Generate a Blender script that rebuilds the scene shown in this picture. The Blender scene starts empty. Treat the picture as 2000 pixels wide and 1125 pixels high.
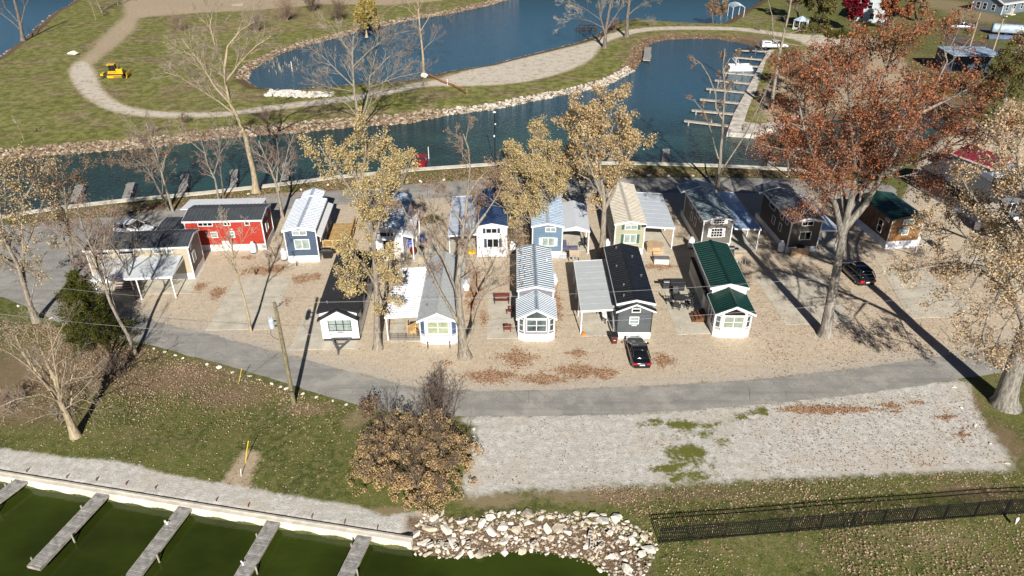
import bpy, bmesh, math, random
import numpy as np
from mathutils import Vector, Matrix
from mathutils.geometry import tessellate_polygon
R=random.Random(7)
C=bpy.context.scene.collection
rad=math.radians
# ------------------------------------------------------------ survey: image point -> place on the ground
F=1452.0; TH=rad(31.0); H=42.5
def ray(x,y):
    X=(x-1000)/F; Z=(562.5-y)/F
    return (X,math.cos(TH)+Z*math.sin(TH),-math.sin(TH)+Z*math.cos(TH))
def G(x,y,z=0.0):
    d=ray(x,y); k=(z-H)/d[2]; return Vector((d[0]*k,d[1]*k,z))
def U(x,y,Y):
    d=ray(x,y); k=Y/d[1]; return Vector((d[0]*k,Y,H+d[2]*k))
def GP(l,z=0.0): return [G(a,b,z) for a,b in l]

# ------------------------------------------------------------ mesh builder
BOXF=[(0,3,2,1),(4,5,6,7),(0,1,5,4),(1,2,6,5),(2,3,7,6),(3,0,4,7)]
class MB:
    def __init__(s): s.v=[]; s.f=[]; s.t=[]
    def add(s,vs,fs,tint=None):
        o=len(s.v); s.v.extend(vs); s.f.extend([tuple(i+o for i in f) for f in fs])
        if tint is not None: s.t.extend([tint]*len(fs))
        return s
    def box(s,x0,x1,y0,y1,z0,z1):
        return s.add([(x0,y0,z0),(x1,y0,z0),(x1,y1,z0),(x0,y1,z0),(x0,y0,z1),(x1,y0,z1),(x1,y1,z1),(x0,y1,z1)],BOXF)
    def obox(s,c,a,b,n):
        c=Vector(c);a=Vector(a);b=Vector(b);n=Vector(n)
        return s.add([tuple(c+i*a+j*b+k*n) for k in(-1,1) for i,j in((-1,-1),(1,-1),(1,1),(-1,1))],BOXF)
    def bar(s,p,q,w,h=None):
        p=Vector(p);q=Vector(q);h=h or w
        d=(q-p); L=d.length
        if L<1e-6: return s
        d/=L; up=Vector((0,0,1)) if abs(d.z)<.95 else Vector((0,1,0))
        a=d.cross(up).normalized(); b=a.cross(d).normalized()
        return s.obox((p+q)/2,a*w/2,b*h/2,d*L/2)
    def tube(s,pts,rs,n=6,cap=False,tint=None):
        vs=[];m=len(pts)
        ref=Vector((.31,.12,1)) if abs((pts[-1]-pts[0]).normalized().z)<.9 else Vector((1,.2,.1))
        for i in range(m):
            d=pts[min(i+1,m-1)]-pts[max(i-1,0)]
            a=d.cross(ref)
            if a.length<1e-9: a=Vector((1,0,0))
            a.normalize(); b=d.cross(a).normalized(); p=pts[i]; r=rs[i]
            for k in range(n):
                t=6.28318*k/n; vs.append(tuple(p+a*(r*math.cos(t))+b*(r*math.sin(t))))
        fs=[(i*n+k,i*n+(k+1)%n,(i+1)*n+(k+1)%n,(i+1)*n+k) for i in range(m-1) for k in range(n)]
        if cap: fs+= [tuple(range(n-1,-1,-1)),tuple((m-1)*n+k for k in range(n))]
        return s.add(vs,fs,tint)
    def cyl(s,p,q,r,n=12,r2=None):
        return s.tube([Vector(p),Vector(q)],[r,r if r2 is None else r2],n,True)
    def lathe(s,prof,c=(0,0,0),n=14,axis='z'):
        vs=[];m=len(prof)
        for r,h in prof:
            for k in range(n):
                t=6.28318*k/n; x=r*math.cos(t);y=r*math.sin(t)
                vs.append((c[0]+x,c[1]+y,c[2]+h) if axis=='z' else (c[0]+h,c[1]+x,c[2]+y) if axis=='x' else (c[0]+x,c[1]+h,c[2]+y))
        fs=[(i*n+k,i*n+(k+1)%n,(i+1)*n+(k+1)%n,(i+1)*n+k) for i in range(m-1) for k in range(n)]
        fs+=[tuple(range(n-1,-1,-1)),tuple((m-1)*n+k for k in range(n))]
        return s.add(vs,fs)
    def prism(s,poly,z0,z1):
        n=len(poly)
        vs=[(p[0],p[1],z0) for p in poly]+[(p[0],p[1],z1) for p in poly]
        tr=tessellate_polygon([[Vector((p[0],p[1],0)) for p in poly]])
        fs=[tuple(t) for t in tr]+[tuple(n+i for i in t) for t in tr]+[(i,(i+1)%n,n+(i+1)%n,n+i) for i in range(n)]
        return s.add(vs,fs)
    def sheet(s,poly,z):
        tr=tessellate_polygon([[Vector((p[0],p[1],0)) for p in poly]])
        return s.add([(p[0],p[1],z) for p in poly],[tuple(t) for t in tr])
    def extr(s,prof,y0,y1,axis='y'):
        "closed (x,z) profile swept along y (or (y,z) along x)"
        n=len(prof)
        if axis=='y': vs=[(a,y0,b) for a,b in prof]+[(a,y1,b) for a,b in prof]
        else: vs=[(y0,a,b) for a,b in prof]+[(y1,a,b) for a,b in prof]
        tr=tessellate_polygon([[Vector((a,b,0)) for a,b in prof]])
        fs=[tuple(t) for t in tr]+[tuple(n+i for i in t) for t in tr]+[(i,(i+1)%n,n+(i+1)%n,n+i) for i in range(n)]
        return s.add(vs,fs)
    def loft(s,secs):
        "secs: list of rings (same count) -> closed body"
        n=len(secs[0]);vs=[tuple(p) for r in secs for p in r];m=len(secs)
        fs=[(i*n+k,i*n+(k+1)%n,(i+1)*n+(k+1)%n,(i+1)*n+k) for i in range(m-1) for k in range(n)]
        fs+=[tuple(range(n-1,-1,-1)),tuple((m-1)*n+k for k in range(n))]
        return s.add(vs,fs)
    def build(s,name,mat,parent=None,smooth=False,fixn=True,bev=0):
        me=bpy.data.meshes.new(name); me.from_pydata(s.v,[],s.f)
        if fixn and len(s.f)<60000:
            bm=bmesh.new(); bm.from_mesh(me); bmesh.ops.recalc_face_normals(bm,faces=bm.faces)
            if bev: bmesh.ops.bevel(bm,geom=[e for e in bm.edges if len(e.link_faces)==2 and e.calc_face_angle(0)>.6],offset=bev,segments=2,affect='EDGES',profile=.6)
            bm.to_mesh(me); bm.free()
        if s.t and len(s.t)==len(s.f):
            a=me.attributes.new('tint','FLOAT','FACE'); a.data.foreach_set('value',np.array(s.t,dtype=np.float32))
        if smooth: me.polygons.foreach_set('use_smooth',[True]*len(me.polygons))
        me.materials.append(mat)
        o=bpy.data.objects.new(name,me); C.objects.link(o)
        if parent: o.parent=parent
        return o
def empty(name,loc,rz=0.0):
    o=bpy.data.objects.new(name,None); o.empty_display_size=.3; C.objects.link(o)
    o.location=loc; o.rotation_euler=(0,0,rz); return o
def tag(o,label=None,cat=None,group=None,kind=None):
    if label: o['label']=label
    if cat: o['category']=cat
    if group: o['group']=group
    if kind: o['kind']=kind
    return o
def copy_tree(o,parent=None):
    c=o.copy(); C.objects.link(c)
    if parent: c.parent=parent
    for ch in [x for x in bpy.data.objects if x.parent==o]: copy_tree(ch,c)
    return c

# ------------------------------------------------------------ materials
def lin(r,g,b):
    f=lambda c:(c/255/12.92) if c/255<=.04045 else ((c/255+.055)/1.055)**2.4
    return (f(r),f(g),f(b))
class NT:
    def __init__(s,name):
        s.m=bpy.data.materials.new(name); s.m.use_nodes=True; s.t=s.m.node_tree; s.n=s.t.nodes
        s.b=s.n['Principled BSDF']; s.out=s.n['Material Output']
    def node(s,k,**kw):
        n=s.n.new(k)
        for a,b in kw.items(): setattr(n,a,b)
        return n
    def link(s,a,b): s.t.links.new(a,b)
    def val(s,inp,v):
        if hasattr(v,'node'): s.link(v,inp)
        elif v is not None: inp.default_value=v if not(isinstance(v,tuple) and len(v)==3 and len(inp.default_value)==4) else (*v,1)
    def math(s,op,a,b=None,c=None):
        n=s.node('ShaderNodeMath',operation=op)
        s.val(n.inputs[0],a)
        if b is not None: s.val(n.inputs[1],b)
        if c is not None: s.val(n.inputs[2],c)
        return n.outputs[0]
    def mix(s,f,a,b,bt='MIX'):
        n=s.node('ShaderNodeMix',data_type='RGBA',blend_type=bt)
        s.val(n.inputs[0],f); s.val(n.inputs[6],a); s.val(n.inputs[7],b); return n.outputs[2]
    def step(s,x,a,b,ta=0.0,tb=1.0):
        n=s.node('ShaderNodeMapRange',interpolation_type='SMOOTHSTEP'); s.val(n.inputs[0],x)
        n.inputs[1].default_value=a;n.inputs[2].default_value=b;n.inputs[3].default_value=ta;n.inputs[4].default_value=tb
        return n.outputs[0]
    def coord(s,kind='Object'): return s.node('ShaderNodeTexCoord').outputs[kind]
    def noise(s,sc,det=3,rough=.6,co=None,dim=None):
        n=s.node('ShaderNodeTexNoise'); n.inputs['Scale'].default_value=sc; n.inputs['Detail'].default_value=det; n.inputs['Roughness'].default_value=rough
        s.link(co if co is not None else s.coord(),n.inputs['Vector']); return n.outputs['Fac']
    def voro(s,sc,co=None,feat='F1',out='Distance'):
        n=s.node('ShaderNodeTexVoronoi',feature=feat); n.inputs['Scale'].default_value=sc
        s.link(co if co is not None else s.coord(),n.inputs['Vector']); return n.outputs[out]
    def bump(s,h,st=.3,d=.05):
        n=s.node('ShaderNodeBump'); n.inputs['Strength'].default_value=st; n.inputs['Distance'].default_value=d
        s.link(h,n.inputs['Height']); s.link(n.outputs[0],s.b.inputs['Normal']); return n
    def attr(s,nm): return s.node('ShaderNodeAttribute',attribute_name=nm).outputs['Fac']
    def sep(s,co):
        n=s.node('ShaderNodeSeparateXYZ'); s.link(co,n.inputs[0]); return n.outputs
MATS={}
def mat(name,col,rough=.6,metal=0.0,var=.15,vs=1.5,line=None,lc=.5,bs=None,bst=.3,spec=.5,emit=None,coat=0):
    "line=(axis,period,width-frac): laps, boards or seams; darkened joint + bump"
    if name in MATS: return MATS[name]
    t=NT(name); co=t.coord(); base=col
    nz=t.noise(vs,4,.6,co)
    k=t.step(nz,.3,.7)
    c=t.mix(k,tuple(x*(1-var) for x in col),tuple(min(1,x*(1+var)) for x in col))
    if line:
        ax,per,wd=line
        xyz=t.sep(co)
        fr=t.math('FRACT',t.math('DIVIDE',xyz['XYZ'.index(ax)],per))
        ln=t.math('LESS_THAN',fr,wd)
        c=t.mix(ln,c,tuple(x*lc for x in col))
        t.bump(t.math('SUBTRACT',1.0,t.math('ABSOLUTE',fr)),.5,.03)
    elif bs: t.bump(t.noise(bs,3,.7,co),bst,.05)
    t.link(c,t.b.inputs['Base Color'])
    t.b.inputs['Roughness'].default_value=rough; t.b.inputs['Metallic'].default_value=metal
    t.b.inputs['Specular IOR Level'].default_value=spec
    if coat: t.b.inputs['Coat Weight'].default_value=coat
    MATS[name]=t.m; return t.m
WHITE=mat('white_vinyl',(.72,.72,.72),.5,var=.05)
WHITEP=mat('white_paint_metal',(.75,.76,.78),.35,var=.05)
SKIRT=mat('white_skirting',(.74,.74,.74),.55,var=.04,line=('X',.35,.06),lc=.75)
BLACKT=mat('black_trim',(.018,.018,.022),.5,var=.1)
CONC=mat('concrete',(.50,.46,.375),.85,var=.14,vs=.7,bs=25,bst=.15)
CONCW=mat('pale_concrete',(.66,.61,.52),.85,var=.15,vs=.9,bs=14,bst=.2)
def glassm():
    t=NT('window_glass'); nz=t.noise(.9,2)
    t.link(t.mix(t.step(nz,.35,.65),(.03,.045,.05),(.10,.14,.14)),t.b.inputs['Base Color'])
    t.b.inputs['Roughness'].default_value=.06; t.b.inputs['Specular IOR Level'].default_value=.8; return t.m
GLASS=glassm()
def glassd():
    t=NT('dark_glass'); t.b.inputs['Base Color'].default_value=(.006,.008,.010,1); t.b.inputs['Roughness'].default_value=.05
    t.b.inputs['Specular IOR Level'].default_value=.6; return t.m
GLASSD=glassd()
BLINDG=mat('curtained_glass',(.26,.32,.30),.15,var=.25,vs=2.0,spec=.7)
def plank(name,c1,c2,per=.14,ax='X'):
    t=NT(name); co=t.coord(); xyz=t.sep(co); i='XYZ'.index(ax)
    q=t.math('DIVIDE',xyz[i],per); fr=t.math('FRACT',q); fl=t.math('FLOOR',q)
    w=t.node('ShaderNodeTexWhiteNoise',noise_dimensions='1D'); t.link(fl,w.inputs['W'])
    c=t.mix(w.outputs['Value'],c1,c2)
    c=t.mix(t.step(t.noise(2.2,5,.7,co),.35,.7),c,tuple(x*.6 for x in c1))
    c=t.mix(t.math('LESS_THAN',fr,.12),c,tuple(x*.25 for x in c1))
    t.link(c,t.b.inputs['Base Color']); t.b.inputs['Roughness'].default_value=.85; return t.m
DOCKW=plank('weathered_deck_boards',(.30,.29,.27),(.52,.50,.46))
DECKY=plank('new_lumber',(.52,.33,.13),(.68,.46,.20),.14,'Y')
DOCKB=mat('weathered_beam',(.33,.30,.25),.9,var=.3,vs=3)
def leafm(name,cols,trans=.35):
    t=NT(name); a=t.attr('tint'); r=t.node('ShaderNodeValToRGB'); e=r.color_ramp.elements
    e[0].color=(*cols[0],1); e[1].color=(*cols[-1],1); e[1].position=1
    for i,c in enumerate(cols[1:-1],1): x=e.new(i/(len(cols)-1)); x.color=(*c,1)
    t.link(a,r.inputs[0]); col=r.outputs[0]
    d=t.node('ShaderNodeBsdfDiffuse'); tr=t.node('ShaderNodeBsdfTranslucent'); mx=t.node('ShaderNodeMixShader'); mx.inputs[0].default_value=trans
    t.link(col,d.inputs[0]); t.link(col,tr.inputs[0]); t.link(d.outputs[0],mx.inputs[1]); t.link(tr.outputs[0],mx.inputs[2]); t.link(mx.outputs[0],t.out.inputs[0]); return t.m
def rockm(name,cols):
    t=NT(name); a=t.attr('tint'); r=t.node('ShaderNodeValToRGB'); e=r.color_ramp.elements
    e[0].color=(*cols[0],1); e[1].color=(*cols[-1],1); e[1].position=1
    for i,c in enumerate(cols[1:-1],1): x=e.new(i/(len(cols)-1)); x.color=(*c,1)
    t.link(a,r.inputs[0]); n=t.noise(4,4,.7); t.link(t.mix(t.step(n,.4,.7),r.outputs[0],tuple(c*.55 for c in cols[1])),t.b.inputs['Base Color']); t.b.inputs['Roughness'].default_value=.9; t.bump(n,.5,.08); return t.m
def barkm(name,c1,c2,sc=3):
    t=NT(name); co=t.coord(); mp=t.node('ShaderNodeMapping'); mp.inputs['Scale'].default_value=(1,1,.22); t.link(co,mp.inputs[0])
    n=t.noise(sc*2.2,6,.75,mp.outputs[0]); t.link(t.mix(t.step(n,.35,.62),c1,c2),t.b.inputs['Base Color']); t.b.inputs['Roughness'].default_value=.9
    t.bump(n,.9,.12); return t.m
# ------------------------------------------------------------ sky, sun, camera
sc=bpy.context.scene
W=bpy.data.worlds.new('World'); sc.world=W; W.use_nodes=True
bg=W.node_tree.nodes['Background']; sk=W.node_tree.nodes.new('ShaderNodeTexSky'); sk.sky_type='NISHITA'; sk.sun_disc=False
SUN_EL=rad(30.5); SAZ=rad(173.7)           # sun stands behind the camera, a little to the right
sk.sun_elevation=SUN_EL; sk.sun_rotation=SAZ; sk.air_density=.36; sk.dust_density=.1; sk.ozone_density=2.0
W.node_tree.links.new(sk.outputs[0],bg.inputs[0]); bg.inputs[1].default_value=.05
sd=Vector((math.sin(SAZ)*math.cos(SUN_EL),math.cos(SAZ)*math.cos(SUN_EL),math.sin(SUN_EL)))
ld=bpy.data.lights.new('sun','SUN'); ld.energy=5.0; ld.angle=rad(.5); ld.color=(1,.95,.87)
lo=bpy.data.objects.new('sun',ld); C.objects.link(lo); lo.rotation_euler=sd.to_track_quat('Z','Y').to_euler(); lo.location=(0,0,80)
cd=bpy.data.cameras.new('camera'); cam=bpy.data.objects.new('camera',cd); C.objects.link(cam)
cam.location=(0,0,H); cam.rotation_euler=(rad(90)-TH,0,0); cd.sensor_width=36; cd.lens=F/2000*36; cd.clip_end=9000; cd.clip_start=.5
sc.camera=cam
sc.view_settings.view_transform='Standard'; sc.view_settings.look='None'; sc.view_settings.exposure=.54; sc.view_settings.gamma=1
sc.render.resolution_x=1024; sc.render.resolution_y=576

# ------------------------------------------------------------ site plan (survey points)
WZ=-.7
pond_px=[(-700,798),(-200,892),(0,930),(400,996),(803,1062),(818,1072),(900,1074),(960,1068),(1040,1064),(1100,1072),(1160,1085),(1190,1105),(1205,1140),(1240,1400),(-900,1400)]
canal_near=[(-260,455),(-100,438),(43,414),(120,402.5),(240,389),(400,374),(560,356),(650,344),(820,328),(965,318),(1050,315.5),(1250,316.5),(1400,321),(1520,327),(1600,333)]
canal_far=[(1900,205),(1830,200),(1700,225),(1560,245),(1496,255),(1476,263),(1420,260),(1434,221),(1457,179),(1486,123),(1502,98),(1480,95),(1462,88),(1440,83),(1400,76),(1350,76),(1300,78),(1270,86),(1262,96),(1255,118),(1240,138),(1195,163),(1130,181),(1050,196),(960,215),(870,226),(800,241),(700,248),(600,257),(470,268),(400,274),(310,287),(200,296),(100,304),(0,311),(-260,335)]
pond2=[(484,157),(503,171),(557,175),(637,169),(717,163),(797,157),(837,149),(877,139),(950,128),(1060,100),(1127,83),(1169,67),(1186,52),(1205,44),(1244,36),(1270,40),(1327,44),(1383,46),(1413,46),(1440,28),(1496,-4),(1560,-50),(1100,-70),(1040,-15),(1003,-3),(950,12),(877,28),(823,36),(757,49),(717,58),(663,73),(610,86),(557,102),(517,121),(490,139)]
lake=[(-200,215),(0,112),(22,92),(50,74),(75,50),(100,28),(140,6),(170,-25),(190,-60),(-600,-60),(-600,215)]
inlet=[(1840,232),(1880,205),(1925,198),(1925,215),(1890,240)]
P_=lambda l:[(v.x,v.y) for v in GP(l,0)]
PW=lambda l:[(v.x,v.y) for v in GP(l,WZ)]
pond=P_(pond_px); canal=P_(canal_near)+P_([(1700,320),(1800,270)])+PW(canal_far); P2=PW(pond2); LK=PW(lake)
WATERS=[pond,canal,P2,LK]
def smooth(poly,k=4,closed=True):
    out=[];n=len(poly)
    rng=range(n if closed else n-1)
    for i in rng:
        g=lambda j:poly[j%n] if closed else poly[min(max(j,0),n-1)]
        p0,p1,p2,p3=g(i-1),g(i),g(i+1),g(i+2)
        for j in range(k):
            t=j/k
            out.append(tuple(.5*((2*p1[c])+(-p0[c]+p2[c])*t+(2*p0[c]-5*p1[c]+4*p2[c]-p3[c])*t*t+(-p0[c]+3*p1[c]-3*p2[c]+p3[c])*t**3) for c in (0,1)))
    if not closed: out.append(tuple(poly[-1]))
    return out
def ragged(poly,amp=.18,step=.5,seed=1):
    r=random.Random(seed);out=[];n=len(poly);ph=[r.uniform(0,6.28) for _ in range(6)];s=0
    for i in range(n):
        a=poly[i];b=poly[(i+1)%n];L=math.hypot(b[0]-a[0],b[1]-a[1])
        if L<1e-6: continue
        m=max(1,min(400,int(L/step)));nx,ny=-(b[1]-a[1])/L,(b[0]-a[0])/L
        for j in range(m):
            t=j/m; q=s+L*t
            w=amp*(.6*math.sin(q*.9+ph[0])+.5*math.sin(q*2.3+ph[1])+r.uniform(-.7,.7))
            out.append((a[0]+(b[0]-a[0])*t+nx*w,a[1]+(b[1]-a[1])*t+ny*w))
        s+=L
    return out
road_up=[(534,378),(450,390),(342,407),(284,411),(222,424),(139,428),(40,438),(-120,458),(-200,600),(-60,568),(0,580),(60,603),(110,628),(150,642),(215,655),(284,672),(400,703),(472,722),(576,754),(700,791),(800,808),(900,812.6),(1112,812),(1271,806),(1483,790),(1638,774),(1762,758),(1901,736),(2040,716),(2200,690),(2200,640),(2040,664),(1844,695),(1673,720),(1460,743),(1300,753),(1112,761),(1000,764),(900,764),(800,755),(700,731),(542,689),(400,651),(299,628),(245,600),(200,568),(165,530),(150,500),(172,478),(225,462),(310,448),(400,428),(470,417),(560,408),(700,396),(860,386),(1100,378),(1290,376),(1480,377),(1640,384),(1740,390),(1740,362),(1640,352),(1500,348),(1250,347),(1000,349),(860,355),(700,370)]
lot_px=[(905,814),(1112,812),(1271,806),(1483,790),(1695,766),(1880,743),(1895,790),(1935,850),(1975,910),(1900,917),(1700,925),(1500,935),(1300,945),(1150,950),(1000,957),(915,965),(905,950),(925,880),(928,830)]
yard_px=[(160,470),(225,458),(310,446),(400,426),(470,415),(560,406),(700,394),(860,384),(1100,376),(1290,374),(1480,375),(1640,382),(1760,392),(1800,300),(1840,240),(1900,235),(2040,260),(2300,330),(2300,620),(2040,668),(1844,699),(1673,724),(1460,747),(1300,757),(1112,765),(1000,768),(900,768),(800,759),(700,735),(542,693),(400,655),(299,632),(245,604),(200,572),(165,534),(150,504)]
strip_px=[(-700,760),(-200,835),(0,878),(135,897),(230,903),(348,934),(430,946),(574,973),(697,991),(750,1012),(812,999),(850,1002),(860,1040),(806,1052),(400,988),(0,922),(-200,884),(-700,790)]
chalk_px=[(149,120),(135,140),(150,172),(178,198),(215,216),(275,227),(347,230),(427,228),(480,222),(530,216),(610,206),(690,197),(770,182),(823,171),(850,168),(900,168),(980,165),(1060,153),(1127,131),(1160,110),(1175,88),(1200,76),(1232,67),(1275,60),(1330,58),(1400,58.5),(1462,62),(1520,71),(1560,80),(1600,100),(1660,95),(1660,70),(1577,68),(1520,63),(1462,55),(1400,52),(1330,51.5),(1273,53),(1225,59),(1190,66),(1169,75),(1140,85),(1060,104),(980,120),(900,141),(850,156),(823,160),(770,171),(690,186),(610,196),(530,206),(480,213),(427,219),(347,219),(285,215),(240,204),(212,187),(195,165),(185,140),(172,122)]
dirt_px=[(149,124),(175,100),(200,70),(225,48),(243,30),(240,0),(238,-40),(900,-40),(870,0),(760,10),(640,8),(500,20),(400,24),(300,31),(272,36),(262,58),(236,82),(205,108),(180,126)]
beach_px=[(1556,100),(1640,92),(1700,70),(1760,110),(1800,170),(1780,230),(1700,240),(1600,255),(1540,250),(1500,240),(1480,200),(1510,150),(1545,125)]
mud_px=[(432,948),(470,890),(478,880),(508,888),(497,915),(484,935),(490,950),(470,962)]
ROAD=P_(road_up); LOT=smooth(P_(lot_px),2); YARD=P_(yard_px); STRIP=P_(strip_px); CHALK=smooth(P_(chalk_px),3); DIRT=P_(dirt_px); BEACH=P_(beach_px); MUD=P_(mud_px)

def sdf(poly,X,Y):
    d2=np.full(X.shape,1e18); ins=np.zeros(X.shape,bool); n=len(poly)
    for i in range(n):
        ax,ay=poly[i]; bx,by=poly[(i+1)%n]; ex,ey=bx-ax,by-ay; L=ex*ex+ey*ey
        if L<1e-12: continue
        t=np.clip(((X-ax)*ex+(Y-ay)*ey)/L,0,1); dx=X-ax-t*ex; dy=Y-ay-t*ey
        np.minimum(d2,dx*dx+dy*dy,out=d2)
        c=((ay>Y)!=(by>Y)); 
        if abs(ey)>1e-12: ins^= c & (X<(ex*(Y-ay)/ey+ax))
    d=np.sqrt(d2); return np.where(ins,d,-d)
def pdist(line,X,Y):
    d2=np.full(X.shape,1e18)
    for (ax,ay),(bx,by) in zip(line,line[1:]):
        ex,ey=bx-ax,by-ay;L=ex*ex+ey*ey; t=np.clip(((X-ax)*ex+(Y-ay)*ey)/L,0,1); np.minimum(d2,(X-ax-t*ex)**2+(Y-ay-t*ey)**2,out=d2)
    return np.sqrt(d2)
wall_pond=P_([(-700,798),(-200,892),(0,930),(400,996),(803,1060)])
wall_canal=P_(canal_near)
wall_marina=P_([(1502,98),(1486,123),(1457,179),(1420,259),(1476,263),(1496,255)])
def ax_(a,b,s0,far):
    l=list(np.arange(a,b,s0)); s=s0;x=l[-1]
    while x<far: s*=1.35; x+=s; l.append(x)
    return l
xs=np.array(sorted([-v for v in ax_(0.3,75,.55,3500)]+ax_(0.3,75,.55,3500)))
xs=np.array(sorted(set(list(np.arange(-78,78,.5))+list(np.arange(-170,-78,1.0))+list(np.arange(78,170,1.0))+[-4000,-2500,-1500,-900,-600,-420,-320,-260,-220,-190,170,190,220,260,320,420,600,900,1500,2500,4000])))
ys=np.array([-4000,-2000,-900,-400,-150,-60,-20,0,10,18,24]+list(np.arange(28,110,.45))+list(np.arange(110,180,.7))+list(np.arange(180,262,1.0))+[265,270,280,300,340,400,500,700,1000,1600,2600,4500])
X,Y=np.meshgrid(xs,ys)
sw=np.full(X.shape,-1e9)
for w in WATERS: sw=np.maximum(sw,sdf(w,X,Y))
_pe=G(803,1060).x-1.2
hard=np.minimum(np.minimum(pdist(wall_pond,X,Y)+np.clip(X-_pe,0,3)*3,pdist(wall_canal,X,Y)),pdist(wall_marina,X,Y))
wd=np.where(hard<3.0,.3,2.6)
far=(Y>110)
wd=np.where((hard>=3.0)&far,3.4,wd)
Z=np.where(sw<0,-.7*np.clip(1+sw/wd,0,1),-.7-sw*.6); Z=np.maximum(Z,-2.6)
# gentle lie of the land away from the roads and yard
def nz2(X,Y,s,seed):
    r=np.random.RandomState(seed);o=np.zeros(X.shape)
    for k in range(7):
        a=r.uniform(0,6.28);f=s*r.uniform(.6,2.2);o+=np.sin(X*math.cos(a)*f+Y*math.sin(a)*f+r.uniform(0,6.28))
    return o/7
flat=np.minimum.reduce([-sdf(YARD,X,Y),-sdf(ROAD,X,Y),-sdf(LOT,X,Y),-sdf(STRIP,X,Y),-sdf(CHALK,X,Y),-sw-3,hard-6])
Z=Z+np.clip(flat/4,0,1)*(nz2(X,Y,.25,3)*.25)*(Y>30)
Z=np.where(((X>0)&(Y>255))|(Y>262)|(abs(X)>175)&(Y>110),np.maximum(Z,Z*0+.0),Z)
me=bpy.data.meshes.new('ground'); ny,nx=X.shape
me.vertices.add(nx*ny); me.vertices.foreach_set('co',np.stack([X,Y,Z],-1).astype(np.float32).ravel())
i=np.arange(ny-1)[:,None]*nx+np.arange(nx-1)[None]; q=np.stack([i,i+1,i+nx+1,i+nx],-1).reshape(-1)
nf=(ny-1)*(nx-1); me.loops.add(nf*4); me.polygons.add(nf); me.loops.foreach_set('vertex_index',q.astype(np.int32))
me.polygons.foreach_set('loop_start',np.arange(0,nf*4,4,dtype=np.int32)); me.update(calc_edges=True); me.polygons.foreach_set('use_smooth',[True]*nf)
def att(n,a):
    t=me.attributes.new(n,'FLOAT','POINT'); t.data.foreach_set('value',np.clip(a,-40,40).astype(np.float32).ravel())
att('s_water',sw); att('s_yard',np.maximum(sdf(YARD,X,Y),-99)); att('s_lot',np.maximum(sdf(LOT,X,Y),sdf(STRIP,X,Y)*2.2+.25))
att('s_chalk',sdf(CHALK,X,Y)*1.3-.25); att('s_dirt',np.maximum.reduce([sdf(DIRT,X,Y),sdf(MUD,X,Y)*4+.4,sdf(BEACH,X,Y)]))
def blobs(l):
    o=np.zeros(X.shape)
    for px,py,rx,ry,s in l:
        if l is MOSS: rx*=1.9; ry*=1.9
        c=G(px,py); e=G(px+rx,py); t=G(px,py-ry); a=abs(e.x-c.x); b=abs(t.y-c.y)
        o=np.maximum(o,s*np.exp(-(((X-c.x)/a)**2+((Y-c.y)/b)**2)*1.2))
    return o
LITTER=[(1300,60,300,30,.3),(1850,150,200,120,.5),(1800,50,150,60,.5),(1500,1000,500,150,.28),(400,800,600,200,.28),(560,930,180,60,.25),(120,720,230,70,1),(330,740,200,45,.9),(450,770,140,40,.8),(600,800,80,18,.8),(60,800,200,60,.7),(250,850,160,40,.45),(330,860,120,30,.4),(1400,965,260,22,.6),(1200,975,120,25,.6),(1700,1080,300,50,.3),(1900,960,130,30,.7),(1650,950,150,25,.4),(1960,860,60,60,.8),(1900,780,40,40,.7),(300,405,260,12,.7),(700,352,240,9,.7),(1100,335,300,8,.8),(1500,340,90,8,.7),(1950,1100,120,40,.5),(90,470,120,16,.4),(860,800,60,60,.8),(700,760,40,25,.5),(1320,72,110,9,.9),(1245,105,22,28,.9),(1470,75,60,10,.9),(1600,150,120,60,.7),(350,180,60,30,.5),(90,150,50,25,.5),(430,180,90,25,.5),(1950,700,100,90,.6),(1760,480,160,60,.35),(560,30,90,22,.6),(350,55,80,20,.5),(400,100,60,30,.3)]
DRY=[(60,190,70,25,.7),(200,245,90,15,.5),(130,225,50,14,.7),(250,120,40,14,.4),(400,190,60,16,.6),(60,130,30,16,.7),(290,195,50,10,.7),(110,115,14,16,.9),(85,130,12,18,.8),(120,158,25,8,.9),(520,60,60,14,.7),(1450,120,20,20,.4),(420,60,130,30,.9),(620,30,180,25,.8),(120,95,90,18,.5),(330,130,120,50,.35),(90,170,120,30,.6),(560,45,80,20,.8),(1150,965,180,25,.8),(960,975,90,22,1),(760,470,60,30,.3),(1800,1060,250,50,.5),(1500,1070,250,50,.4),(60,240,150,40,.45),(900,165,160,14,.5),(1150,120,40,15,.5),(460,700,60,20,.6),(700,820,50,25,.7),(1900,30,60,18,1),(1850,10,70,15,1),(760,1000,80,15,.8),(640,185,120,8,.4),(480,160,30,60,.5)]
MOSS=[(1340,860,70,22,.42),(1290,830,50,12,.4),(1330,910,50,20,.45),(1410,850,40,14,.4),(1345,885,28,14,1),(1310,915,26,10,1),(1330,830,25,8,.9),(1280,822,12,6,.8),(1380,840,14,8,.8),(1400,860,22,9,.6),(1445,815,14,6,.8),(1480,805,18,5,.8),(1490,800,8,5,.8),(1345,925,40,14,.8),(1400,828,10,6,.7)]
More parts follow.
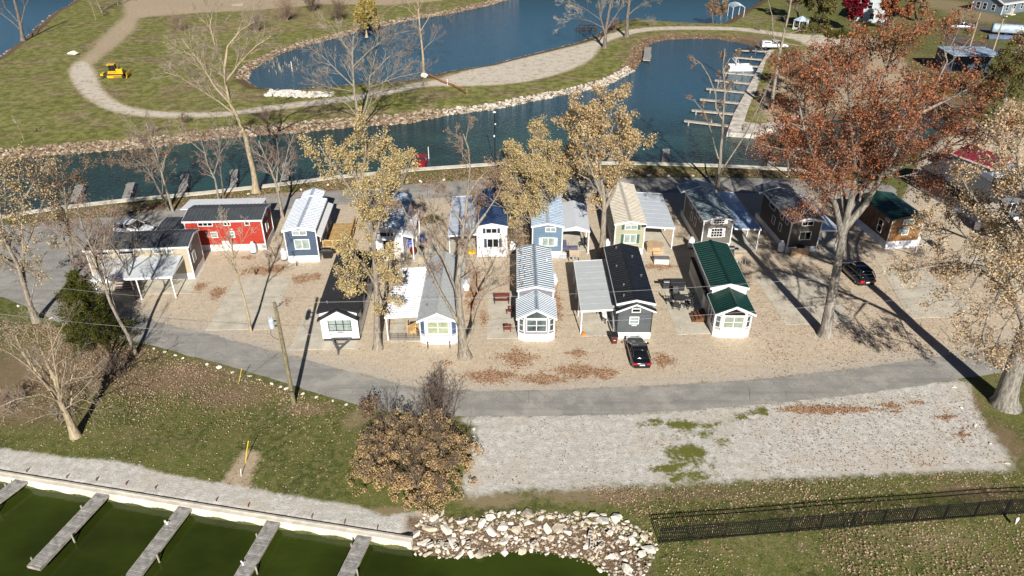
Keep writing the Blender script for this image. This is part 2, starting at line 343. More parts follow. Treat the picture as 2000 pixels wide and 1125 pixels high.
PATCH=[(1010,700,45,22,.9),(960,735,60,16,1),(1060,740,60,14,.9),(1130,725,60,16,1),(1180,730,35,14,1),(1130,690,30,10,.8),(1295,705,28,16,.9),(870,710,30,8,.4),(590,545,28,12,1),(620,538,14,8,.9),(500,528,38,12,1),(540,525,22,12,1),(390,560,20,10,.9),(424,572,18,14,1),(485,503,26,5,.7),(560,590,10,10,.6),(790,590,10,60,.5),(925,570,22,60,.8),(945,620,16,30,.5),(1085,600,16,50,.9),(1080,555,14,20,.5),(1105,480,14,16,.4),(1290,520,45,10,.8),(1245,560,10,40,.5),(1080,400,60,30,.3),(1620,800,110,10,1),(1560,800,50,9,1),(1740,792,26,6,.9),(1790,787,26,5,.7),(1750,805,20,4,.4),(1850,815,30,10,.4),(1880,850,20,12,.5),(480,430,60,10,.3),(830,430,70,25,.4),(300,430,80,12,.3),(430,478,10,30,.2),(1000,640,8,10,.5),(1450,470,14,8,.3),(1690,470,80,30,.4),(1830,520,90,40,.5),(1500,470,20,20,.3),(150,445,60,10,.4)]
att('litter',blobs(LITTER)); att('dry',blobs(DRY)); att('moss',blobs(MOSS)); att('patch',blobs(PATCH))
soft=np.clip(4.2-hard,0,1); att('s_wall',soft)

def ground_mat(name='ground_cover'):
    t=NT(name); co=t.coord(); 
    a={k:t.attr(k) for k in('s_water','s_yard','s_lot','s_chalk','s_dirt','litter','dry','moss','patch','s_wall')}
    n1=t.noise(.22,5,.65,co); n2=t.noise(1.6,5,.7,co); n3=t.noise(9,4,.7,co); n4=t.noise(.9,8,.8,co); n5=t.noise(26,2,.6,co)
    xyz=t.sep(co); isl=t.math('MULTIPLY',t.step(xyz[1],104,122),t.step(xyz[0],95,60))
    n6=t.noise(.085,6,.72,co); n7=t.noise(.55,5,.75,co); mp=t.node('ShaderNodeMapping'); mp.inputs['Scale'].default_value=(.10,1.0,1); mp.inputs['Rotation'].default_value=(0,0,.06); t.link(co,mp.inputs[0]); nst=t.noise(1.3,4,.6,mp.outputs[0])
    # grass
    g=t.mix(t.step(n1,.38,.62),(.048,.070,.014),(.105,.125,.028))
    g=t.mix(t.step(n2,.42,.62),g,(.155,.155,.048))
    g=t.mix(t.math('MULTIPLY',t.step(n3,.48,.68),.6),g,(.27,.24,.11))
    g=t.mix(t.math('MULTIPLY',t.step(n3,.48,.34),.6),g,(.028,.03,.010))
    g=t.mix(t.step(t.math('ADD',a['dry'],t.math('MULTIPLY',t.math('SUBTRACT',n4,.5),1.6)),.25,.75),g,(.25,.20,.115))
    g=t.mix(t.step(t.math('ADD',n1,t.math('MULTIPLY',n2,.5)),.86,1.02),g,(.16,.115,.06))
    ig=t.mix(t.step(n7,.40,.60),(.12,.135,.03),(.30,.285,.095)); ig=t.mix(t.step(n6,.50,.60),ig,t.mix(t.step(n7,.42,.6),(.17,.13,.065),(.38,.30,.18))); ig=t.mix(t.math('MULTIPLY',t.step(n4,.52,.64),.6),ig,(.10,.075,.04))
    g=t.mix(t.math('MULTIPLY',isl,.75),g,ig)
    # leaf litter: small pale/brown flakes
    v=t.voro(5.5,co,out='Color'); vs_=t.sep(v)
    lf=t.mix(vs_[0],(.10,.06,.032),(.46,.32,.20))
    lit=t.math('ADD',a['litter'],t.math('MULTIPLY',t.math('SUBTRACT',n4,.5),1.3))
    thr=t.math('ADD',t.math('MULTIPLY',t.step(lit,.05,.95),.62),.05)
    flake=t.math('LESS_THAN',vs_[1],thr)
    flake=t.math('MULTIPLY',flake,t.step(a['litter'],0.0,.12,.55,1))
    dv=t.step(t.voro(5.5,co),.28,.42,1,0)
    g=t.mix(t.math('MULTIPLY',t.math('MULTIPLY',flake,dv),.9),g,lf)
    g=t.mix(t.math('MULTIPLY',t.step(lit,.25,.9),.8),g,(.22,.15,.10))
    # pea gravel yard
    pv=t.sep(t.voro(13,co,out='Color'))
    yg=t.mix(t.step(n2,.3,.72),(.56,.465,.34),(.66,.56,.43))
    yg=t.mix(t.math('MULTIPLY',t.math('POWER',pv[0],2.0),.5),yg,(.24,.18,.125))
    yg=t.mix(t.math('MULTIPLY',t.step(n1,.5,.7),.4),yg,(.52,.45,.36))
    yg=t.mix(t.math('MULTIPLY',t.step(n4,.56,.74),.3),yg,(.42,.31,.22))
    yg=t.mix(t.math('MULTIPLY',t.step(nst,.54,.68),.30),yg,(.44,.36,.26)); yg=t.mix(t.math('MULTIPLY',t.math('GREATER_THAN',n5,.62),.5),yg,(.16,.11,.075))
    nearroad=t.step(a['s_yard'],0.2,3.2,1,0)
    yg=t.mix(t.math('MULTIPLY',t.math('MULTIPLY',nearroad,t.step(n4,.3,.6)),.7),yg,(.42,.40,.37))
    pt=t.math('ADD',a['patch'],t.math('MULTIPLY',t.math('SUBTRACT',n4,.5),3.0))
    pm=t.math('MULTIPLY',t.step(pt,.42,.66),t.math('GREATER_THAN',pv[1],.18))
    pm=t.math('MULTIPLY',pm,t.step(a['patch'],.04,.16))
    yg=t.mix(pm,yg,t.mix(pv[2],(.20,.11,.065),(.47,.30,.19)))
    # grey limestone lot
    lg=t.mix(t.step(n2,.35,.7),(.50,.48,.435),(.72,.70,.655))
    lg=t.mix(t.math('MULTIPLY',t.math('POWER',pv[0],2.0),.5),lg,(.27,.25,.22))
    lg=t.mix(t.math('MULTIPLY',t.math('GREATER_THAN',n5,.63),.5),lg,(.18,.165,.14))
    lg=t.mix(t.math('MULTIPLY',t.step(n1,.46,.62),.5),lg,(.50,.44,.36)); lg=t.mix(t.math('MULTIPLY',t.step(nst,.52,.68),.35),lg,(.40,.375,.33)); lg=t.mix(t.math('MULTIPLY',t.math('GREATER_THAN',t.noise(3.2,5,.7,co),.66),.55),lg,(.24,.18,.125))
    mo=t.math('ADD',a['moss'],t.math('MULTIPLY',t.math('SUBTRACT',n4,.5),3.2))
    lg=t.mix(t.math('MULTIPLY',t.step(mo,.35,.8),t.step(a['moss'],.10,.3)),lg,(.13,.14,.03))
    lg=t.mix(t.math('MULTIPLY',t.math('MULTIPLY',t.step(pt,.42,.66),t.step(a['patch'],.04,.16)),t.math('GREATER_THAN',pv[1],.15)),lg,t.mix(pv[2],(.20,.11,.065),(.45,.28,.17)))
    ch=t.mix(t.step(n2,.3,.7),(.54,.48,.385),(.72,.66,.56)); ch=t.mix(t.math('MULTIPLY',t.step(n7,.5,.62),.7),ch,(.36,.29,.20)); ch=t.mix(t.math('MULTIPLY',pv[0],.25),ch,(.30,.26,.20))
    di=t.mix(t.step(n2,.3,.7),(.36,.28,.19),(.48,.39,.27)); di=t.mix(t.step(n4,.55,.75),di,(.25,.20,.12))
    rough=t.math('MULTIPLY',t.math('SUBTRACT',n4,.5),2.2)
    def m(k,lo=-.25,hi=.25,sc=1.0): return t.step(t.math('ADD',a[k],t.math('MULTIPLY',rough,sc)),lo,hi)
    c=g
    c=t.mix(m('s_dirt',-1.2,1.2,4),c,di)
    c=t.mix(m('s_chalk',-1.2,.1,2.2),c,di); c=t.mix(m('s_chalk',-.5,.8,2.2),c,ch)
    c=t.mix(m('s_yard',-.3,.6,1.2),c,yg)
    c=t.mix(m('s_lot',-.6,.35,1.3),c,lg)
    # banks: stony brown soil, wet dark under water
    bk=t.mix(t.step(n3,.4,.65),(.085,.055,.035),(.24,.17,.11))
    sh=t.step(t.math('ADD',a['s_water'],t.math('MULTIPLY',rough,.8)),-3.2,-2.0)
    sh=t.math('MULTIPLY',sh,t.math('SUBTRACT',1.0,a['s_wall']))
    c=t.mix(sh,c,bk); c=t.mix(t.step(a['s_water'],-.1,.25),c,(.05,.055,.03))
    t.link(c,t.b.inputs['Base Color']); t.b.inputs['Roughness'].default_value=.95; t.b.inputs['Specular IOR Level'].default_value=.15
    t.bump(t.math('ADD',t.math('MULTIPLY',n3,.9),t.math('ADD',pv[0],n2)),.45,.10)
    return t.m
me.materials.append(ground_mat()); go=bpy.data.objects.new('ground',me); C.objects.link(go); tag(go,kind='structure')

# ------------------------------------------------------------ water
def watermat(name,base,rip,sc1,rough=.05,sky_refl=None,bd=.1):
    t=NT(name); co=t.coord(); mp=t.node('ShaderNodeMapping'); mp.inputs['Scale'].default_value=(1,1.7,1); mp.inputs['Rotation'].default_value=(0,0,.5); t.link(co,mp.inputs[0])
    n=t.noise(sc1,3,.6,mp.outputs[0]); n2=t.noise(sc1*.03,4,.65,mp.outputs[0])
    c=t.mix(t.step(n2,.35,.65),base,tuple(x*1.9 for x in base))
    if sky_refl: yy=t.sep(co)[1]; c=t.mix(t.step(yy,118,150),c,sky_refl)  # far water: blue of the reflected sky painted into the base colour
    t.link(c,t.b.inputs['Base Color']); t.b.inputs['Roughness'].default_value=rough; t.b.inputs['IOR'].default_value=1.33
    t.bump(n,rip,bd); return t.m
wn=MB().sheet(P_([(-1000,780),(900,950),(1300,1040),(1400,1500),(-1200,1500)]),WZ).build('pond_water',watermat('pond_water_green',(.020,.029,.004),.3,2.2,.08,bd=.05),fixn=False); tag(wn,kind='structure')
wm=MB(); wm.add([(-4000,78,WZ),(78,78,WZ),(78,4500,WZ),(-4000,4500,WZ)],[(0,1,2,3)])
wf=wm.build('lagoon_water',watermat('lagoon_water_teal',(.010,.034,.031),.6,1.5,.09,sky_refl=(.018,.075,.115),bd=.28),fixn=False); tag(wf,kind='structure')

# ------------------------------------------------------------ roads, lots, pads

def asph():
    t=NT('old_asphalt'); co=t.coord(); n=t.noise(.5,6,.7,co); n2=t.noise(7,4,.7,co); v=t.voro(.45,co,'DISTANCE_TO_EDGE')
    c=t.mix(t.step(n,.35,.65),(.26,.25,.23),(.35,.335,.305)); c=t.mix(t.step(n2,.45,.75),c,(.20,.195,.185))
    mp=t.node('ShaderNodeMapping'); mp.inputs['Scale'].default_value=(.05,1.1,1); t.link(co,mp.inputs[0])
    c=t.mix(t.math('MULTIPLY',t.step(t.noise(1.2,4,.6,mp.outputs[0]),.45,.7),.6),c,(.20,.195,.18)); c=t.mix(t.math('MULTIPLY',t.step(t.noise(.16,4,.7,co),.52,.6),.5),c,(.40,.38,.34))
    co2=t.node('ShaderNodeMix',data_type='RGBA'); 
    crk=t.math('MULTIPLY',t.step(v,0.0,.012,1,0),t.step(t.noise(.3,2,.5,co),.5,.6))
    c=t.mix(t.math('MULTIPLY',crk,.6),c,(.06,.06,.06))
    t.link(c,t.b.inputs['Base Color']); t.b.inputs['Roughness'].default_value=.9; t.b.inputs['Specular IOR Level'].default_value=.2; t.bump(n2,.25,.03); return t.m
ASPH=asph()
tag(MB().sheet(ragged(smooth(ROAD,3),.07,.5,5),.012).build('road',ASPH,fixn=False),kind='structure')
tag(MB().sheet(ragged(P_([(1842,48),(1930,40),(2060,44),(2080,100),(1960,104),(1850,98)]),.2,1.0,9),.012).build('driveway',mat('dark_drive',(.10,.085,.07),.9,var=.35,vs=.5),fixn=False),kind='structure')
pads=[[(402,645),(524,643),(572,540),(462,543)],[(565,684),(695,681),(712,600),(600,600)],[(950,662),(1012,661),(1008,572),(955,576)],[(1137,657),(1207,655),(1182,556),(1126,560)],[(1322,654),(1388,651.5),(1352,548),(1300,550),(1291,565)],[(1534.6,634.6),(1668,629),(1600,540),(1584,533),(1470.6,538.6)],[(1776,622),(1909.7,617),(1790,510),(1716,515.5)],[(240,575),(375,573),(402,520),(395,500),(180,530),(180,560)],[(762,668),(826,667),(838,600),(778,600)],[(1262,503),(1312,500),(1290,440),(1245,440)],[(1100,492),(1150,488),(1130,430),(1098,430)],[(805,512),(862,505),(838,420),(795,425)],[(1427,492),(1482,490),(1450,430),(1420,430)],[(876,506),(933,505),(930,440),(880,440)],[(1790,480),(1830,478),(1800,440),(1780,440)],[(2010,600),(2110,590),(1960,500),(1880,505)],[(1602,505),(1650,500),(1600,420),(1585,420)]]
for k,p in enumerate(pads):
    q=P_(p); m=MB().prism(q,-.05,.03)
    o=m.build('concrete_pad',CONC); tag(o,kind='structure')
# ------------------------------------------------------------ cottages
V=Vector
def window(root,o,u,n,w,h,cols=1,rows=1,fm=None,gm=None,shut=None,fw=.08,name='window'):
    fm=fm or WHITE; gm=gm or BLINDG; o=V(o);u=V(u).normalized();n=V(n).normalized();z=V((0,0,1)); m=MB(); d=.045
    for s in(-1,1):
        m.obox(o+u*s*(w/2+fw/2)+n*.02,u*fw/2,z*(h/2+fw),n*d)
        m.obox(o+z*s*(h/2+fw/2)+n*.02,u*w/2,z*fw/2,n*d)
    for i in range(1,cols): m.obox(o+u*(-w/2+w*i/cols)+n*.018,u*(.035 if cols<4 else .022),z*h/2,n*.03)
    for j in range(1,rows):
        for i in range(cols):
            m.obox(o+u*(-w/2+w*(i+.5)/cols)+z*(-h/2+h*j/rows)+n*.014,u*(w/cols/2-.04),z*.028,n*.026)
    f=m.build(name,fm,root)
    MB().obox(o+n*.004,u*w/2,z*h/2,n*.012).build('pane',gm,f)
    if shut:
        for s in(-1,1):
            MB().obox(o+u*s*(w/2+fw+.17)+n*.02,u*.16,z*(h/2+.04),n*.03).build('shutter',shut,root)
    return f
def roofslab(m,x0,z0,x1,z1,y0,y1,th=.09):
    "sloping slab between (x0,z0) and (x1,z1)"
    m.extr([(x0,z0),(x1,z1),(x1,z1-th),(x0,z0-th)],y0,y1)
def gable_roof(root,xc,w,y0,y1,E,rise,mat_,rib=None,ribm=None,capm=None,ov=.22,th=.09,name='roof',fasc=WHITE,vents=0,xr=None):
    "ridge along y; half width w/2+ov; xr: ridge x"
    xr=xc if xr is None else xr
    m=MB(); k=rise/(w/2); xl=xc-w/2-ov; xR=xc+w/2+ov; zl=E-k*ov*1.0; zr=E-k*ov; zt=E+rise
    m.extr([(xl,zl),(xr,zt),(xR,zr),(xR,zr-th),(xr,zt-th),(xl,zl-th)],y0,y1)
    r=m.build(name,mat_,root)
    if rib:
        b=MB(); y=y0+rib*.5
        while y<y1-.05:
            for (xa,za) in((xl,zl),(xR,zr)):
                p=V((xa,y,za+.022)); q=V((xr,y,zt+.022)); b.bar(p,q,.05,.045)
            y+=rib
        b.build('seam',ribm or mat_,r)
    c=MB(); c.extr([(xr-.20,zt-.20*k+.03),(xr,zt+.05),(xr+.20,zt-.20*k+.03),(xr,zt+.02)],y0-.01,y1+.01); c.build('ridge_cap',capm or mat_,r)
    f=MB()
    for yy in(y0-.03,y1+.03):
        f.extr([(xl,zl+.0),(xr,zt+.0),(xR,zr),(xR,zr-.24),(xr,zt-.24),(xl,zl-.24)],yy-.028,yy+.028)
    for xa,za in((xl,zl),(xR,zr)): f.box(xa-.03,xa+.03,y0,y1,za-.22,za-.004)
    f.build('fascia',fasc,r)
    if vents:
        rv=random.Random(int(xc*10)+3); v=MB()
        for i in range(vents):
            sx=rv.choice((-1,1)); xx=xr+sx*rv.uniform(.5,w/2-.2); yy=y0+(y1-y0)*(i+.5)/vents; zz=zt-k*abs(xx-xr)
            v.cyl((xx,yy,zz-.02),(xx,yy,zz+.22),.06,8).cyl((xx,yy,zz+.22),(xx,yy,zz+.30),.14,8,.05)
        v.build('roof_vent',mat('vent_metal',(.12,.12,.13),.5),r)
    return r
def body(root,x0,x1,y0,y1,zb,E,rise,mat_,name='wall',bay=None,xr=None):
    xr=(x0+x1)/2 if xr is None else xr
    m=MB()
    if bay:
        cw,cd=bay   # chamfer width, depth
        pl=[(x0,y1),(x0,y0+cd),(x0+cw,y0),(x1-cw,y0),(x1,y0+cd),(x1,y1)]
        m.prism(pl,zb,E)
        o=.004; m.extr([(x0+.03,E+o),(x1-.03,E+o),(xr,E+rise)],y0+.0,y1-.01)
    else:
        m.extr([(x0,zb),(x1,zb),(x1,E),(xr,E+rise),(x0,E)],y0,y1)
    return m.build(name,mat_,root)
def corners(root,pts,zb,zt,m_=WHITE,w=.13):
    for x,y in pts: MB().box(x-w/2,x+w/2,y-w/2,y+w/2,zb,zt).build('corner_board',m_,root)
def skirting(root,x0,x1,y0,y1,h,bay=None,m_=None,out=.03):
    m=MB(); x0-=out;x1+=out;y0-=out;y1+=out
    if bay: cw,cd=bay; m.prism([(x0,y1),(x0,y0+cd),(x0+cw,y0),(x1-cw,y0),(x1,y0+cd),(x1,y1)],-.02,h)
    else: m.box(x0,x1,y0,y1,-.02,h)
    m.build('skirting',m_ or SKIRT,root)
def carport(root,x0,x1,y0,y1,z0,z1,mat_,rib=1.25,ribw=.03,posts=3,outer=None,side=1,ribh=.02,name='awning_roof',postm=WHITEP,fm=WHITEP,sm=None):
    "x0 = house side, x1 = outer side (z0 at house, z1 outer)"
    m=MB(); lo_,hi=(x0,x1) if x0<x1 else (x1,x0); zl,zh=(z0,z1) if x0<x1 else (z1,z0)
    roofslab(m,lo_,zl,hi,zh,y0,y1,.08); r=m.build(name,mat_,root)
    s=MB(); y=y0+rib
    while y<y1-.05:
        s.bar((lo_,y,zl+ribh*.5),(hi,y,zh+ribh*.5),ribw,ribh); y+=rib
    s.build('seam',sm or mat('awning_seam',(.35,.38,.42),.5),r)
    f=MB()
    f.extr([(lo_,zl+.03),(hi,zh+.03),(hi,zh-.17),(lo_,zl-.17)],y0-.04,y0+.001); f.extr([(lo_,zl+.03),(hi,zh+.03),(hi,zh-.17),(lo_,zl-.17)],y1-.001,y1+.04)
    f.box(x1-.03,x1+.03,y0,y1,min(z0,z1)-.17,z1+.03); f.build('gutter',fm,r)
    for k in range(posts):
        yy=y0+.15+(y1-y0-.3)*k/(posts-1); xx=x1+(.12 if x1<x0 else -.12)
        MB().box(xx-.06,xx+.06,yy-.06,yy+.06,0,z1-.1).build('awning_post',postm,root)
def sid(name,c,var=.06,per=.16): return mat(name,c,.6,var=var,line=('Z',per,.12),lc=.62,vs=.8)
def vent_pipe(root,pts):
    m=MB()
    for x,y,z in pts: m.cyl((x,y,z),(x,y,z+.3),.07,8)
    m.build('roof_pipe',WHITEP,root)
FR=(1,0,0);FN=(0,-1,0)
def home(name,label,x,y,az,cat='tiny house'):
    r=empty(name,(x,y,0),-rad(az)); tag(r,label,cat,'park cottages on the gravel lots'); return r

# A  white cottage with black shingles
r=home('cottage','white board cottage on a trailer with black shingle roof, black three-part window and tow hitch',-16.85,60.45,-2)
wA=mat('white_board',(.75,.75,.75),.55,var=.04,line=('X',.4,.07),lc=.85)
SHB=mat('black_shingle',(.022,.023,.026),.9,var=.45,vs=5,line=('Y',.2,.12),lc=.5)
body(r,-1.83,1.83,0,11.6,.35,3.55,.5,wA)
m=MB(); m.extr([(-1.8,2.75),(1.8,2.75),(0,3.75)],-.35,.004); m.build('gable_panel',wA,r)
m=MB(); m.extr([(-2.02,2.68),(0,3.86),(2.02,2.68),(2.02,2.86),(0,4.06),(-2.02,2.86)],-.52,.0); m.build('gable_trim',BLACKT,r)
gable_roof(r,0,3.66,-.05,11.8,3.6,.48,SHB,fasc=BLACKT,ov=.2,vents=5)
m=MB(); m.box(-1.78,1.78,.1,11.5,.05,.35); m.build('chassis',BLACKT,r)
window(r,(0,-.0,2.05),FR,FN,2.1,1.45,3,2,BLACKT,BLINDG,fw=.07)
for yy in(2.5,5.5,8.8): window(r,(1.83,yy,2.3),(0,1,0),(1,0,0),1.0,.9,2,1,BLACKT,GLASSD)
window(r,(-1.83,5,2.3),(0,1,0),(-1,0,0),1.0,.9,2,1,BLACKT,GLASSD)
m=MB(); g=V((0,-2.1,.45)); m.bar((-.95,0,.42),g,.14,.18).bar((.95,0,.42),g,.14,.18).bar((-.8,-.05,.42),(.8,-.05,.42),.12,.16).bar((-.42,-1.1,.42),(.42,-1.1,.42),.08).box(-.06,.06,-2.3,-1.9,0,.6)
m.box(-1.05,-.9,-.12,-.02,.9,.98).build('trailer_hitch',mat('hitch_steel',(.10,.10,.11),.5,.3),r)
MB().box(-.3,.3,-.05,-.002,1.08,1.14).build('step_light',BLACKT,r)
corners(r,[(1.83,0),(1.83,11.6)],.35,3.5,BLACKT,.08)

# B  grey shingle cottage, ribbed white awning at left
r=home('cottage','grey sided cottage with light grey shingle roof, blue shutters and ribbed white awning',-7.2,60.0,0)
SB=sid('pale_grey_lap',(.42,.44,.47)); SHG=mat('grey_shingle',(.46,.48,.475),.9,var=.22,vs=6,line=('Y',.22,.14),lc=.7)
bay=(.55,.35)
body(r,-1.8,1.8,0,11.8,.8,3.0,.85,SB,bay=bay); skirting(r,-1.8,1.8,0,11.8,.82,bay)
gable_roof(r,0,3.6,-.35,12.0,3.02,.85,SHG,ov=.2,vents=3)
window(r,(0,0,1.95),FR,FN,1.95,1.35,2,2,gm=mat('green_blinds',(.30,.34,.22),.2,var=.2))
blueS=mat('blue_shutter',(.06,.10,.19),.6)
for s in(-1,1):
    a=V((s*(1.8-.55),0,0));b=V((s*1.8,.35,0)); c=(a+b)/2; u=(b-a).normalized(); n=V((u.y*s,-abs(u.x),0)) if s>0 else V((-abs(u.y),-abs(u.x),0))
    MB().obox((c.x,c.y,1.9),u*.2,V((0,0,.72)),n*.05).build('shutter',blueS,r)
corners(r,[(-1.25,0),(1.25,0),(-1.8,.35),(1.8,.35)],.82,3.0,w=.1)
window(r,(1.8,4,2.1),(0,1,0),(1,0,0),1.,.9,2,1); window(r,(1.8,8,2.1),(0,1,0),(1,0,0),1.,.9,2,1)
carport(r,-1.95,-5.2,.5,10.1,3.05,2.82,mat('ribbed_white_metal',(.74,.75,.77),.4,var=.03),rib=.34,ribw=.11,ribh=.05,posts=3,sm=mat('ribbed_white_edge',(.70,.71,.74),.45,var=.03))
# yellow timber stair and rail under the awning
m=MB()
for k in range(4): m.box(-3.0+.28*k-.3,-2.7+.28*k-.3,1.6,2.9,0,.2*(k+1))
m.box(-2.3,-1.85,1.4,3.2,0,.82)
for k in range(14): m.box(-3.1+.09*k,-3.05+.09*k,1.35,1.4,.5+.03*k,1.25+.05*k)
m.bar((-3.2,1.37,1.2),(-1.9,1.37,1.85),.09); 
for xx in(-3.2,-2.4,-1.9): m.box(xx-.05,xx+.05,1.32,1.42,0,1.7)
m.build('entry_stair',DECKY,r)

# C  centre cottage, pale blue-grey metal roof
r=home('cottage','purple-grey cottage with pale blue seamed metal roof, lower front gable and bay of white windows',2.4,60.5,0)
SC=sid('mauve_grey_lap',(.20,.19,.215)); MC=mat('pale_blue_metal',(.20,.27,.33),.38,.3,var=.08); RC=mat('sun_sheen_seam',(.74,.77,.80),.35,.0,var=.05)  # ribs near white: sun sheen painted into the seam colour
bay=(.62,.36)
body(r,-1.78,1.78,0,3.3,.85,2.95,.85,SC,bay=bay); body(r,-1.74,1.74,3.3,12,.4,4.0,.4,SC,name='upper_wall'); skirting(r,-1.78,1.78,0,12,.87,bay)
gable_roof(r,0,3.55,-.3,3.45,3.0,.95,MC,rib=.33,ribm=RC,ov=.2,name='porch_roof')
gable_roof(r,0,3.5,3.2,12.2,4.05,.42,MC,rib=.44,ribm=RC,ov=.15)
window(r,(0,0,1.85),FR,FN,1.85,1.3,2,2,gm=GLASS)
m=MB(); m.extr([(-1.0,2.72),(1.0,2.72),(1.0,2.95),(0,3.5),(-1.0,2.95)],-.02,.03); f=m.build('gable_window',GLASS,r)
m=MB(); m.bar((-1.05,-.03,2.68),(1.05,-.03,2.68),.09).bar((-1.05,-.03,2.98),(0,-.03,3.56),.09).bar((1.05,-.03,2.98),(0,-.03,3.56),.09).bar((-1.04,-.03,2.7),(-1.04,-.03,3),.08).bar((1.04,-.03,2.7),(1.04,-.03,3),.08); m.build('gable_window_frame',WHITE,r)
def baywin(r,W2,cw,cd,gm,h=1.3,z=1.85,w=.42):
    for s in(-1,1):
        a=V((s*(W2-cw),0,z));b=V((s*W2,cd,z)); c=(a+b)/2; u=(b-a).normalized(); n=V((s*abs(u.y),-abs(u.x),0))
        window(r,c,u,n,w,h,1,2,gm=gm,fw=.06)
baywin(r,1.78,.62,.36,GLASS)
corners(r,[(-1.16,0),(1.16,0),(-1.78,.36),(1.78,.36)],.87,2.98,w=.1); corners(r,[(-1.74,3.3),(1.74,3.3)],.87,4.0,w=.12)
vent_pipe(r,[(1.3,9,4.1)])
window(r,(1.74,7,3.4),(0,1,0),(1,0,0),1,.4,2,1); window(r,(-1.74,7,3.4),(0,1,0),(-1,0,0),1,.4,2,1)

# D  black roof cottage with flat awning
r=home('cottage','dark grey lap-sided cottage with black seamed metal roof and flat white panel awning',12.05,61.0,0)
SD=sid('charcoal_lap',(.085,.095,.10),.15,.2); MD=mat('black_metal',(.016,.020,.027),.34,.3,var=.2)
body(r,-1.68,1.68,0,11.5,.6,4.1,.4,SD); skirting(r,-1.68,1.68,0,11.5,.72)
gable_roof(r,0,3.5,-.05,11.7,4.15,.42,MD,rib=.44,ov=.15,vents=6)
m=MB(); m.extr([(-1.72,3.3),(1.72,3.3),(0,4.1)],-.3,.002); m.build('gable_panel',SD,r)
m=MB(); m.extr([(-1.98,3.42),(0,4.28),(1.98,3.42),(1.98,3.5),(0,4.36),(-1.98,3.5)],-.42,-.01); m.build('gable_roof',MD,r)
m=MB(); m.extr([(-1.96,3.24),(0,4.10),(1.96,3.24),(1.96,3.42),(0,4.28),(-1.96,3.42)],-.46,-.36); m.build('gable_fascia',WHITE,r)
window(r,(0,-.31,3.5),FR,FN,.72,.3,1,1,gm=GLASSD); window(r,(-.05,0,2.15),FR,FN,.8,.72,1,2)
MB().box(-.25,.25,-.03,-.002,1.5,1.6).build('name_plate',WHITE,r)
MB().box(1.72,2.1,2.2,3.0,1.6,2.3).build('air_conditioner',mat('ac_grey',(.16,.2,.22),.5),r)
corners(r,[(-1.68,0),(1.68,0)],.72,3.3,BLACKT,.08)
MB().cyl((-1.95,.3,.0),(-1.95,.3,1.1),.09,8).bar((-1.95,.3,1.1),(-1.8,3.2,2.6),.14).build('drain_pipe',mat('grey_pipe',(.25,.27,.3),.4),r)
MPAN=mat('white_panel_metal',(.50,.53,.54),.4,var=.03)
carport(r,-1.9,-5.25,.7,10.8,3.0,2.8,MPAN,rib=1.25,posts=4)

# E  green roof cottage
r=home('cottage','tan cottage with dark green metal roof, lower green front gable and white bay windows',21.85,61.1,1.0)
SE=sid('tan_lap',(.40,.37,.33)); ME=mat('green_metal',(.006,.034,.027),.38,.25,var=.15); RE=mat('green_seam',(.010,.056,.043),.38,.2,var=.1)
bay=(.62,.36)
SEW=sid('cream_lap',(.66,.64,.60))
body(r,-1.78,1.78,0,3.4,.85,3.0,.8,SE,bay=bay); body(r,-1.55,1.8,3.4,12.7,.4,3.85,.4,SE,name='upper_wall'); skirting(r,-1.78,1.78,0,12.7,.87,bay)
gable_roof(r,0,3.55,-.3,3.5,3.05,.82,ME,rib=.36,ribm=RE,ov=.22,name='porch_roof')
gable_roof(r,.12,3.4,3.3,12.9,3.9,.42,ME,rib=.44,ribm=RE,ov=.25)
m=MB(); m.box(-1.9,-1.55,3.5,12.4,.87,2.3); m.build('side_wall',SE,r); MB().box(-1.98,-1.5,3.45,12.45,2.3,2.38).build('side_ledge',BLACKT,r)
window(r,(0,0,1.85),FR,FN,1.85,1.25,2,2,gm=mat('sage_blinds',(.24,.27,.22),.2,var=.2)); baywin(r,1.78,.62,.36,GLASS,1.25)
m=MB(); m.extr([(-1.0,2.66),(1.0,2.66),(1.0,2.9),(0,3.4),(-1.0,2.9)],-.02,.03); m.build('gable_window',GLASSD,r)
m=MB(); m.bar((-1.06,-.03,2.62),(1.06,-.03,2.62),.1).bar((-1.06,-.03,2.95),(0,-.03,3.48),.1).bar((1.06,-.03,2.95),(0,-.03,3.48),.1).bar((-1.05,-.03,2.6),(-1.05,-.03,3),.1).bar((1.05,-.03,2.6),(1.05,-.03,3),.1); m.build('gable_window_frame',WHITE,r)
for a,b in((.87,1.1),(2.5,2.62)): pass
m=MB(); m.box(-1.17,1.17,-.03,-.004,.88,1.12); m.build('trim_panel',WHITE,r)
corners(r,[(-1.16,0),(1.16,0),(-1.78,.36),(1.78,.36)],.87,3.0,w=.13); corners(r,[(-1.55,3.4),(1.8,3.4)],2.8,3.85,w=.12)
MB().extr([(-1.5,3.0),(1.75,3.0),(1.75,3.82),(.1,4.2),(-1.5,3.82)],3.36,3.398).build('upper_gable',SEW,r)
for yy in(1.2,2.2): window(r,(-1.78,yy,1.9),(0,1,0),(-1,0,0),.7,1.5,1,1,gm=GLASSD)
for yy in(5,5.7,8.5,9.2): window(r,(-1.55,yy,3.2),(0,1,0),(-1,0,0),.4,.4,1,1,gm=GLASSD)
MB().box(-1.98,-1.9,4.2,5.1,.9,2.2).build('door',WHITE,r)

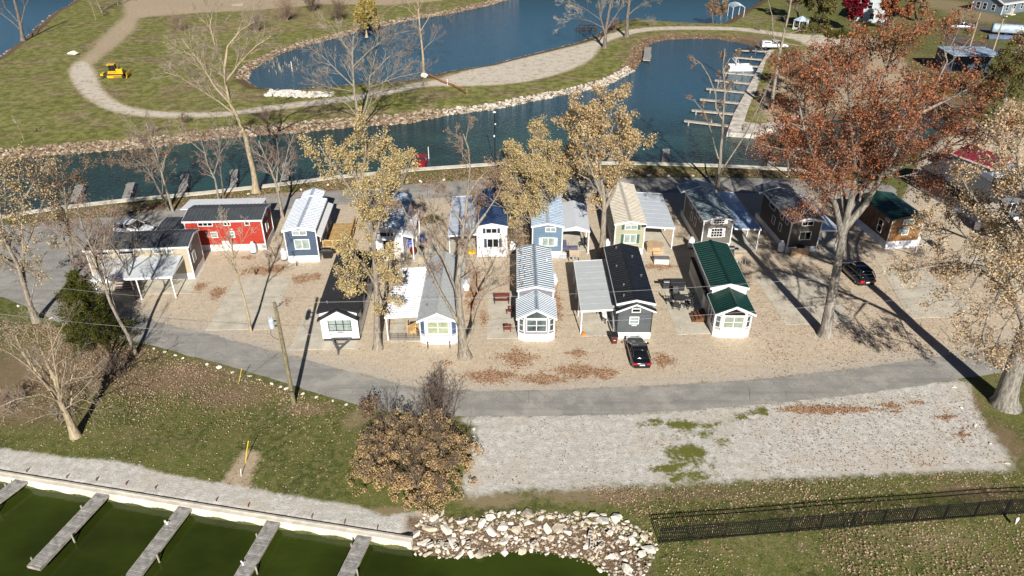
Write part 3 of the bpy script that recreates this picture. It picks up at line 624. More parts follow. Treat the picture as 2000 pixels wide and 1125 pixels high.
# back row ----------------------------------------------------------------
# H navy
r=home('cottage','navy blue cottage with white seamed metal roof beside the new timber deck',-24.45,76.7,-3.2)
SH=sid('navy_lap',(.055,.085,.135),.1,.2); MH=mat('white_seam_metal',(.60,.64,.69),.36,.15,var=.05)
body(r,-1.8,1.8,0,9.2,.8,4.2,.35,SH); skirting(r,-1.8,1.8,0,9.2,.85)
gable_roof(r,-.1,3.55,-.1,8.6,4.25,.36,MH,rib=.42,ov=.15,capm=mat('blue_grey_cap',(.42,.50,.58),.4,.2)); gable_roof(r,-.1,2.4,8.6,10.9,4.35,.4,MH,rib=.42,ov=.15,name='rear_roof',capm=MATS['blue_grey_cap'])
window(r,(-.05,0,3.82),FR,FN,1.5,.5,2,1); window(r,(.05,0,2.35),FR,FN,1.6,1.15,2,1)
corners(r,[(-1.8,0),(1.8,0)],.85,4.2,w=.12)
m=MB(); m.extr([(1.8,3.55),(2.45,3.3),(2.45,3.22),(1.8,3.47)],-.1,9.0); m.build('side_eave',WHITE,r)
for yy in(2.2,4.5): window(r,(1.8,yy,2.3),(0,1,0),(1,0,0),.8,1.0,1,1,gm=GLASSD)
MB().box(1.8,1.86,5.8,6.7,.85,2.9).build('door',WHITE,r)
# timber deck with stair
m=MB(); m.box(1.9,5.0,2.2,8.8,.55,.68); o=m.build('deck',DECKY,r)
m=MB()
for xx in(1.95,3.1,4.1,4.95): m.box(xx-.06,xx+.06,2.2,2.32,0,1.65)
for yy in(4.4,6.5,8.7): m.box(4.9,5.02,yy-.06,yy+.06,0,1.65)
m.box(1.9,4.15,2.18,2.30,1.55,1.66).box(4.9,5.04,2.2,8.8,1.56,1.66).box(1.9,5,2.22,2.27,.05,.5).box(1.9,4.1,2.22,2.28,.72,.8)
for k in range(18): m.box(1.98+.12*k,2.02+.12*k,2.23,2.27,.7,1.58)
for k in range(50): m.box(4.95,4.99,2.4+.13*k,2.44+.13*k,.7,1.58)
m.build('deck_railing',DECKY,o)
m=MB()
for k in range(3): m.box(4.15,4.95,1.4+.28*k,1.7+.28*k,0,.18*(k+1))
m.bar((4.1,1.4,1.0),(4.1,2.25,1.6),.09).bar((5,1.4,1.0),(5,2.25,1.6),.09).box(4.05,4.15,1.38,1.48,0,1.0).box(4.95,5.05,1.38,1.48,0,1.0); m.build('deck_stair',DECKY,o)

# I white-blue behind the yellow maple
r=home('cottage','white cottage with pale blue metal roof standing behind the tall yellow maple trunk',-14.4,77.0,-.5)
SI=sid('white_lap',(.70,.71,.72)); MI=mat('sky_blue_metal',(.40,.48,.57),.4,.2,var=.12)
body(r,-1.65,1.65,0,9.6,.7,4.1,.4,SI); skirting(r,-1.65,1.65,0,9.6,.75); gable_roof(r,0,3.3,-.2,9.8,4.15,.42,MI,rib=.45,ov=.18)
window(r,(-.1,0,3.5),FR,FN,1.5,.5,2,1,gm=GLASSD); window(r,(0,0,2.1),FR,FN,1.2,1.2,2,2,gm=GLASSD)
corners(r,[(-1.65,0),(1.65,0)],.75,4.1)
carport(r,1.72,2.9,.2,7.5,3.3,3.0,mat('white_sheet_awning',(.72,.74,.77),.4,var=.04),posts=3)

# J white with dark blue roof
r=home('cottage','white cottage with dark navy metal roof, navy shutters and a pale carport on its left',-2.35,77.8,-1.2)
MJ=mat('navy_metal',(.025,.055,.13),.4,.25,var=.2); nS=mat('navy_shutter',(.03,.045,.08),.6)
body(r,-1.72,1.72,0,10.2,.1,4.2,.35,SI); gable_roof(r,0,3.45,-.2,10.4,4.25,.36,MJ,rib=.45,ov=.15)
window(r,(-.05,0,3.55),FR,FN,1.2,.55,2,1,shut=nS,gm=GLASSD); window(r,(.1,0,1.95),FR,FN,1.25,1.05,2,1,shut=nS,gm=GLASSD)
corners(r,[(-1.72,0),(1.72,0)],.1,4.2)
carport(r,-1.8,-5.15,.1,11.2,3.1,2.9,mat('pale_blue_sheet',(.52,.58,.66),.4,.1,var=.05),posts=3,rib=1.4)

# K blue
r=home('cottage','slate blue cottage half hidden by the golden maple, with pale arched awning at right',4.15,77.8,1)
SK=sid('slate_blue_lap',(.12,.19,.27),.08,.22)
body(r,-1.74,1.74,0,10,.75,4.2,.35,SK); skirting(r,-1.74,1.74,0,10,.85); gable_roof(r,0,3.5,-.15,10.2,4.25,.36,MI,rib=.45,ov=.15)
window(r,(.35,0,3.7),FR,FN,1.1,.45,2,1); window(r,(.1,0,2.1),FR,FN,1.35,1.0,2,1,shut=WHITE); corners(r,[(-1.74,0),(1.74,0)],.85,4.2)
m=MB(); m.extr([(1.75,3.3),(3.4,3.75),(5.05,3.15),(5.05,3.06),(3.4,3.66),(1.75,3.21)],.8,8.2); a=m.build('awning_roof',mat('pale_shell_metal',(.60,.63,.67),.4,var=.04),r)
MB().extr([(1.75,3.32),(3.4,3.77),(5.05,3.17),(5.05,2.97),(3.4,3.2),(1.75,3.1)],.74,.8).build('gutter',WHITEP,a)
for yy in(1,4.5,8): MB().box(4.9,5.0,yy-.05,yy+.05,0,3.1).build('awning_post',WHITEP,r)

# L sage
r=home('cottage','sage green cottage with tan metal roof, dark green shutters and flat white awning',13.9,78.6,.6)
SL=sid('sage_lap',(.35,.355,.24),.06,.22); ML=mat('tan_metal',(.50,.46,.385),.4,.1,var=.06); gS=mat('green_shutter',(.05,.10,.085),.6)
body(r,-1.72,1.72,0,11.3,.7,4.1,.35,SL); skirting(r,-1.72,1.72,0,11.3,.75); gable_roof(r,0,3.45,-.1,11.6,4.12,.36,ML,rib=.42,ov=.15,ribm=mat('tan_seam',(.60,.55,.46),.4,.1))
window(r,(.1,0,3.62),FR,FN,1.35,.5,2,1,shut=gS); window(r,(.1,0,2.1),FR,FN,1.35,1.05,2,1,shut=gS); corners(r,[(-1.72,0),(1.72,0)],.75,4.1)
for yy in(3,7): window(r,(-1.72,yy,2.4),(0,1,0),(-1,0,0),.8,.8,1,1)
carport(r,1.85,5.6,1.4,11.5,3.05,2.85,mat('white_flat_awning',(.52,.56,.60),.4,var=.03),rib=1.25,posts=3)
m=MB(); m.cyl((1.72,-.2,3.9),(1.72,-.35,3.85),.09,8).cyl((1.5,-.2,3.95),(1.4,-.38,3.88),.09,8).box(1.3,1.85,-.22,-.12,3.9,4.0); m.build('floodlight',BLACKT,r)

# M brown-grey
r=home('cottage','grey-brown cottage with weathered blue-grey roof, white shutters and a sky-tinted flat awning at right',24.6,79.9,-3.2)
SM=sid('taupe_lap',(.135,.122,.105),.08,.2); MM=mat('weathered_blue_metal',(.22,.28,.30),.45,.15,var=.25,vs=2)
body(r,-1.76,1.76,0,8.3,.75,4.1,.4,SM); skirting(r,-1.76,1.76,0,9.6,.8); gable_roof(r,0,3.55,-.35,8.3,4.15,.42,MM,ov=.18,rib=.45); gable_roof(r,-.1,4.3,8.3,10.4,4.1,.62,MM,ov=.2,name='rear_roof')
window(r,(.05,0,3.72),FR,FN,1.25,.48,4,2,shut=WHITE,gm=GLASSD); window(r,(-.05,0,2.25),FR,FN,1.3,1.05,4,3,shut=WHITE,gm=GLASSD)
corners(r,[(-1.76,0),(1.76,0),(-1.76,8.3)],.8,4.1,w=.12)
for yy,zz,ww in((1.2,3.5,.6),(2.4,3.5,1.2),(5.5,3.5,1.5),(3.2,2.2,.7),(4.8,2.2,.7)): window(r,(-1.76,yy,zz),(0,1,0),(-1,0,0),ww,.5 if zz>3 else .9,1,1,gm=GLASSD)
carport(r,1.85,5.1,-.6,10.2,3.05,2.85,mat('sky_tint_awning',(.34,.46,.62),.35,.15,var=.1),rib=2.4,posts=4)  # awning blue is sky reflection put into its base colour

# N brown
r=home('cottage','dark brown cottage with grey roof beside the red oak, plywood board at its front',34.8,79.1,-5.5)
SN=sid('umber_lap',(.085,.07,.052),.1,.2); MN=mat('slate_grey_metal',(.16,.18,.19),.45,.15,var=.2)
body(r,-1.85,1.85,0,8.6,.7,4.25,.4,SN); skirting(r,-1.85,1.85,0,9.8,.78); gable_roof(r,0,3.7,-.3,8.6,4.3,.42,MN,ov=.15,rib=.45); gable_roof(r,-.1,4.3,8.6,10.6,4.25,.6,MN,ov=.2,name='rear_roof')
window(r,(.1,0,3.85),FR,FN,1.3,.45,2,1,gm=GLASSD); window(r,(.1,0,2.25),FR,FN,1.3,.95,2,1,gm=GLASSD); corners(r,[(-1.85,0),(1.85,0)],.78,4.25,w=.12)
for yy,zz,ww in((1.2,3.6,.6),(2.6,3.6,.7),(5.6,3.6,1.5),(2.6,2.2,.6),(4.6,2.2,.7)): window(r,(-1.85,yy,zz),(0,1,0),(-1,0,0),ww,.5 if zz>3 else .9,1,1,gm=GLASSD)
m=MB(); m.box(-1.7,.5,-1.0,-.9,0,1.1); m.build('front_board',mat('raw_plywood',(.36,.25,.15),.8,var=.15),r)
carport(r,1.95,4.3,-.2,10,3.0,2.85,mat('white_blue_awning',(.56,.62,.72),.35,.1,var=.1),rib=1.4,posts=3)

# O wood
r=home('cottage','wood plank cottage with dark green roof on white skirting right of the oak trunk',47.3,80.2,-7.5)
SO=mat('stained_plank',(.20,.095,.030),.65,var=.45,vs=1.2,line=('Z',.14,.14),lc=.45); MO=mat('deep_green_metal',(.02,.065,.05),.42,.2,var=.3)
body(r,-2.0,2.0,0,7,.95,4.05,.35,SO); skirting(r,-2.0,2.0,0,7,1.0,m_=mat('pale_skirting',(.62,.63,.68),.55)); gable_roof(r,0,4.0,-.2,7.2,4.1,.36,MO,ov=.2,rib=.5,fasc=mat('green_fascia',(.02,.06,.05),.5))
window(r,(.1,0,3.55),FR,FN,1.25,.5,2,1); window(r,(.0,0,2.35),FR,FN,.7,1.0,1,2); MB().box(-1.05,-.42,-.3,-.01,2.3,2.75).build('air_conditioner',mat('ac_grey',(.16,.2,.22),.5),r)
window(r,(-2.0,2.0,2.2),(0,1,0),(-1,0,0),.8,1.5,1,2,gm=GLASSD); window(r,(-2.0,.9,3.6),(0,1,0),(-1,0,0),.5,.45,2,1,gm=GLASSD)
corners(r,[(-2,0),(2,0)],1.0,4.05,mat('green_white_trim',(.5,.55,.52),.5),.1); MB().box(2.0,2.5,.2,1.1,0,1.2).build('utility_box',WHITE,r)

# G red (long side toward the street)
r=home('cottage','long bright red cottage with charcoal seamed roof and white trim, side on to the lane',-34.3,79.6,-3.0)
SG=sid('barn_red_lap',(.36,.028,.014),.06,.2); MG=mat('charcoal_metal',(.085,.095,.105),.42,.2,var=.12)
m=MB(); m.extr([(0,.75),(4.2,.75),(4.2,4.1),(2.5,4.5),(0,4.1)],-4.5,4.5,'x'); m.build('wall',SG,r)
MB().box(-4.55,4.55,-.03,4.23,-.02,.8).build('skirting',SKIRT,r)
def xroof(r,x0,x1,y0,y1,yr,E,rise,E2,mt,rib=.45,fasc=WHITE,name='roof'):
    m=MB(); m.extr([(y0,E),(yr,E+rise),(y1,E2),(y1,E2-.09),(yr,E+rise-.09),(y0,E-.09)],x0,x1,'x'); o=m.build(name,mt,r)
    b=MB(); x=x0+rib*.5
    while x<x1:
        b.bar((x,y0,E+.02),(x,yr,E+rise+.02),.05,.045).bar((x,yr,E+rise+.02),(x,y1,E2+.02),.05,.045); x+=rib
    b.build('seam',mt,o)
    f=MB(); f.box(x0,x1,y0-.05,y0-.001,E-.22,E+.0).box(x0,x1,y1+.001,y1+.05,E2-.22,E2)
    for xx in(x0-.026,x1+.026): f.extr([(y0,E),(yr,E+rise),(y1,E2),(y1,E2-.22),(yr,E+rise-.22),(y0,E-.22)],xx-.025,xx+.025,'x')
    f.build('fascia',fasc,o); return o
xroof(r,-4.65,4.65,-.25,4.4,2.4,4.1,.42,4.1,MG)
window(r,(-2.1,0,3.55),FR,FN,1.6,.35,3,1,gm=GLASSD); window(r,(.45,0,3.55),FR,FN,.65,.35,2,1,gm=GLASSD); window(r,(2.8,0,3.55),FR,FN,.45,.35,1,1,gm=GLASSD)
window(r,(-1.3,0,2.15),FR,FN,.65,.65,1,2); window(r,(.85,0,2.15),FR,FN,.35,.75,1,2)
MB().box(-.6,.25,-.06,-.035,.8,1.3).box(-2.3,-2.05,-.05,-.002,2.4,2.6).box(.75,.95,-.05,-.002,2.75,2.9).build('service_panel',WHITE,r)
corners(r,[(-4.5,0),(4.5,0),(4.5,4.2)],.8,4.1,w=.14)
window(r,(4.5,1.8,2.3),(0,1,0),(1,0,0),.9,1.0,1,2); window(r,(4.5,2.4,3.7),(0,1,0),(1,0,0),.6,.4,1,1,gm=GLASSD)
xroof(r,-8.0,-4.75,-.2,3.6,1.8,2.95,.12,2.95,MG,name='porch_roof')
for xx in(-7.9,-6.3): MB().box(xx-.06,xx+.06,-.1,.02,0,2.8).build('porch_post',WHITEP,r)
m=MB(); m.extr([(4.55,3.5),(8.2,3.2),(8.2,3.1),(4.55,3.4)],-6.5,3.2,'x'); m.build('awning_roof',WHITEP,r)
for xx in(-6.3,-1.5,3.0): MB().box(xx-.06,xx+.06,8.0,8.12,0,3.12).build('awning_post',WHITEP,r)
# F beige
r=home('cottage','long beige cottage with charcoal roof and white awning at the left lane bend',-41.3,72.3,-5.0)
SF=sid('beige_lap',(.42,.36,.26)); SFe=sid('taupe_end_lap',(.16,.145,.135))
m=MB(); m.extr([(0,.7),(4.0,.7),(4.0,4.2),(2.4,4.65),(0,4.2)],-5.4,5.4,'x'); m.build('wall',SF,r)
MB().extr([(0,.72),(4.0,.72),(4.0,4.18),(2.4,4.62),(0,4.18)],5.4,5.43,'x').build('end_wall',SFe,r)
MB().box(-5.45,5.45,-.03,4.03,-.02,.78).build('skirting',SKIRT,r)
xroof(r,-5.6,5.6,-.2,4.25,2.3,4.22,.45,4.2,MG)
window(r,(-3.9,0,3.7),FR,FN,1.5,.3,1,1,gm=GLASSD); window(r,(-1.2,0,3.7),FR,FN,1.5,.3,1,1,gm=GLASSD); window(r,(2.2,0,3.65),FR,FN,.8,.35,2,1); window(r,(3.4,0,3.65),FR,FN,.5,.35,1,1)
window(r,(5.43,1.2,2.3),(0,1,0),(1,0,0),.85,1.1,1,2); window(r,(5.43,.9,3.75),(0,1,0),(1,0,0),.4,.5,1,1,gm=GLASSD)
corners(r,[(-5.4,0),(5.4,0),(5.4,4.0)],.78,4.2,w=.14)
o=MB(); o.extr([(-4.2,2.75),(-.05,3.1),(-.05,3.02),(-4.2,2.67)],-3.6,4.7,'x'); o=o.build('awning_roof',mat('pale_awning',(.56,.60,.62),.4,var=.04),r)
MB().box(-3.65,4.75,-4.28,-4.2,2.55,2.8).box(4.7,4.76,-4.2,-.05,2.6,2.78).build('gutter',WHITEP,o)
for xx in(-3.4,.9,4.5): MB().box(xx-.06,xx+.06,-4.1,-3.98,0,2.68).build('awning_post',WHITEP,r)
m=MB()
for k in range(5): m.box(-2.6,-.6,-2.2+.3*k,-1.9+.3*k,0,.17*(k+1))
m.build('entry_stair',mat('red_white_tread',(.45,.36,.33),.7,line=('Z',.17,.4),lc=.35),r)
MB().box(.2,1.1,-.05,-.002,.85,2.8).build('door',BLACKT,r)
# P big grey deck house at right
r=home('deck_house','large slate grey lodge with dark roof and white railed side deck at right edge',62.5,87.0,-13,'lodge')
SP=sid('slate_lap',(.10,.115,.135),.08,.2); MP=mat('charcoal_shingle',(.050,.052,.056),.9,var=.3,vs=4)
body(r,-.6,4.2,0,11.2,.6,3.6,.8,SP); m=MB(); m.box(-2.1,-.62,7.4,11,.6,3.5); m.build('side_room',SP,r)
gable_roof(r,.6,6.2,-.6,11.6,3.6,.9,MP,ov=.3,fasc=BLACKT)
pal=mat('lavender_white',(.55,.56,.64),.5)
MB().box(-2.2,-.62,-.4,7.4,.45,.6).build('deck',mat('grey_deck',(.22,.23,.26),.8),r)
m=MB(); m.box(-2.2,-2.12,-.4,7.4,1.5,1.58).box(-2.2,-2.12,-.4,7.4,.0,.5).box(-2.2,-.6,-.42,-.34,1.5,1.58).box(-2.2,-.6,-.42,-.34,0,.5)
for k in range(60): m.box(-2.18,-2.14,-.38+.13*k,-.34+.13*k,.5,1.5)
m.build('deck_railing',pal,r)
MB().box(-2.15,4.25,-.05,11.25,-.02,.58).build('skirting',pal,r)
m=MB()
for yy in(0,3.7,7.3): m.box(-2.15,-2.03,yy-.06,yy+.06,.5,3.4)
m.build('porch_post',WHITE,r)
window(r,(-.62,3,2),(0,1,0),(-1,0,0),1.6,1.8,2,1,gm=GLASSD); window(r,(1.8,0,2.1),FR,FN,1.4,1.1,2,1,gm=GLASSD)
# Q red roofed one
r=home('boat_shed','small red roofed shed with blue-grey wall at the right edge above the lodge roof',70.5,100,-25,'shed')
body(r,-2.6,2.6,0,6,0,3,.9,mat('blue_grey_wall',(.20,.25,.33),.6)); gable_roof(r,0,5.2,-.5,6.4,3.0,.9,mat('crimson_metal',(.36,.012,.025),.4,.1),rib=.5,ov=.3)
window(r,(0,0,1.6),FR,FN,1.2,1,2,1); MB().box(-1.9,-1.0,-.05,-.002,0,2.1).build('door',WHITE,r)
for o in[x for x in bpy.data.objects if x.name.startswith('boat_shed')]: o['group']='' ; del o['group']
del bpy.data.objects['deck_house']['group']
# far houses
def house(name,label,p,w,d,E,rise,az,wm,rm,wins,gm=None,n2=None):
    g=G(*p); r=empty(name,(g.x,g.y,0),-rad(az)); tag(r,label,'house')
    body(r,-w/2,w/2,0,d,0,E,rise,wm); gable_roof(r,0,w,-.5,d+.5,E,rise,rm,ov=.5)
    for u,z,ww,hh in wins: window(r,(u,0,z),FR,FN,ww,hh,1,2,gm=GLASSD)
    for yy in(2,5.5,9):
        for s in(-1,1): window(r,(s*w/2,yy,1.8),(0,1,0),(s,0,0),1,1.5,1,2,gm=GLASSD)
    if E>4:
        for yy in(2,5.5,9):
            for s in(-1,1): window(r,(s*w/2,yy,4.4),(0,1,0),(s,0,0),1,1.5,1,2,gm=GLASSD)
    corners(r,[(-w/2,0),(w/2,0)],0,E,w=.2); return r
house('far_house','pale grey and mint two-storey house behind the burgundy tree at top right',(1700,44),9,11,4.8,3.2,28,sid('pale_house_lap',(.50,.55,.58)),mat('grey_house_roof',(.14,.14,.15),.9,var=.2,vs=3),[(-2.6,1.6,1,1.5),(0,1.6,1,1.5),(2.5,4.2,1.1,1.6),(-1,4.4,1.1,1.6)])
hh=house('far_house','blue-grey bungalow with light grey hipped roof and dark windows in the top right corner',(1925,24),9,17,3.2,2.2,62,sid('blue_grey_lap',(.15,.20,.25)),mat('light_shingle_roof',(.42,.42,.41),.9,var=.12,vs=3),[(-2.8,1.6,1.1,1.7),(-.8,1.6,1.1,1.7),(1.8,1.6,1,1.6)])
MB().box(4.6,6.4,2,4,0,.25).box(4.6,5.4,4,4.2,0,1.6).build('entry_step',CONCW,hh)
# metal roofed canopy shelter
r=empty('boat_shelter',G(1900,150),rad(-4)); tag(r,'open shelter with pale mottled metal roof right of the red oak crown','shelter')
a=MB(); a.extr([(-5.2,4.3),(5.2,4.3),(5.2,4.2),(-5.2,4.2)],0,8.5); a=a.build('roof',mat('mottled_metal',(.40,.50,.60),.4,.2,var=.35,vs=.8),r)
s=MB()
for k in range(12): s.box(-5.2+.87*k,-5.15+.87*k,0,8.5,4.3,4.34)
s.build('seam',MATS['mottled_metal'],a)
for xx in(-4.8,0,4.8):
    for yy in(.3,8.2): MB().box(xx-.1,xx+.1,yy-.1,yy+.1,0,4.2).build('post',mat('dark_steel',(.05,.06,.08),.5),r)
MB().box(-4.9,4.9,4.2,8.3,0,4.15).build('storage_wall',mat('dark_blue_wall',(.04,.055,.08),.7),r)
# ------------------------------------------------------------ trees
BK={'grey':barkm('bark_grey',(.13,.11,.085),(.36,.31,.245)),'tan':barkm('bark_tan',(.22,.17,.10),(.48,.39,.26)),'dark':barkm('bark_dark',(.06,.048,.04),(.24,.20,.165)),
 'oak':barkm('bark_oak',(.10,.09,.075),(.33,.30,.255),2),'orange':barkm('bark_orange',(.20,.10,.045),(.45,.27,.13)),'twig':mat('twig_grey',(.25,.205,.155),.9,var=.3,vs=.5),'twigd':mat('twig_brown',(.13,.095,.07),.9,var=.3,vs=.5),'twigr':mat('twig_reddish',(.24,.165,.13),.9,var=.3,vs=.5),'twigw':mat('twig_pale',(.33,.28,.215),.9,var=.25,vs=.5)}
LF={'yellow':leafm('leaf_yellow',[(.24,.16,.07),(.54,.41,.19),(.74,.62,.36),(.42,.37,.16)]),
 'tanl':leafm('leaf_tan',[(.24,.14,.07),(.52,.37,.20),(.70,.56,.34),(.56,.45,.17)]),
 'rust':leafm('leaf_rust',[(.08,.035,.022),(.28,.095,.045),(.50,.19,.09),(.42,.26,.16)],.3),
 'beige':leafm('leaf_beige',[(.22,.14,.085),(.52,.38,.24),(.74,.60,.42),(.55,.38,.14)]),
 'bushl':leafm('leaf_bush',[(.18,.11,.06),(.48,.32,.17),(.66,.48,.27),(.46,.35,.15)],.2),
 'green':leafm('leaf_cedar',[(.02,.03,.008),(.055,.07,.015),(.11,.115,.028),(.14,.10,.03)],.2),
 'olive':leafm('leaf_olive',[(.05,.05,.02),(.13,.12,.04),(.24,.20,.08)],.2),
 'burg':leafm('leaf_burgundy',[(.05,.006,.010),(.20,.015,.03),(.36,.04,.06)],.3),
 'drift':leafm('leaf_drift',[(.14,.075,.045),(.34,.20,.12),(.46,.30,.19),(.55,.40,.27)],.15),
 'litterl':leafm('leaf_litter',[(.15,.085,.05),(.33,.21,.13),(.48,.34,.23),(.66,.54,.40)],.15),
 'brush':leafm('leaf_brush',[(.10,.065,.04),(.28,.18,.10),(.44,.31,.19)],.2),
 'willow':leafm('leaf_willow',[(.20,.15,.04),(.42,.33,.10),(.52,.42,.16)],.3)}
def rv(r): 
    a=r.uniform(0,6.2832); z=r.uniform(-1,1); q=math.sqrt(1-z*z); return V((q*math.cos(a),q*math.sin(a),z))
def childdir(d,ang,r):
    n=d.cross(rv(r))
    if n.length<1e-3: n=V((1,0,0))
    n.normalize(); return (d*math.cos(ang)+n*math.sin(ang)).normalized()
def grow(P,T,K,tips,p,d,L,rd,dep,r):
    n=P['seg'][dep]; pts=[p]; rs=[rd]; st=L/n; re=max(P['rmin'],rd*.3)
    for i in range(n):
        d=(d+rv(r)*P['wan'][dep]+V((0,0,P['up'][dep]))).normalized(); p=p+d*st; pts.append(p); rs.append(rd+(re-rd)*(i+1)/n)
    (T if dep<=P['split'] else K).tube(pts,rs,P['side'][dep])
    spawn(P,T,K,tips,pts,rs,L,dep+1,r)
def spawn(P,T,K,tips,pts,rs,L,dep,r,n=None):
    m=len(pts)-1
    if dep>P['maxd']:
        tips.append((pts[-1],(pts[-1]-pts[0]).normalized())); 
        if P.get('tipmid'): tips.append((pts[m//2],(pts[-1]-pts[0]).normalized()))
        return
    n=n if n is not None else P['nch'][dep]; t0=P['t0'][dep]
    for k in range(n):
        t=t0+(1-t0)*(k+r.random())/n; t=min(t,.995); f=t*m; i=int(f); q=pts[i].lerp(pts[i+1],f-i); rr=rs[i]+(rs[i+1]-rs[i])*(f-i)
        dd=(pts[i+1]-pts[i]).normalized(); ang=rad(r.uniform(*P['ang'][dep]))
        grow(P,T,K,tips,q,childdir(dd,ang,r),L*P['rat'][dep]*(1.15-.55*t)*r.uniform(.7,1.25),max(P['rmin'],rr*P['rr']),dep,r)
    if P.get('cont',1): tips.append((pts[-1],(pts[-1]-pts[-2]).normalized()))
BARE=dict(maxd=4,nch={1:8,2:4,3:4,4:3},ang={1:(25,50),2:(22,48),3:(22,50),4:(22,55)},wan={1:.09,2:.10,3:.12,4:.12},up={1:.07,2:.05,3:.03,4:.0},rat={1:.6,2:.6,3:.55,4:.6},rr=.62,seg={1:5,2:3,3:2,4:2},side={1:5,2:3,3:3,4:3})
DEF=dict(seg={1:5,2:4,3:3,4:2},wan={1:.16,2:.18,3:.2,4:.22},up={1:.06,2:.05,3:.03,4:.02},side={1:5,2:4,3:3,4:3},split=1,maxd=4,nch={1:8,2:6,3:5,4:4},t0={1:.3,2:.25,3:.2,4:.2},ang={1:(30,60),2:(30,60),3:(30,65),4:(30,70)},rat={1:.6,2:.5,3:.5,4:.5},rmin=.02,rr=.55)
def leaves(K,tips,n,size,spread,r,droop=0.0,asp=.75):
    vs=K.v; fs=K.f; ts=K.t; ci=r.random
    for p,d in tips:
        base=r.uniform(-.25,.25)
        for _ in range(n):
            q=p+rv(r)*(spread*r.random())+V((0,0,-droop*r.random())); u=rv(r); w=u.cross(rv(r)); 
            if w.length<.05: continue
            w.normalize(); s=size*r.uniform(.6,1.3); u=u*s*.5; w=w*s*.5*asp; o=len(vs)
            vs.append(tuple(q-u)); vs.append(tuple(q+w)); vs.append(tuple(q+u)); vs.append(tuple(q-w)); fs.append((o,o+1,o+2,o+3)); ts.append(min(1,max(0,.5+base+r.uniform(-.4,.4))))
def limbs_auto(B,T,k,tf,spread,tilt,r,r0,wan=.04,curve=.5):
    "trunk from B to T plus k rising limbs; returns list of (pts,radii)"
    m=9; ax=T-B; pts=[]; 
    off=V((0,0,0))
    for i in range(m+1):
        t=i/m; off+=V((r.gauss(0,1),r.gauss(0,1),0))*wan*ax.length/m; pts.append(B+ax*t+off*(1 if 0<i else 0)*math.sin(t*3.1))
    rs=[r0*(1.35 if i==0 else 1)*(1-.88*(i/m)**.9) for i in range(m+1)]
    out=[(pts,rs)]; a=r.uniform(0,6.28)
    for j in range(k):
        a+=2.4+r.uniform(-.4,.4); t=tf+(.85-tf)*(j+r.random()*.6)/k; f=t*m;i=int(f);p=pts[i].lerp(pts[i+1],f-i); rr=(rs[i]+(rs[i+1]-rs[i])*(f-i))*.6
        L=spread*(1.15-.6*(t-tf)/(1-tf))*r.uniform(.8,1.2); tl=rad(tilt*r.uniform(.8,1.2)); d=V((math.cos(a)*math.sin(tl),math.sin(a)*math.sin(tl),math.cos(tl)))
        q=[p];qs=[rr]
        for s in range(5):
            d=(d+V((0,0,curve*.18))+rv(r)*.13).normalized(); p=p+d*L/5; q.append(p); qs.append(max(.03,rr*(1-.85*(s+1)/5)))
        out.append((q,qs))
    return out
def px_limbs(B,ls,r):
    out=[]
    for pts,a,b in ls:
        q=[]
        for p in pts: q.append(U(p[0],p[1],B.y+(p[2] if len(p)>2 else 0)))
        if q[0].z<.3: q[0].z=-.15
        # refine with slight wander
        qq=[]
        for u,w in zip(q,q[1:]):
            n=max(1,int((w-u).length/1.5))
            for i in range(n): qq.append(u.lerp(w,i/n)+(rv(r)*.06 if i else V()))
        qq.append(q[-1]); n=len(qq)-1
        out.append((qq,[a+(b-a)*(i/n)**.62 for i in range(n+1)]))
    return out
def tree(name,label,base,limbs,seed,P={},bark='grey',twig='twig',leaf=None,nleaf=6,lsize=.26,lspread=.5,lim=1.3,L1=3.0,group=None,cat='tree',trim=None,droop=0,root=True,t1=.35,t1trunk=.45):
    r=random.Random(seed); Q=dict(DEF)
    if name=='bare_tree': Q.update(BARE); P={'rmin':P.get('rmin',.012)*.62}
    Q.update(P); B=G(*base) if not isinstance(base,Vector) else base
    e=empty(name,(B.x,B.y,0)); tag(e,label,cat,group)
    T=MB();K=MB();tips=[]
    ls=limbs(B,r) if callable(limbs) else px_limbs(B,limbs,r)
    for j,(pts,rs) in enumerate(ls):
        pts=[p-V((B.x,B.y,0)) for p in pts]
        if j==0:
            pts[0].z=-.15
            if rs[0]>.3: # root flare
                pts.insert(1,pts[0].lerp(pts[1],min(.5,.8/max(.8,(pts[1]-pts[0]).length)))); rs=[rs[0]*1.5,rs[0]*1.02]+list(rs[1:])
        T.tube(pts,rs,10 if rs[0]>.25 else 7)
        L=sum((a-b).length for a,b in zip(pts,pts[1:]))
        t0=t1trunk if j==0 else t1; Q['t0']=dict(DEF['t0']); Q['t0'].update(P.get('t0',{})); Q['t0'][1]=t0
        n=max(2,int(L*(1-t0)*lim)); l0=L1/(Q['rat'][1]*L) if L>0 else 1
        m=len(pts)-1
        for k in range(n):
            t=min(.995,t0+(1-t0)*(k+r.random())/n); f=t*m;i=int(f);q=pts[i].lerp(pts[i+1],f-i);rr=rs[i]+(rs[i+1]-rs[i])*(f-i); dd=(pts[i+1]-pts[i]).normalized()
            grow(Q,T,K,tips,q,childdir(dd,rad(r.uniform(*Q['ang'][1])),r),L1*(1.1-.5*t)*r.uniform(.7,1.2),max(Q['rmin'],min(rr*.5,.10)),1,r)
        tips.append((pts[-1],V((0,0,1))))
    T.build('trunk',BK[bark],e,smooth=True,fixn=False)
    if K.v: K.build('twigs',BK[twig],e,fixn=False)
    if leaf:
        M=MB(); leaves(M,tips,nleaf,lsize,lspread,r,droop); 
        M.build('crown',LF[leaf],e,fixn=False)
    return e,tips
A_=lambda top,k,tf,spread,tilt,r0,**kw:(lambda B,r:limbs_auto(B,U(top[0],top[1],B.y),k,tf,spread,tilt,r,r0,**kw))

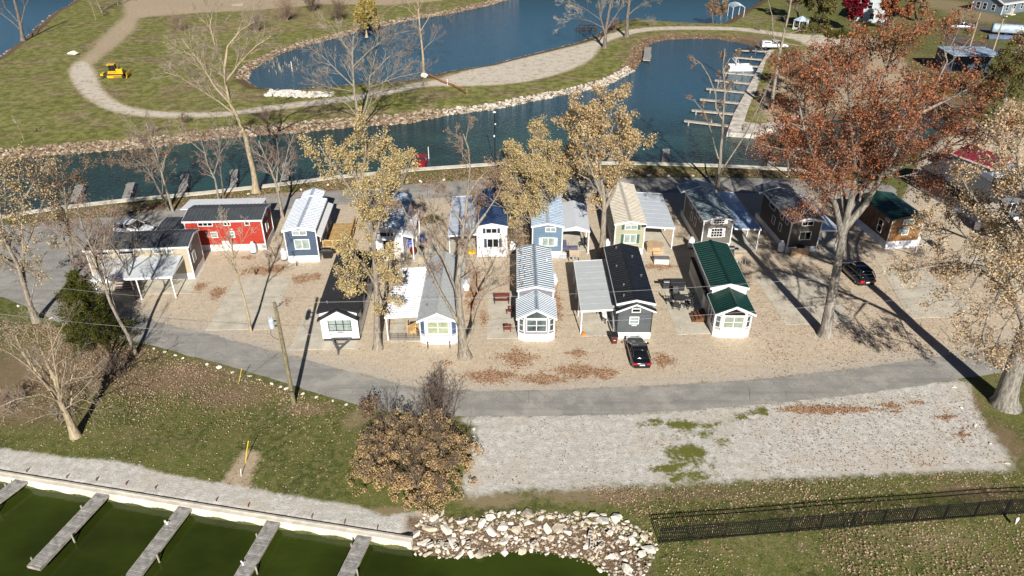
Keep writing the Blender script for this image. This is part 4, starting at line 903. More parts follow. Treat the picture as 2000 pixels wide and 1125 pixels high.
# bare sycamore in front of the grey cottage
tree('bare_tree','large bare multi-limbed tree with pale trunk in front of the grey shingle cottage',(908,697),[
 ([(908,697),(904,670),(902,640),(897,600),(894,550),(898,516),(907,485,.3),(919,457,.5),(948,418,1)],.55,.12),
 ([(903,655),(893,627),(878,600),(850,550,-.3),(815,480,-.6),(800,435,-.8),(785,400,-1)],.22,.05),
 ([(896,600),(890,565,.5),(870,515,.8),(850,470,1.2),(835,440,1.4),(822,410,1.5)],.16,.04),
 ([(897,520),(905,450,.6),(913,380,.8),(918,330,1),(915,290,1),(905,262,1)],.24,.05),
 ([(907,675),(924,640),(930,600,.3),(944,575,.5),(962,548,.6),(985,515,.9),(1005,480,1.2)],.26,.05),
 ([(944,575,.5),(950,530,0),(940,490,-.5)],.10,.03),([(913,380,.8),(935,350,1.6),(955,330,2)],.1,.03),([(905,440,.6),(880,400,1.2),(860,350,1.5)],.12,.03),([(948,418,1),(970,385,1.3),(985,350,2)],.08,.03),([(880,470,.5),(850,430,-.8),(830,370,-1.5)],.1,.03)],11,
 P=dict(nch={2:5,3:5,4:4},maxd=3,rmin=.016),bark='grey',twig='twigr',lim=.9,L1=3.0,t1=.4,t1trunk=.55,leaf='brush',nleaf=1,lsize=.13,lspread=.3)
# golden maple
tree('golden_maple','tall golden maple with single grey trunk between the white trailer cottage and ribbed awning',(738,681),[
 ([(738,681),(736,600),(733,540),(731,490),(728,455),(712,410),(705,370),(690,330),(680,300)],.42,.10),
 ([(730,470),(742,430),(757,400),(765,350,.8),(775,310,1)],.2,.05),([(712,410),(690,380),(665,340,-.5),(640,310,-1),(625,285,-1)],.16,.05),
 ([(705,370),(712,320,.8),(715,280,1),(712,250,1)],.14,.04),([(728,455),(720,400,-1.5),(735,360,-2.5)],.14,.04),([(757,400),(785,360,-.5),(800,320,-1)],.12,.04),
 ([(735,560),(712,520,-.8),(690,495,-1.4),(672,480,-1.6)],.13,.03),([(735,600),(710,560,-1.5),(690,545,-2),(675,560,-2.2)],.10,.03),([(733,520),(758,490,-.6),(765,540,-1)],.09,.03),([(734,580),(752,560,-1),(758,590,-1.4)],.08,.03),([(705,370),(745,330,2.0),(745,290,2.5)],.12,.04)],12,
 P=dict(nch={2:5,3:4},maxd=3,t0={2:.1,3:.1},rat={1:.6,2:.55,3:.55,4:.5}),bark='grey',twig='twig',lim=1.5,L1=2.1,leaf='yellow',nleaf=14,lsize=.15,lspread=.42,t1=.25,t1trunk=.45)
tree('golden_maple','golden orange maple with twin trunks behind the blue-grey roofed centre cottage',(1050,486),[
 ([(1050,486),(1049,440),(1047,410),(1045,370),(1040,320),(1040,280)],.36,.08),([(1047,480),(1042,440),(1030,400),(1012,360),(1000,320),(990,290)],.2,.05),
 ([(1048,420),(1062,380),(1075,330,.5),(1085,290,.5)],.18,.05),([(1045,380),(1040,340,-1.5),(1020,320,-2)],.12,.04),([(1047,400),(1075,370,-1),(1100,350,-1.5)],.14,.04),([(1040,330),(1055,290,1),(1050,260,1.5)],.1,.03),([(1046,390),(1050,340,2.5),(1060,300,3.5)],.14,.04),([(1040,440),(1010,415,-1),(990,400,-1.5)],.10,.03)],13,
 P=dict(nch={2:6,3:4},maxd=3,t0={2:.1,3:.1},rat={1:.6,2:.55,3:.55,4:.5}),bark='grey',leaf='yellow',nleaf=15,lsize=.155,lspread=.48,lim=1.7,L1=2.4,t1=.2,t1trunk=.35)
tree('tan_leaf_tree','tall tree with sparse tan leaves at the left of the tan roofed sage cottage',(1175,500),[
 ([(1175,500),(1178,450),(1180,410),(1178,370),(1172,330),(1170,290),(1172,240),(1180,190)],.5,.08),
 ([(1180,410),(1200,370),(1208,330),(1215,280,.5),(1225,240,.8)],.26,.05),([(1178,390),(1158,340),(1140,290),(1130,240),(1125,200)],.22,.05),([(1172,320),(1190,270,2),(1205,220,3),(1210,190,3.5)],.16,.04),([(1172,320),(1150,270,-2),(1150,210,-3)],.15,.04),([(1208,330),(1235,300,-1),(1245,280,-1.5)],.12,.04),([(1170,290),(1185,240,-2),(1200,200,-2.5)],.12,.04),([(1140,290),(1115,260,.8),(1105,240,1)],.1,.03),([(1178,380),(1150,350,1.5),(1120,335,2.5),(1105,310,3)],.12,.03)],14,
 P=dict(nch={2:5,3:4},maxd=3,rmin=.016),bark='grey',leaf='tanl',twig='twig',nleaf=8,lsize=.21,lspread=.5,lim=1.6,L1=2.7,t1=.2,t1trunk=.4)
# red oak
tree('red_oak','huge rust-red oak with thick pale trunk standing by the concrete pads at right',(1612,655),[
 ([(1612,655),(1618,615),(1626,570),(1637,510),(1648,455),(1656,415),(1672,350),(1690,280),(1712,200),(1735,130),(1750,80)],.62,.10),
 ([(1645,465),(1632,400,-1),(1610,345,-1.5),(1588,300,-2),(1570,250,-2),(1560,200,-2)],.34,.07),([(1654,425),(1640,350,2),(1620,270,3),(1605,190,4),(1600,140,4)],.30,.06),
 ([(1650,445),(1690,400,-.5),(1722,340,-1),(1760,280,-1.5),(1800,220,-1.5),(1830,160,-1)],.36,.07),([(1655,415),(1700,350,3),(1745,270,4.5),(1785,190,6),(1800,130,7)],.3,.06),
 ([(1722,340,-1),(1775,320,-2),(1830,300,-2.5),(1885,270,-3),(1930,240,-3)],.2,.05),([(1672,350),(1665,280,-3),(1660,210,-4),(1650,130,-4)],.22,.05),([(1712,200),(1690,140,1),(1680,80,1)],.15,.05),([(1735,130),(1770,90,-1),(1790,60,-1)],.1,.04),
 ([(1588,300,-2),(1555,290,-1),(1530,300,-.5)],.12,.04),([(1800,220,-1.5),(1860,190,-1),(1900,170,0)],.14,.04),([(1690,280),(1740,250,-5),(1760,200,-7)],.16,.04),([(1620,380,-1),(1600,380,-4),(1580,370,-5.5)],.12,.04),([(1610,345,-1.5),(1575,330,1),(1545,310,3),(1530,280,4)],.16,.04),([(1632,400,-1),(1600,380,2),(1570,350,4)],.12,.04),([(1620,270,3),(1580,220,4),(1550,180,5),(1530,160,6)],.16,.04),([(1830,160,-1),(1850,120,0),(1840,80,0)],.1,.04),([(1785,190,6),(1830,190,8),(1880,220,9)],.14,.04),
 ([(1660,210,-4),(1630,160,-5),(1620,110,-5)],.1,.04),([(1722,340,-1),(1760,345,1),(1800,335,2)],.12,.04)],15,
 P=dict(nch={2:6,3:4},maxd=3,t0={2:.15,3:.1}),bark='oak',twig='twigd',leaf='rust',nleaf=9,lsize=.165,lspread=.6,lim=1.35,L1=3.9,t1=.25,t1trunk=.5)
# beige oak at right edge
tree('beige_oak','old thick-trunked oak with papery beige leaves at the right edge beside the lane',(1962,790),[
 ([(1962,790),(1972,750),(1985,710),(2000,660),(2030,590),(2060,500),(2080,400),(2090,300)],.95,.25),
 ([(2005,650),(1985,600,-1),(1960,560,-2),(1920,530,-2.5),(1870,510,-3),(1820,520,-3.5),(1770,530,-3.5)],.28,.05),([(2020,610),(1990,540,2),(1955,480,3),(1930,420,4),(1890,370,5),(1870,330,5)],.3,.05),
 ([(2050,530),(2000,460,-1),(1960,410,-1),(1940,360,-1),(1950,300,0),(1960,250,0)],.28,.05),([(1960,560,-2),(1935,600,-3),(1920,650,-4),(1925,700,-4)],.16,.04),([(1990,600,-1),(1960,640,-3.5),(1940,690,-4.5)],.14,.04),([(1920,530,-2.5),(1890,570,-3),(1860,600,-3.5)],.12,.04),([(2060,500),(2010,400,-3),(1990,330,-4),(1980,270,-4)],.26,.05),
 ([(1955,480,3),(1900,470,3),(1850,450,3),(1810,440,3)],.15,.04),([(2030,600),(2000,700,-3),(1985,690,-4)],.1,.04),([(1930,420,4),(1890,410,4),(1850,380,5)],.12,.04),([(1985,600,-1),(1965,520,-5),(1920,480,-7)],.16,.04),([(2060,500),(2120,420,2),(2180,350,4),(2220,300,5)],.3,.06),([(2050,530),(2040,440,6),(2000,360,9),(1960,330,11)],.3,.06),([(2080,400),(2060,300,4),(2030,200,8)],.25,.06),([(2060,500),(2150,480,-2),(2230,440,-3)],.26,.06),([(2080,400),(2140,300,-3),(2180,200,-4)],.22,.05),([(2040,440,6),(2090,380,9),(2120,330,11)],.2,.05),([(2090,300),(2080,200,2),(2060,120,3)],.2,.05)]+[([(2075,430),(2075+dx*.4,380,dy*.4),(2075+dx,yy,dy)],.2,.05) for dx,yy,dy in ((60,420,-8),(120,380,-5),(20,460,-10),(150,300,3),(100,260,8),(40,330,10),(-10,380,12),(180,420,-9),(80,480,6),(-20,300,7),(60,200,-2),(130,340,11))],16,
 P=dict(nch={2:5,3:3},maxd=3,t0={2:.15,3:.1}),bark='oak',twig='twigd',leaf='beige',nleaf=8,lsize=.165,lspread=.6,lim=1.5,L1=2.7,t1=.25,t1trunk=.6)
# far bank trees
tree('bare_tree','big bare tree with leaning ochre trunk on the seawall grass behind the red cottage',(500,375),[
 ([(500,375),(494,330),(480,270),(462,225),(448,200),(440,160),(438,130)],.5,.12),([(448,200),(420,170,-1),(390,120,-1.5),(355,75,-2)],.22,.04),([(438,130),(445,90,1),(470,60,1),(500,40,1)],.2,.05),([(440,160),(470,120,-1),(500,90,-1),(530,70,-1)],.2,.04),([(438,130),(420,90,2),(410,50,2.5),(415,25,3)],.16,.04),([(462,225),(430,200,2),(390,175,3),(350,150,3),(320,140,3)],.15,.04),([(440,150),(400,130,3),(360,100,5)],.14,.04)],21,
 P=dict(nch={2:6,3:6,4:4},maxd=3,rmin=.02),bark='tan',twig='twig',lim=1.7,L1=4.0,t1=.3,t1trunk=.75)
tree('bare_tree','spreading bare tree with clustered trunks on the rocky far bank above the yellow maple',(703,250),[
 ([(703,250),(698,220),(692,180),(690,150),(688,110),(690,70)],.34,.08),([(700,245),(712,215),(720,185),(722,150),(735,100),(740,60)],.22,.05),([(700,230),(680,205),(650,185),(615,175,-1)],.14,.04),([(706,240),(720,210),(730,180),(760,150,1),(790,130,1)],.16,.04),([(692,170),(660,140),(630,110),(600,90)],.16,.04),([(690,130),(720,100,-1),(760,70,-2),(800,60,-2)],.15,.04),([(722,150),(760,110,1),(810,90,1)],.12,.04),([(692,180),(640,170,-2),(590,150,-3)],.12,.04),([(722,170),(780,150,-2),(830,140,-3)],.12,.04),([(690,110),(660,70,2),(640,40,3)],.14,.04)],22,
 P=dict(nch={2:5,3:6,4:4},maxd=3,rmin=.02),bark='grey',twig='twig',lim=1.7,L1=3.8,t1=.3,t1trunk=.5)
tree('bare_tree','slender bare tree with tan trunk beside the pond path and orange netting',(828,150),[([(828,150),(826,110),(822,70),(818,30),(815,-20)],.30,.10),([(822,60),(840,30,1),(870,20,2)],.1,.03),([(820,40),(795,15,-1),(770,10,-2)],.1,.03),([(824,100),(845,80,1),(855,60,1)],.06,.02),([(818,20),(830,-10,2),(860,-20,3)],.1,.03)],23,
 P=dict(nch={2:4,3:4,4:3},maxd=3,rmin=.02),bark='tan',twig='twigr',lim=1.6,L1=3.0,t1=.4,t1trunk=.55)
tree('bare_tree','tall bare tree with several stems at the tip of the gravel spit',(1181,94),[([(1181,94),(1183,60),(1190,20),(1200,-30)],.5,.2),([(1182,70),(1172,30),(1168,-10)],.26,.1),([(1183,60),(1210,20,1),(1225,-20,2)],.2,.06),([(1180,55),(1150,40,-1),(1110,35,-1),(1095,55,-1)],.14,.03),([(1175,40),(1140,15,1),(1105,0,1)],.12,.03)],24,
 P=dict(nch={2:5,3:5,4:3},maxd=3,rmin=.022),bark='dark',twig='twigw',lim=1.1,L1=4.2,t1=.3,t1trunk=.6)
tree('bare_tree','bare tree with thick straight trunk just right of the spit tip tree',(1224,72),[([(1224,72),(1225,35),(1229,0),(1232,-40)],.55,.25),([(1226,30),(1250,10,1),(1280,0,1)],.18,.04),([(1228,10),(1210,-15,-2),(1190,-30,-2)],.18,.04),([(1229,0),(1260,-15,-1),(1290,-20,-1)],.15,.04)],25,
 P=dict(nch={2:5,3:4,4:3},maxd=3,rmin=.022),bark='dark',twig='twigw',lim=1.1,L1=4.2,t1=.3,t1trunk=.6)
tree('bare_tree','dark bare tree with several stems on the lakeshore at the top left corner',(45,78),[([(45,78),(38,40),(28,0),(20,-40)],.5,.2),([(42,60),(20,40),(0,25),(-25,10)],.22,.06),([(40,50),(48,15),(62,-15)],.2,.06),([(38,45),(10,15,1),(0,-15,2)],.16,.05)],26,
 P=dict(nch={2:4,3:4,4:3},maxd=3,rmin=.025),bark='dark',twig='twigd',lim=.5,L1=3.2,t1=.3,t1trunk=.6)
tree('twiggy_tree','slim double-trunked tree with reddish twig tufts by the back lane',(1402,372),[([(1402,372),(1405,330),(1408,290),(1412,240),(1416,180),(1412,130),(1416,95)],.32,.06),([(1404,345),(1418,320),(1438,290),(1462,250),(1490,190),(1508,150)],.15,.04),([(1410,232),(1398,210),(1398,180),(1408,150)],.14,.05),([(1403,310),(1390,260),(1375,220),(1355,195)],.12,.04),([(1398,185),(1385,150),(1370,125),(1350,110)],.1,.03),([(1412,140),(1425,115),(1440,105)],.08,.03)],27,
 P=dict(nch={2:4,3:5,4:3},maxd=3,rmin=.016),bark='grey',twig='twigr',lim=.9,L1=1.7,t1=.5,t1trunk=.6,leaf='brush',nleaf=3,lsize=.16,lspread=.3)
tree('bare_tree','tall dark-branched bare tree beside the marina walkway',(1505,215),[([(1505,215),(1512,170),(1520,120),(1528,80),(1540,30),(1548,-20)],.42,.15),([(1524,100),(1510,70,-1),(1508,30,-1),(1500,0,-1)],.16,.05),([(1530,70),(1560,60,1),(1570,40,1)],.14,.04),([(1528,85),(1565,90,-1),(1600,70,-1)],.12,.03),([(1520,120),(1500,110),(1480,85)],.1,.03)],28,
 P=dict(nch={2:4,3:4,4:3},maxd=3,rmin=.02),bark='grey',twig='twigd',lim=.6,L1=2.2,t1=.35,t1trunk=.6)
tree('bare_tree','slim bare trunk rising over the concrete pad beside the utility pole',(490,648),[([(490,648),(484,610),(470,560),(462,530),(455,490),(448,450),(443,430)],.17,.04),([(468,552),(490,520,1),(515,490,1.5)],.06,.02),([(464,535),(440,500,-.8),(415,480,-1.2)],.06,.02),([(458,505),(475,470,-1),(490,440,-1)],.05,.02),([(455,490),(430,460,1),(420,435,1)],.05,.02)],29,
 P=dict(nch={2:5,3:4,4:3},maxd=3,rmin=.012),bark='tan',twig='twigw',lim=1.6,L1=1.8,t1=.15,t1trunk=.45)
tree('beige_leaf_tree','tree with papery tan leaves leaning over the lane bend at the left edge',(72,628),[([(72,628),(60,600),(48,560),(35,520),(15,480),(0,450)],.36,.1),([(50,570),(45,500,1),(42,440,1.5),(40,380,2),(35,330,2)],.2,.04),([(58,598),(66,560),(70,530,.5),(90,490,1)],.1,.03),([(35,520),(0,500,-1),(-30,480,-2)],.12,.04),([(45,500,1),(70,430,0),(95,370,0)],.12,.03),([(15,480),(-5,400,1),(0,330,2)],.14,.04),([(42,440,1.5),(10,380,3),(5,320,3)],.1,.03),([(40,400,2),(70,350,3),(90,320,3)],.08,.03)],30,
 P=dict(nch={2:5,3:4},maxd=3,rmin=.016),bark='grey',twig='twigd',leaf='tanl',nleaf=2,lsize=.18,lspread=.6,lim=1.8,L1=2.7,t1=.25,t1trunk=.55)
tree('bare_tree','large bare tree with mossy forked trunk on the lower left lawn',(148,852),[([(148,852),(135,820),(118,785),(95,755),(70,725),(45,690),(30,655)],.36,.07),([(122,795),(108,745,.5),(90,705,.8),(75,670,1),(65,640,1)],.22,.04),([(116,780),(112,740,-.8),(105,700,-1),(100,660,-1)],.16,.04),([(100,762),(55,715,-1),(20,690,-1.5),(-10,675,-2)],.13,.03),([(135,820),(140,780,1),(138,745,1.5),(150,700,2)],.12,.03),([(118,785),(80,770,-1.5),(30,780,-2.5),(-10,800,-3)],.09,.03),([(128,805),(90,810,-2),(50,825,-3)],.07,.02),([(110,760),(140,740,-1),(185,735,-1.5)],.08,.02),([(90,705,.8),(110,660,2),(125,630,3)],.08,.02),([(125,800),(160,780,-1),(190,790,-2)],.06,.02)],31,
 P=dict(nch={2:5,3:5,4:3},maxd=3,rmin=.011),bark='tan',twig='twig',lim=1.05,L1=3.2,t1=.2,t1trunk=.4)
# bare group over the beige cottage
for i,(b,ls,lb) in enumerate([((268,582),[([(268,582),(258,555),(247,525),(225,490),(210,455)],.15,.05),([(247,525),(262,500),(266,470),(272,440)],.07,.03),([(225,490),(205,470,-1),(180,440,-1)],.06,.02)],'crooked bare sapling in front of the beige cottage awning'),
 ((266,692),[([(266,692),(250,655),(232,625),(215,590),(200,545),(185,500),(160,440),(150,400)],.22,.06),([(232,625),(215,570,.5),(200,510,.8),(195,460,1)],.10,.03),([(200,545),(175,500,-1),(140,460,-1.5),(100,430,-2)],.09,.03),([(195,520),(205,460,1),(185,400,1.5)],.09,.03)],'dark bare tree with a pale lower trunk growing out beside the dark cedar'),
 ((148,560),[([(148,560),(140,500),(135,450),(128,400),(125,360),(120,330)],.22,.05),([(140,500),(110,440),(95,390),(70,340)],.1,.03),([(128,410),(150,360,1),(170,320,1)],.1,.03),([(133,430),(100,370,2),(80,330,3)],.09,.03)],'bare tree at the lane bend left of the beige cottage'),
 ((330,412),[([(330,412),(318,385),(300,350),(285,325),(262,310)],.22,.07),([(300,350),(290,310,1),(270,280,1)],.1,.03),([(285,325),(255,320,-1),(225,310,-1)],.08,.03),([(318,385),(315,340,1),(325,300,1)],.08,.03)],'low leaning bare tree behind the white wagon'),
 ((338,414),[([(338,414),(328,380),(315,335),(305,300),(298,275),(285,240)],.20,.05),([(315,335),(325,300,1),(335,260,1)],.09,.03),([(305,300),(280,270,-1),(260,240,-1)],.08,.03)],'slim pale bare tree behind the white wagon'),
 ((428,395),[([(428,395),(420,350),(405,320),(398,290),(385,250)],.2,.05),([(418,340),(430,300,1),(425,260,1)],.08,.03),([(400,300),(370,275,-1),(345,245,-1)],.08,.03)],'bare tree growing from the grass strip behind the red cottage roof'),
 ((436,393),[([(436,393),(433,350),(428,310),(430,270),(420,230)],.15,.04),([(430,300),(450,270,1),(465,240,1)],.07,.02)],'thin pale bare tree close to the seawall behind the red cottage'),
 ((552,425),[([(552,425),(546,390),(538,355),(520,310),(505,275)],.26,.07),([(544,372),(555,330),(562,295),(575,260)],.13,.04),([(540,360),(545,310,1),(540,270,1)],.12,.03),([(520,310),(500,300,-1),(480,280,-1)],.08,.03)],'pale forked bare tree between the red cottage and the navy cottage'),
 ((212,610),[([(212,610),(205,560),(195,515),(200,470),(190,420)],.16,.05),([(195,515),(170,490,-1),(150,480,-1)],.07,.02),([(198,480),(220,440,1),(235,410,1)],.07,.02)],'thin bare tree rising through the dark cedar')]):
    tree('bare_tree',lb,b,ls,40+i,P=dict(nch={2:5,3:5,4:3},maxd=3,rmin=.014),bark='grey' if i%3 else 'dark',twig='twigr' if i%2 else 'twig',lim=2.1,L1=2.4,t1=.2,t1trunk=.4,leaf='brush' if i in(3,2) else None,nleaf=1,lsize=.14,lspread=.4)
# generic far / edge trees
for i,(b,top,k,tf,sp,ti,r0,bk,tw,lf,nl,ls_,lb,L1) in enumerate([
 ((1668,62),(1668,-12),9,.2,3.6,50,.25,'dark','twigd','burg',16,.5,'burgundy-leaved tree in front of the pale grey far house',2.2),
 ((1393,47),(1388,8),5,.3,2,45,.15,'dark','twigr','brush',4,.3,'small reddish tree on the lake edge left of the flagpole',1.4),
 ((1407,48),(1415,10),5,.3,2,45,.12,'dark','twigr','brush',4,.3,'small reddish tree on the lake edge right beside the flagpole',1.4),
 ((716,72),(715,5),8,.25,3,60,.25,'tan','twig','willow',14,.5,'yellow weeping willow on the far pond shore',2.6),
 ((1600,60),(1600,-10),8,.2,4,55,.3,'dark','twigd','olive',10,.5,'dull olive tree at the top left of the burgundy tree',2.8),
 ((1560,40),(1550,-25),7,.2,4,55,.3,'dark','twigd','brush',8,.5,'thin brown-leaved tree above the hexagonal gazebo roof',2.8),
 ((1790,40),(1780,-20),7,.2,4,50,.3,'dark','twigr','brush',12,.45,'brown leafed tree behind the top of the red oak',3),
 ((1745,60),(1740,5),6,.2,3.5,50,.25,'dark','twigr','rust',10,.45,'small rust tree behind the upper left of the red oak crown',3),
 ((1965,200),(1960,110),9,.15,4,50,.25,'dark','twigd','olive',7,.3,'brown-green thicket tree right of the mottled roof shelter',3),
 ((2010,180),(2010,70),9,.15,4,50,.25,'dark','twigd','brush',7,.3,'brown thicket tree at the right edge below the covered camper',3),
 ((1940,240),(1945,170),8,.15,3,55,.2,'dark','twigd','olive',6,.3,'low scrubby tree at the right edge above the sand lot',2.5),
 ((1990,300),(1985,215),7,.2,3,50,.2,'grey','twigd','beige',5,.26,'beige leaved small tree at right edge above the red roofed shed',2.5),
 ((200,26),(175,-30),6,.2,3,45,.15,'grey','twig',None,0,0,'grey bare tree near the top left lake bank',3),
 ((188,40),(172,-10),4,.4,1.5,30,.07,'tan','twig',None,0,0,'thin pale bare pole-like tree on the left bank slope',1),
 ((230,10),(225,-40),6,.2,3,45,.15,'dark','twigd',None,0,0,'dark bare tree beside the dirt road at the top left',3),
 ((47,275),(25,225),3,.5,.8,35,.04,'tan','twigw',None,0,0,'tiny bare sapling on the left rocky bank',.7),
 ((1560,340),(1548,255),6,.3,2.5,45,.22,'dark','twigd','rust',5,.28,'dark-trunked rust tree on the canal bank behind the brown cottage',2.2),
 ((1540,345),(1535,240),6,.3,2.5,45,.18,'dark','twigd','rust',5,.28,'thinner rust tree just left of the dark trunk on the canal bank',2.2),
 ((1455,300),(1500,170),4,.4,1.5,45,.10,'grey','twigr',None,0,0,'thin slanting bare tree reaching over the marina walkway',1.4),
 ((1570,230),(1575,140),9,.15,4,55,.2,'dark','twigd','brush',8,.3,'pale brown scrub tree on the sandy lot left of the red oak',3),
 ((1640,180),(1635,100),9,.15,4,55,.2,'dark','twigd','brush',8,.3,'pale brown scrub tree behind the left side of the red oak crown',3),
 ((1545,180),(1550,110),8,.15,3.5,55,.18,'dark','twigw','brush',5,.3,'sparse pale scrub tree beside the end of the marina walkway',2.6)]):
    tree('tree' if lf else 'bare_tree',lb,b,A_(top,k,tf,sp,ti,r0),70+i,P=dict(nch={2:5,3:4,4:3},maxd=3,rmin=.022 if b[1]<250 else .014),bark=bk,twig=tw,leaf=lf,nleaf=nl,lsize=ls_,lspread=.6,lim=1.2,L1=L1,t1=.2,t1trunk=.35,droop=1.6 if lf=='willow' else 0)
# cedar
def cedar(name,label,base,h,w,seed):
    r=random.Random(seed); B=G(*base); e=empty(name,(B.x,B.y,0)); tag(e,label,'evergreen'); T=MB(); T.tube([V((0,0,0)),V((-.2,.2,h*.5)),V((0,0,h))],[.2,.12,.03],7); T.build('trunk',BK['dark'],e,fixn=False)
    M=MB();tips=[];K=MB()
    for k in range(330):
        z=r.uniform(.06,.98)*h; a=r.uniform(0,6.28); rr=w*(1-z/h)**.6*r.uniform(.45,1.08)*(1+.25*math.sin(3*a+z)); p=V((0,0,z*.9)); q=V((rr*math.cos(a),rr*math.sin(a),z+r.uniform(-.2,.5)))
        K.tube([p,p.lerp(q,.5)+rv(r)*.1,q],[.03,.02,.01],3)
        for t in(.6,.75,.88,1): tips.append((p.lerp(q,t),(q-p).normalized()))
    K.build('branches',BK['dark'],e,fixn=False); leaves(M,tips,34,.16,.46,r,0,.45); M.build('crown',LF['green'],e,fixn=False)
cedar('cedar','dark green cedar bush beside the lane left of the concrete pad',(190,668),7.6,3.5,5)
# bushes
def bush(name,label,base,rx,ry,h,seed,leaf,n,nl,ls_,twig='twigd',stem=90,spread=.35,cat='bush',pts=None):
    r=random.Random(seed); B=G(*base); e=empty(name,(B.x,B.y,0)); tag(e,label,cat); K=MB();tips=[];M=MB()
    for k in range(n):
        a=r.uniform(0,6.28); q=math.sqrt(r.random()); lo=1+.14*math.sin(3*a+seed)+.08*math.sin(7*a+2*seed); x=rx*q*lo*math.cos(a); y=ry*q*lo*math.sin(a); hh=h*(1-.82*q**3.0)*r.uniform(.3,1.1)*(.8+.35*math.sin(x*1.7+seed)*math.cos(y*1.9)); p=V((x,y,hh))
        tips.append((p,V((0,0,1)))); 
        if k<stem: 
            c=V((x*.25,y*.25,0)); K.tube([c,c.lerp(p,.5)+rv(r)*.2,p+V((x*.03,y*.03,.35))],[.04,.025,.012],3)
    K.build('stems',BK[twig],e,fixn=False)
    if nl: leaves(M,tips,nl,ls_,spread,r); M.build('foliage',LF[leaf],e,fixn=False)
    return e
def shrubmass(name,label,base,mounds,seed,leaf,nl,ls_,twig='twigd'):
    r=random.Random(seed); B=G(*base); e=empty(name,(B.x,B.y,0)); tag(e,label,'bush'); K=MB();M=MB();tips=[];P=dict(DEF);P.update(nch={2:4,3:3},maxd=3,rmin=.010,split=0)
    for (mx,my,mr,mh) in mounds:
        for k in range(int(mr*mr*9)):
            a=r.uniform(0,6.28); q=math.sqrt(r.random()); x=mx+mr*q*math.cos(a); y=my+mr*q*math.sin(a); hh=mh*math.sqrt(max(.02,1-q*q))*r.uniform(.45,1.05); p=V((x,y,hh)); cs=r.uniform(.12,.34); d=r.uniform(.4,1.3)
            for _ in range(int(nl*d)): u=rv(r); tips.append((p+V((u.x*cs*1.3,u.y*cs*1.3,u.z*cs)),u))
            if r.random()<.33: c=V((mx*.7,my*.7,0)); K.tube([c,c.lerp(p,.5)+rv(r)*.2,p+rv(r)*.25+V((0,0,r.uniform(0,.5)))],[.04,.022,.010],3)
        for k in range(int(mr*5)):
            a=r.uniform(0,6.28); tl=r.uniform(.1,.9); grow(P,K,K,[],V((mx,my,mh*.3)),V((math.cos(a)*math.sin(tl),math.sin(a)*math.sin(tl),math.cos(tl))),mh*r.uniform(.75,1.15),.03,1,r)
    K.build('stems',BK[twig],e,fixn=False); leaves(M,tips,1,ls_,.05,r); M.build('foliage',LF[leaf],e,fixn=False); return e
shrubmass('autumn_bush','large ragged ochre-brown bush between the lower lawn and the grey gravel lot',(803,925),[(0,0,2.6,3.3),(-2.6,.8,2.0,2.4),(2.4,.9,2.2,2.9),(-1.0,2.9,2.1,3.4),(1.6,3.0,2.2,3.3),(3.4,-.6,1.7,2.2),(-3.2,-.9,1.5,1.7),(.8,-2.2,2.0,2.0),(-1.2,-1.8,1.7,1.9),(2.6,-2.3,1.6,1.5),(-3.4,2.3,1.4,2.0),(1.4,-3.6,1.4,1.1),(4.2,2.0,1.3,1.9),(-2.3,3.6,1.5,3.0)],3,'bushl',95,.105)
if 0: bush('autumn_bush','large ragged ochre-brown bush between the lower lawn and the grey gravel lot',(803,912),5.3,4.6,4.4,3,'bushl',2300,30,.155,stem=420,spread=.42)
def twigbush(name,label,base,R0,h,n,seed,twig,leaf=None,cat='bush'):
    r=random.Random(seed); B=G(*base); e=empty(name,(B.x,B.y,0)); tag(e,label,cat); T=MB();K=MB();tips=[]
    P=dict(DEF);P.update(nch={2:4,3:4,4:3},maxd=3,rmin=.012,split=0)
    for k in range(n):
        a=r.uniform(0,6.28); tl=r.uniform(.05,.75); d=V((math.cos(a)*math.sin(tl),math.sin(a)*math.sin(tl),math.cos(tl))); grow(P,T,K,tips,V((r.gauss(0,R0*.2),r.gauss(0,R0*.2),0)),d,h*r.uniform(.6,1.1),.04,1,r)
    K.build('stems',BK[twig],e,fixn=False)
    if leaf: M=MB(); leaves(M,tips,2,.14,.3,r); M.build('foliage',LF[leaf],e,fixn=False)
twigbush('bare_shrub','leafless purple-grey shrub poking above the back of the ochre bush',(860,812),2,3.6,34,5,'twigd')
twigbush('bare_shrub','low bare shrub at the left rim of the ochre bush beside the lane stones',(722,812),1,1.6,14,6,'twigd','brush')
for i,(b,h,n,lb) in enumerate([((20,800),2.2,16,'bare twiggy shrub at the left edge of the lower lawn'),((230,735),2.5,16,'bare shrub beside the cedar shadow on the lower lawn'),((115,1000-180),1.8,10,'small bare shrub left of the forked bare tree'),((560,40),5.5,44,'grey brush thicket on the far pond bank left'),((610,22),6,44,'grey brush thicket on the far pond bank middle'),((500,62),5.5,40,'grey brush thicket above the pond tip'),((350,60),4.5,30,'low brush on the grass island near the dirt field'),((660,40),6,44,'grey brush thicket beside the willow'),((1270,52),2.5,14,'reddish brush on the rocky spit right of the tall trees'),((1200,60),3,16,'brown brush between the two spit trees'),((360,240),2,12,'reddish bare shrub on the near path bank left'),((300,262),2,12,'leafless shrub on the rocks of the left bank'),((520,238),2.4,14,'leafless shrub on the bank left of the clustered tree'),((1480,60),2,10,'brush clump along the marina lane'),((1505,300),2.2,12,'red berried shrub beside the marina wall end')]):
    twigbush('bare_shrub',lb,b,1.6,h,n,200+i,('twigr','twigd','twig')[i%3],'brush' if i in(3,4,5,7,9) else 'burg' if i==14 else None)
bush('evergreen_shrub','low spreading dark green juniper beside the burgundy tree',(1640,72),4,2.5,1.6,8,'green',300,16,.3,stem=10)
bush('hedge','olive shrub row by the gazebo at top right',(1590,62),5,2.5,2.2,9,'olive',260,14,.3,stem=10)
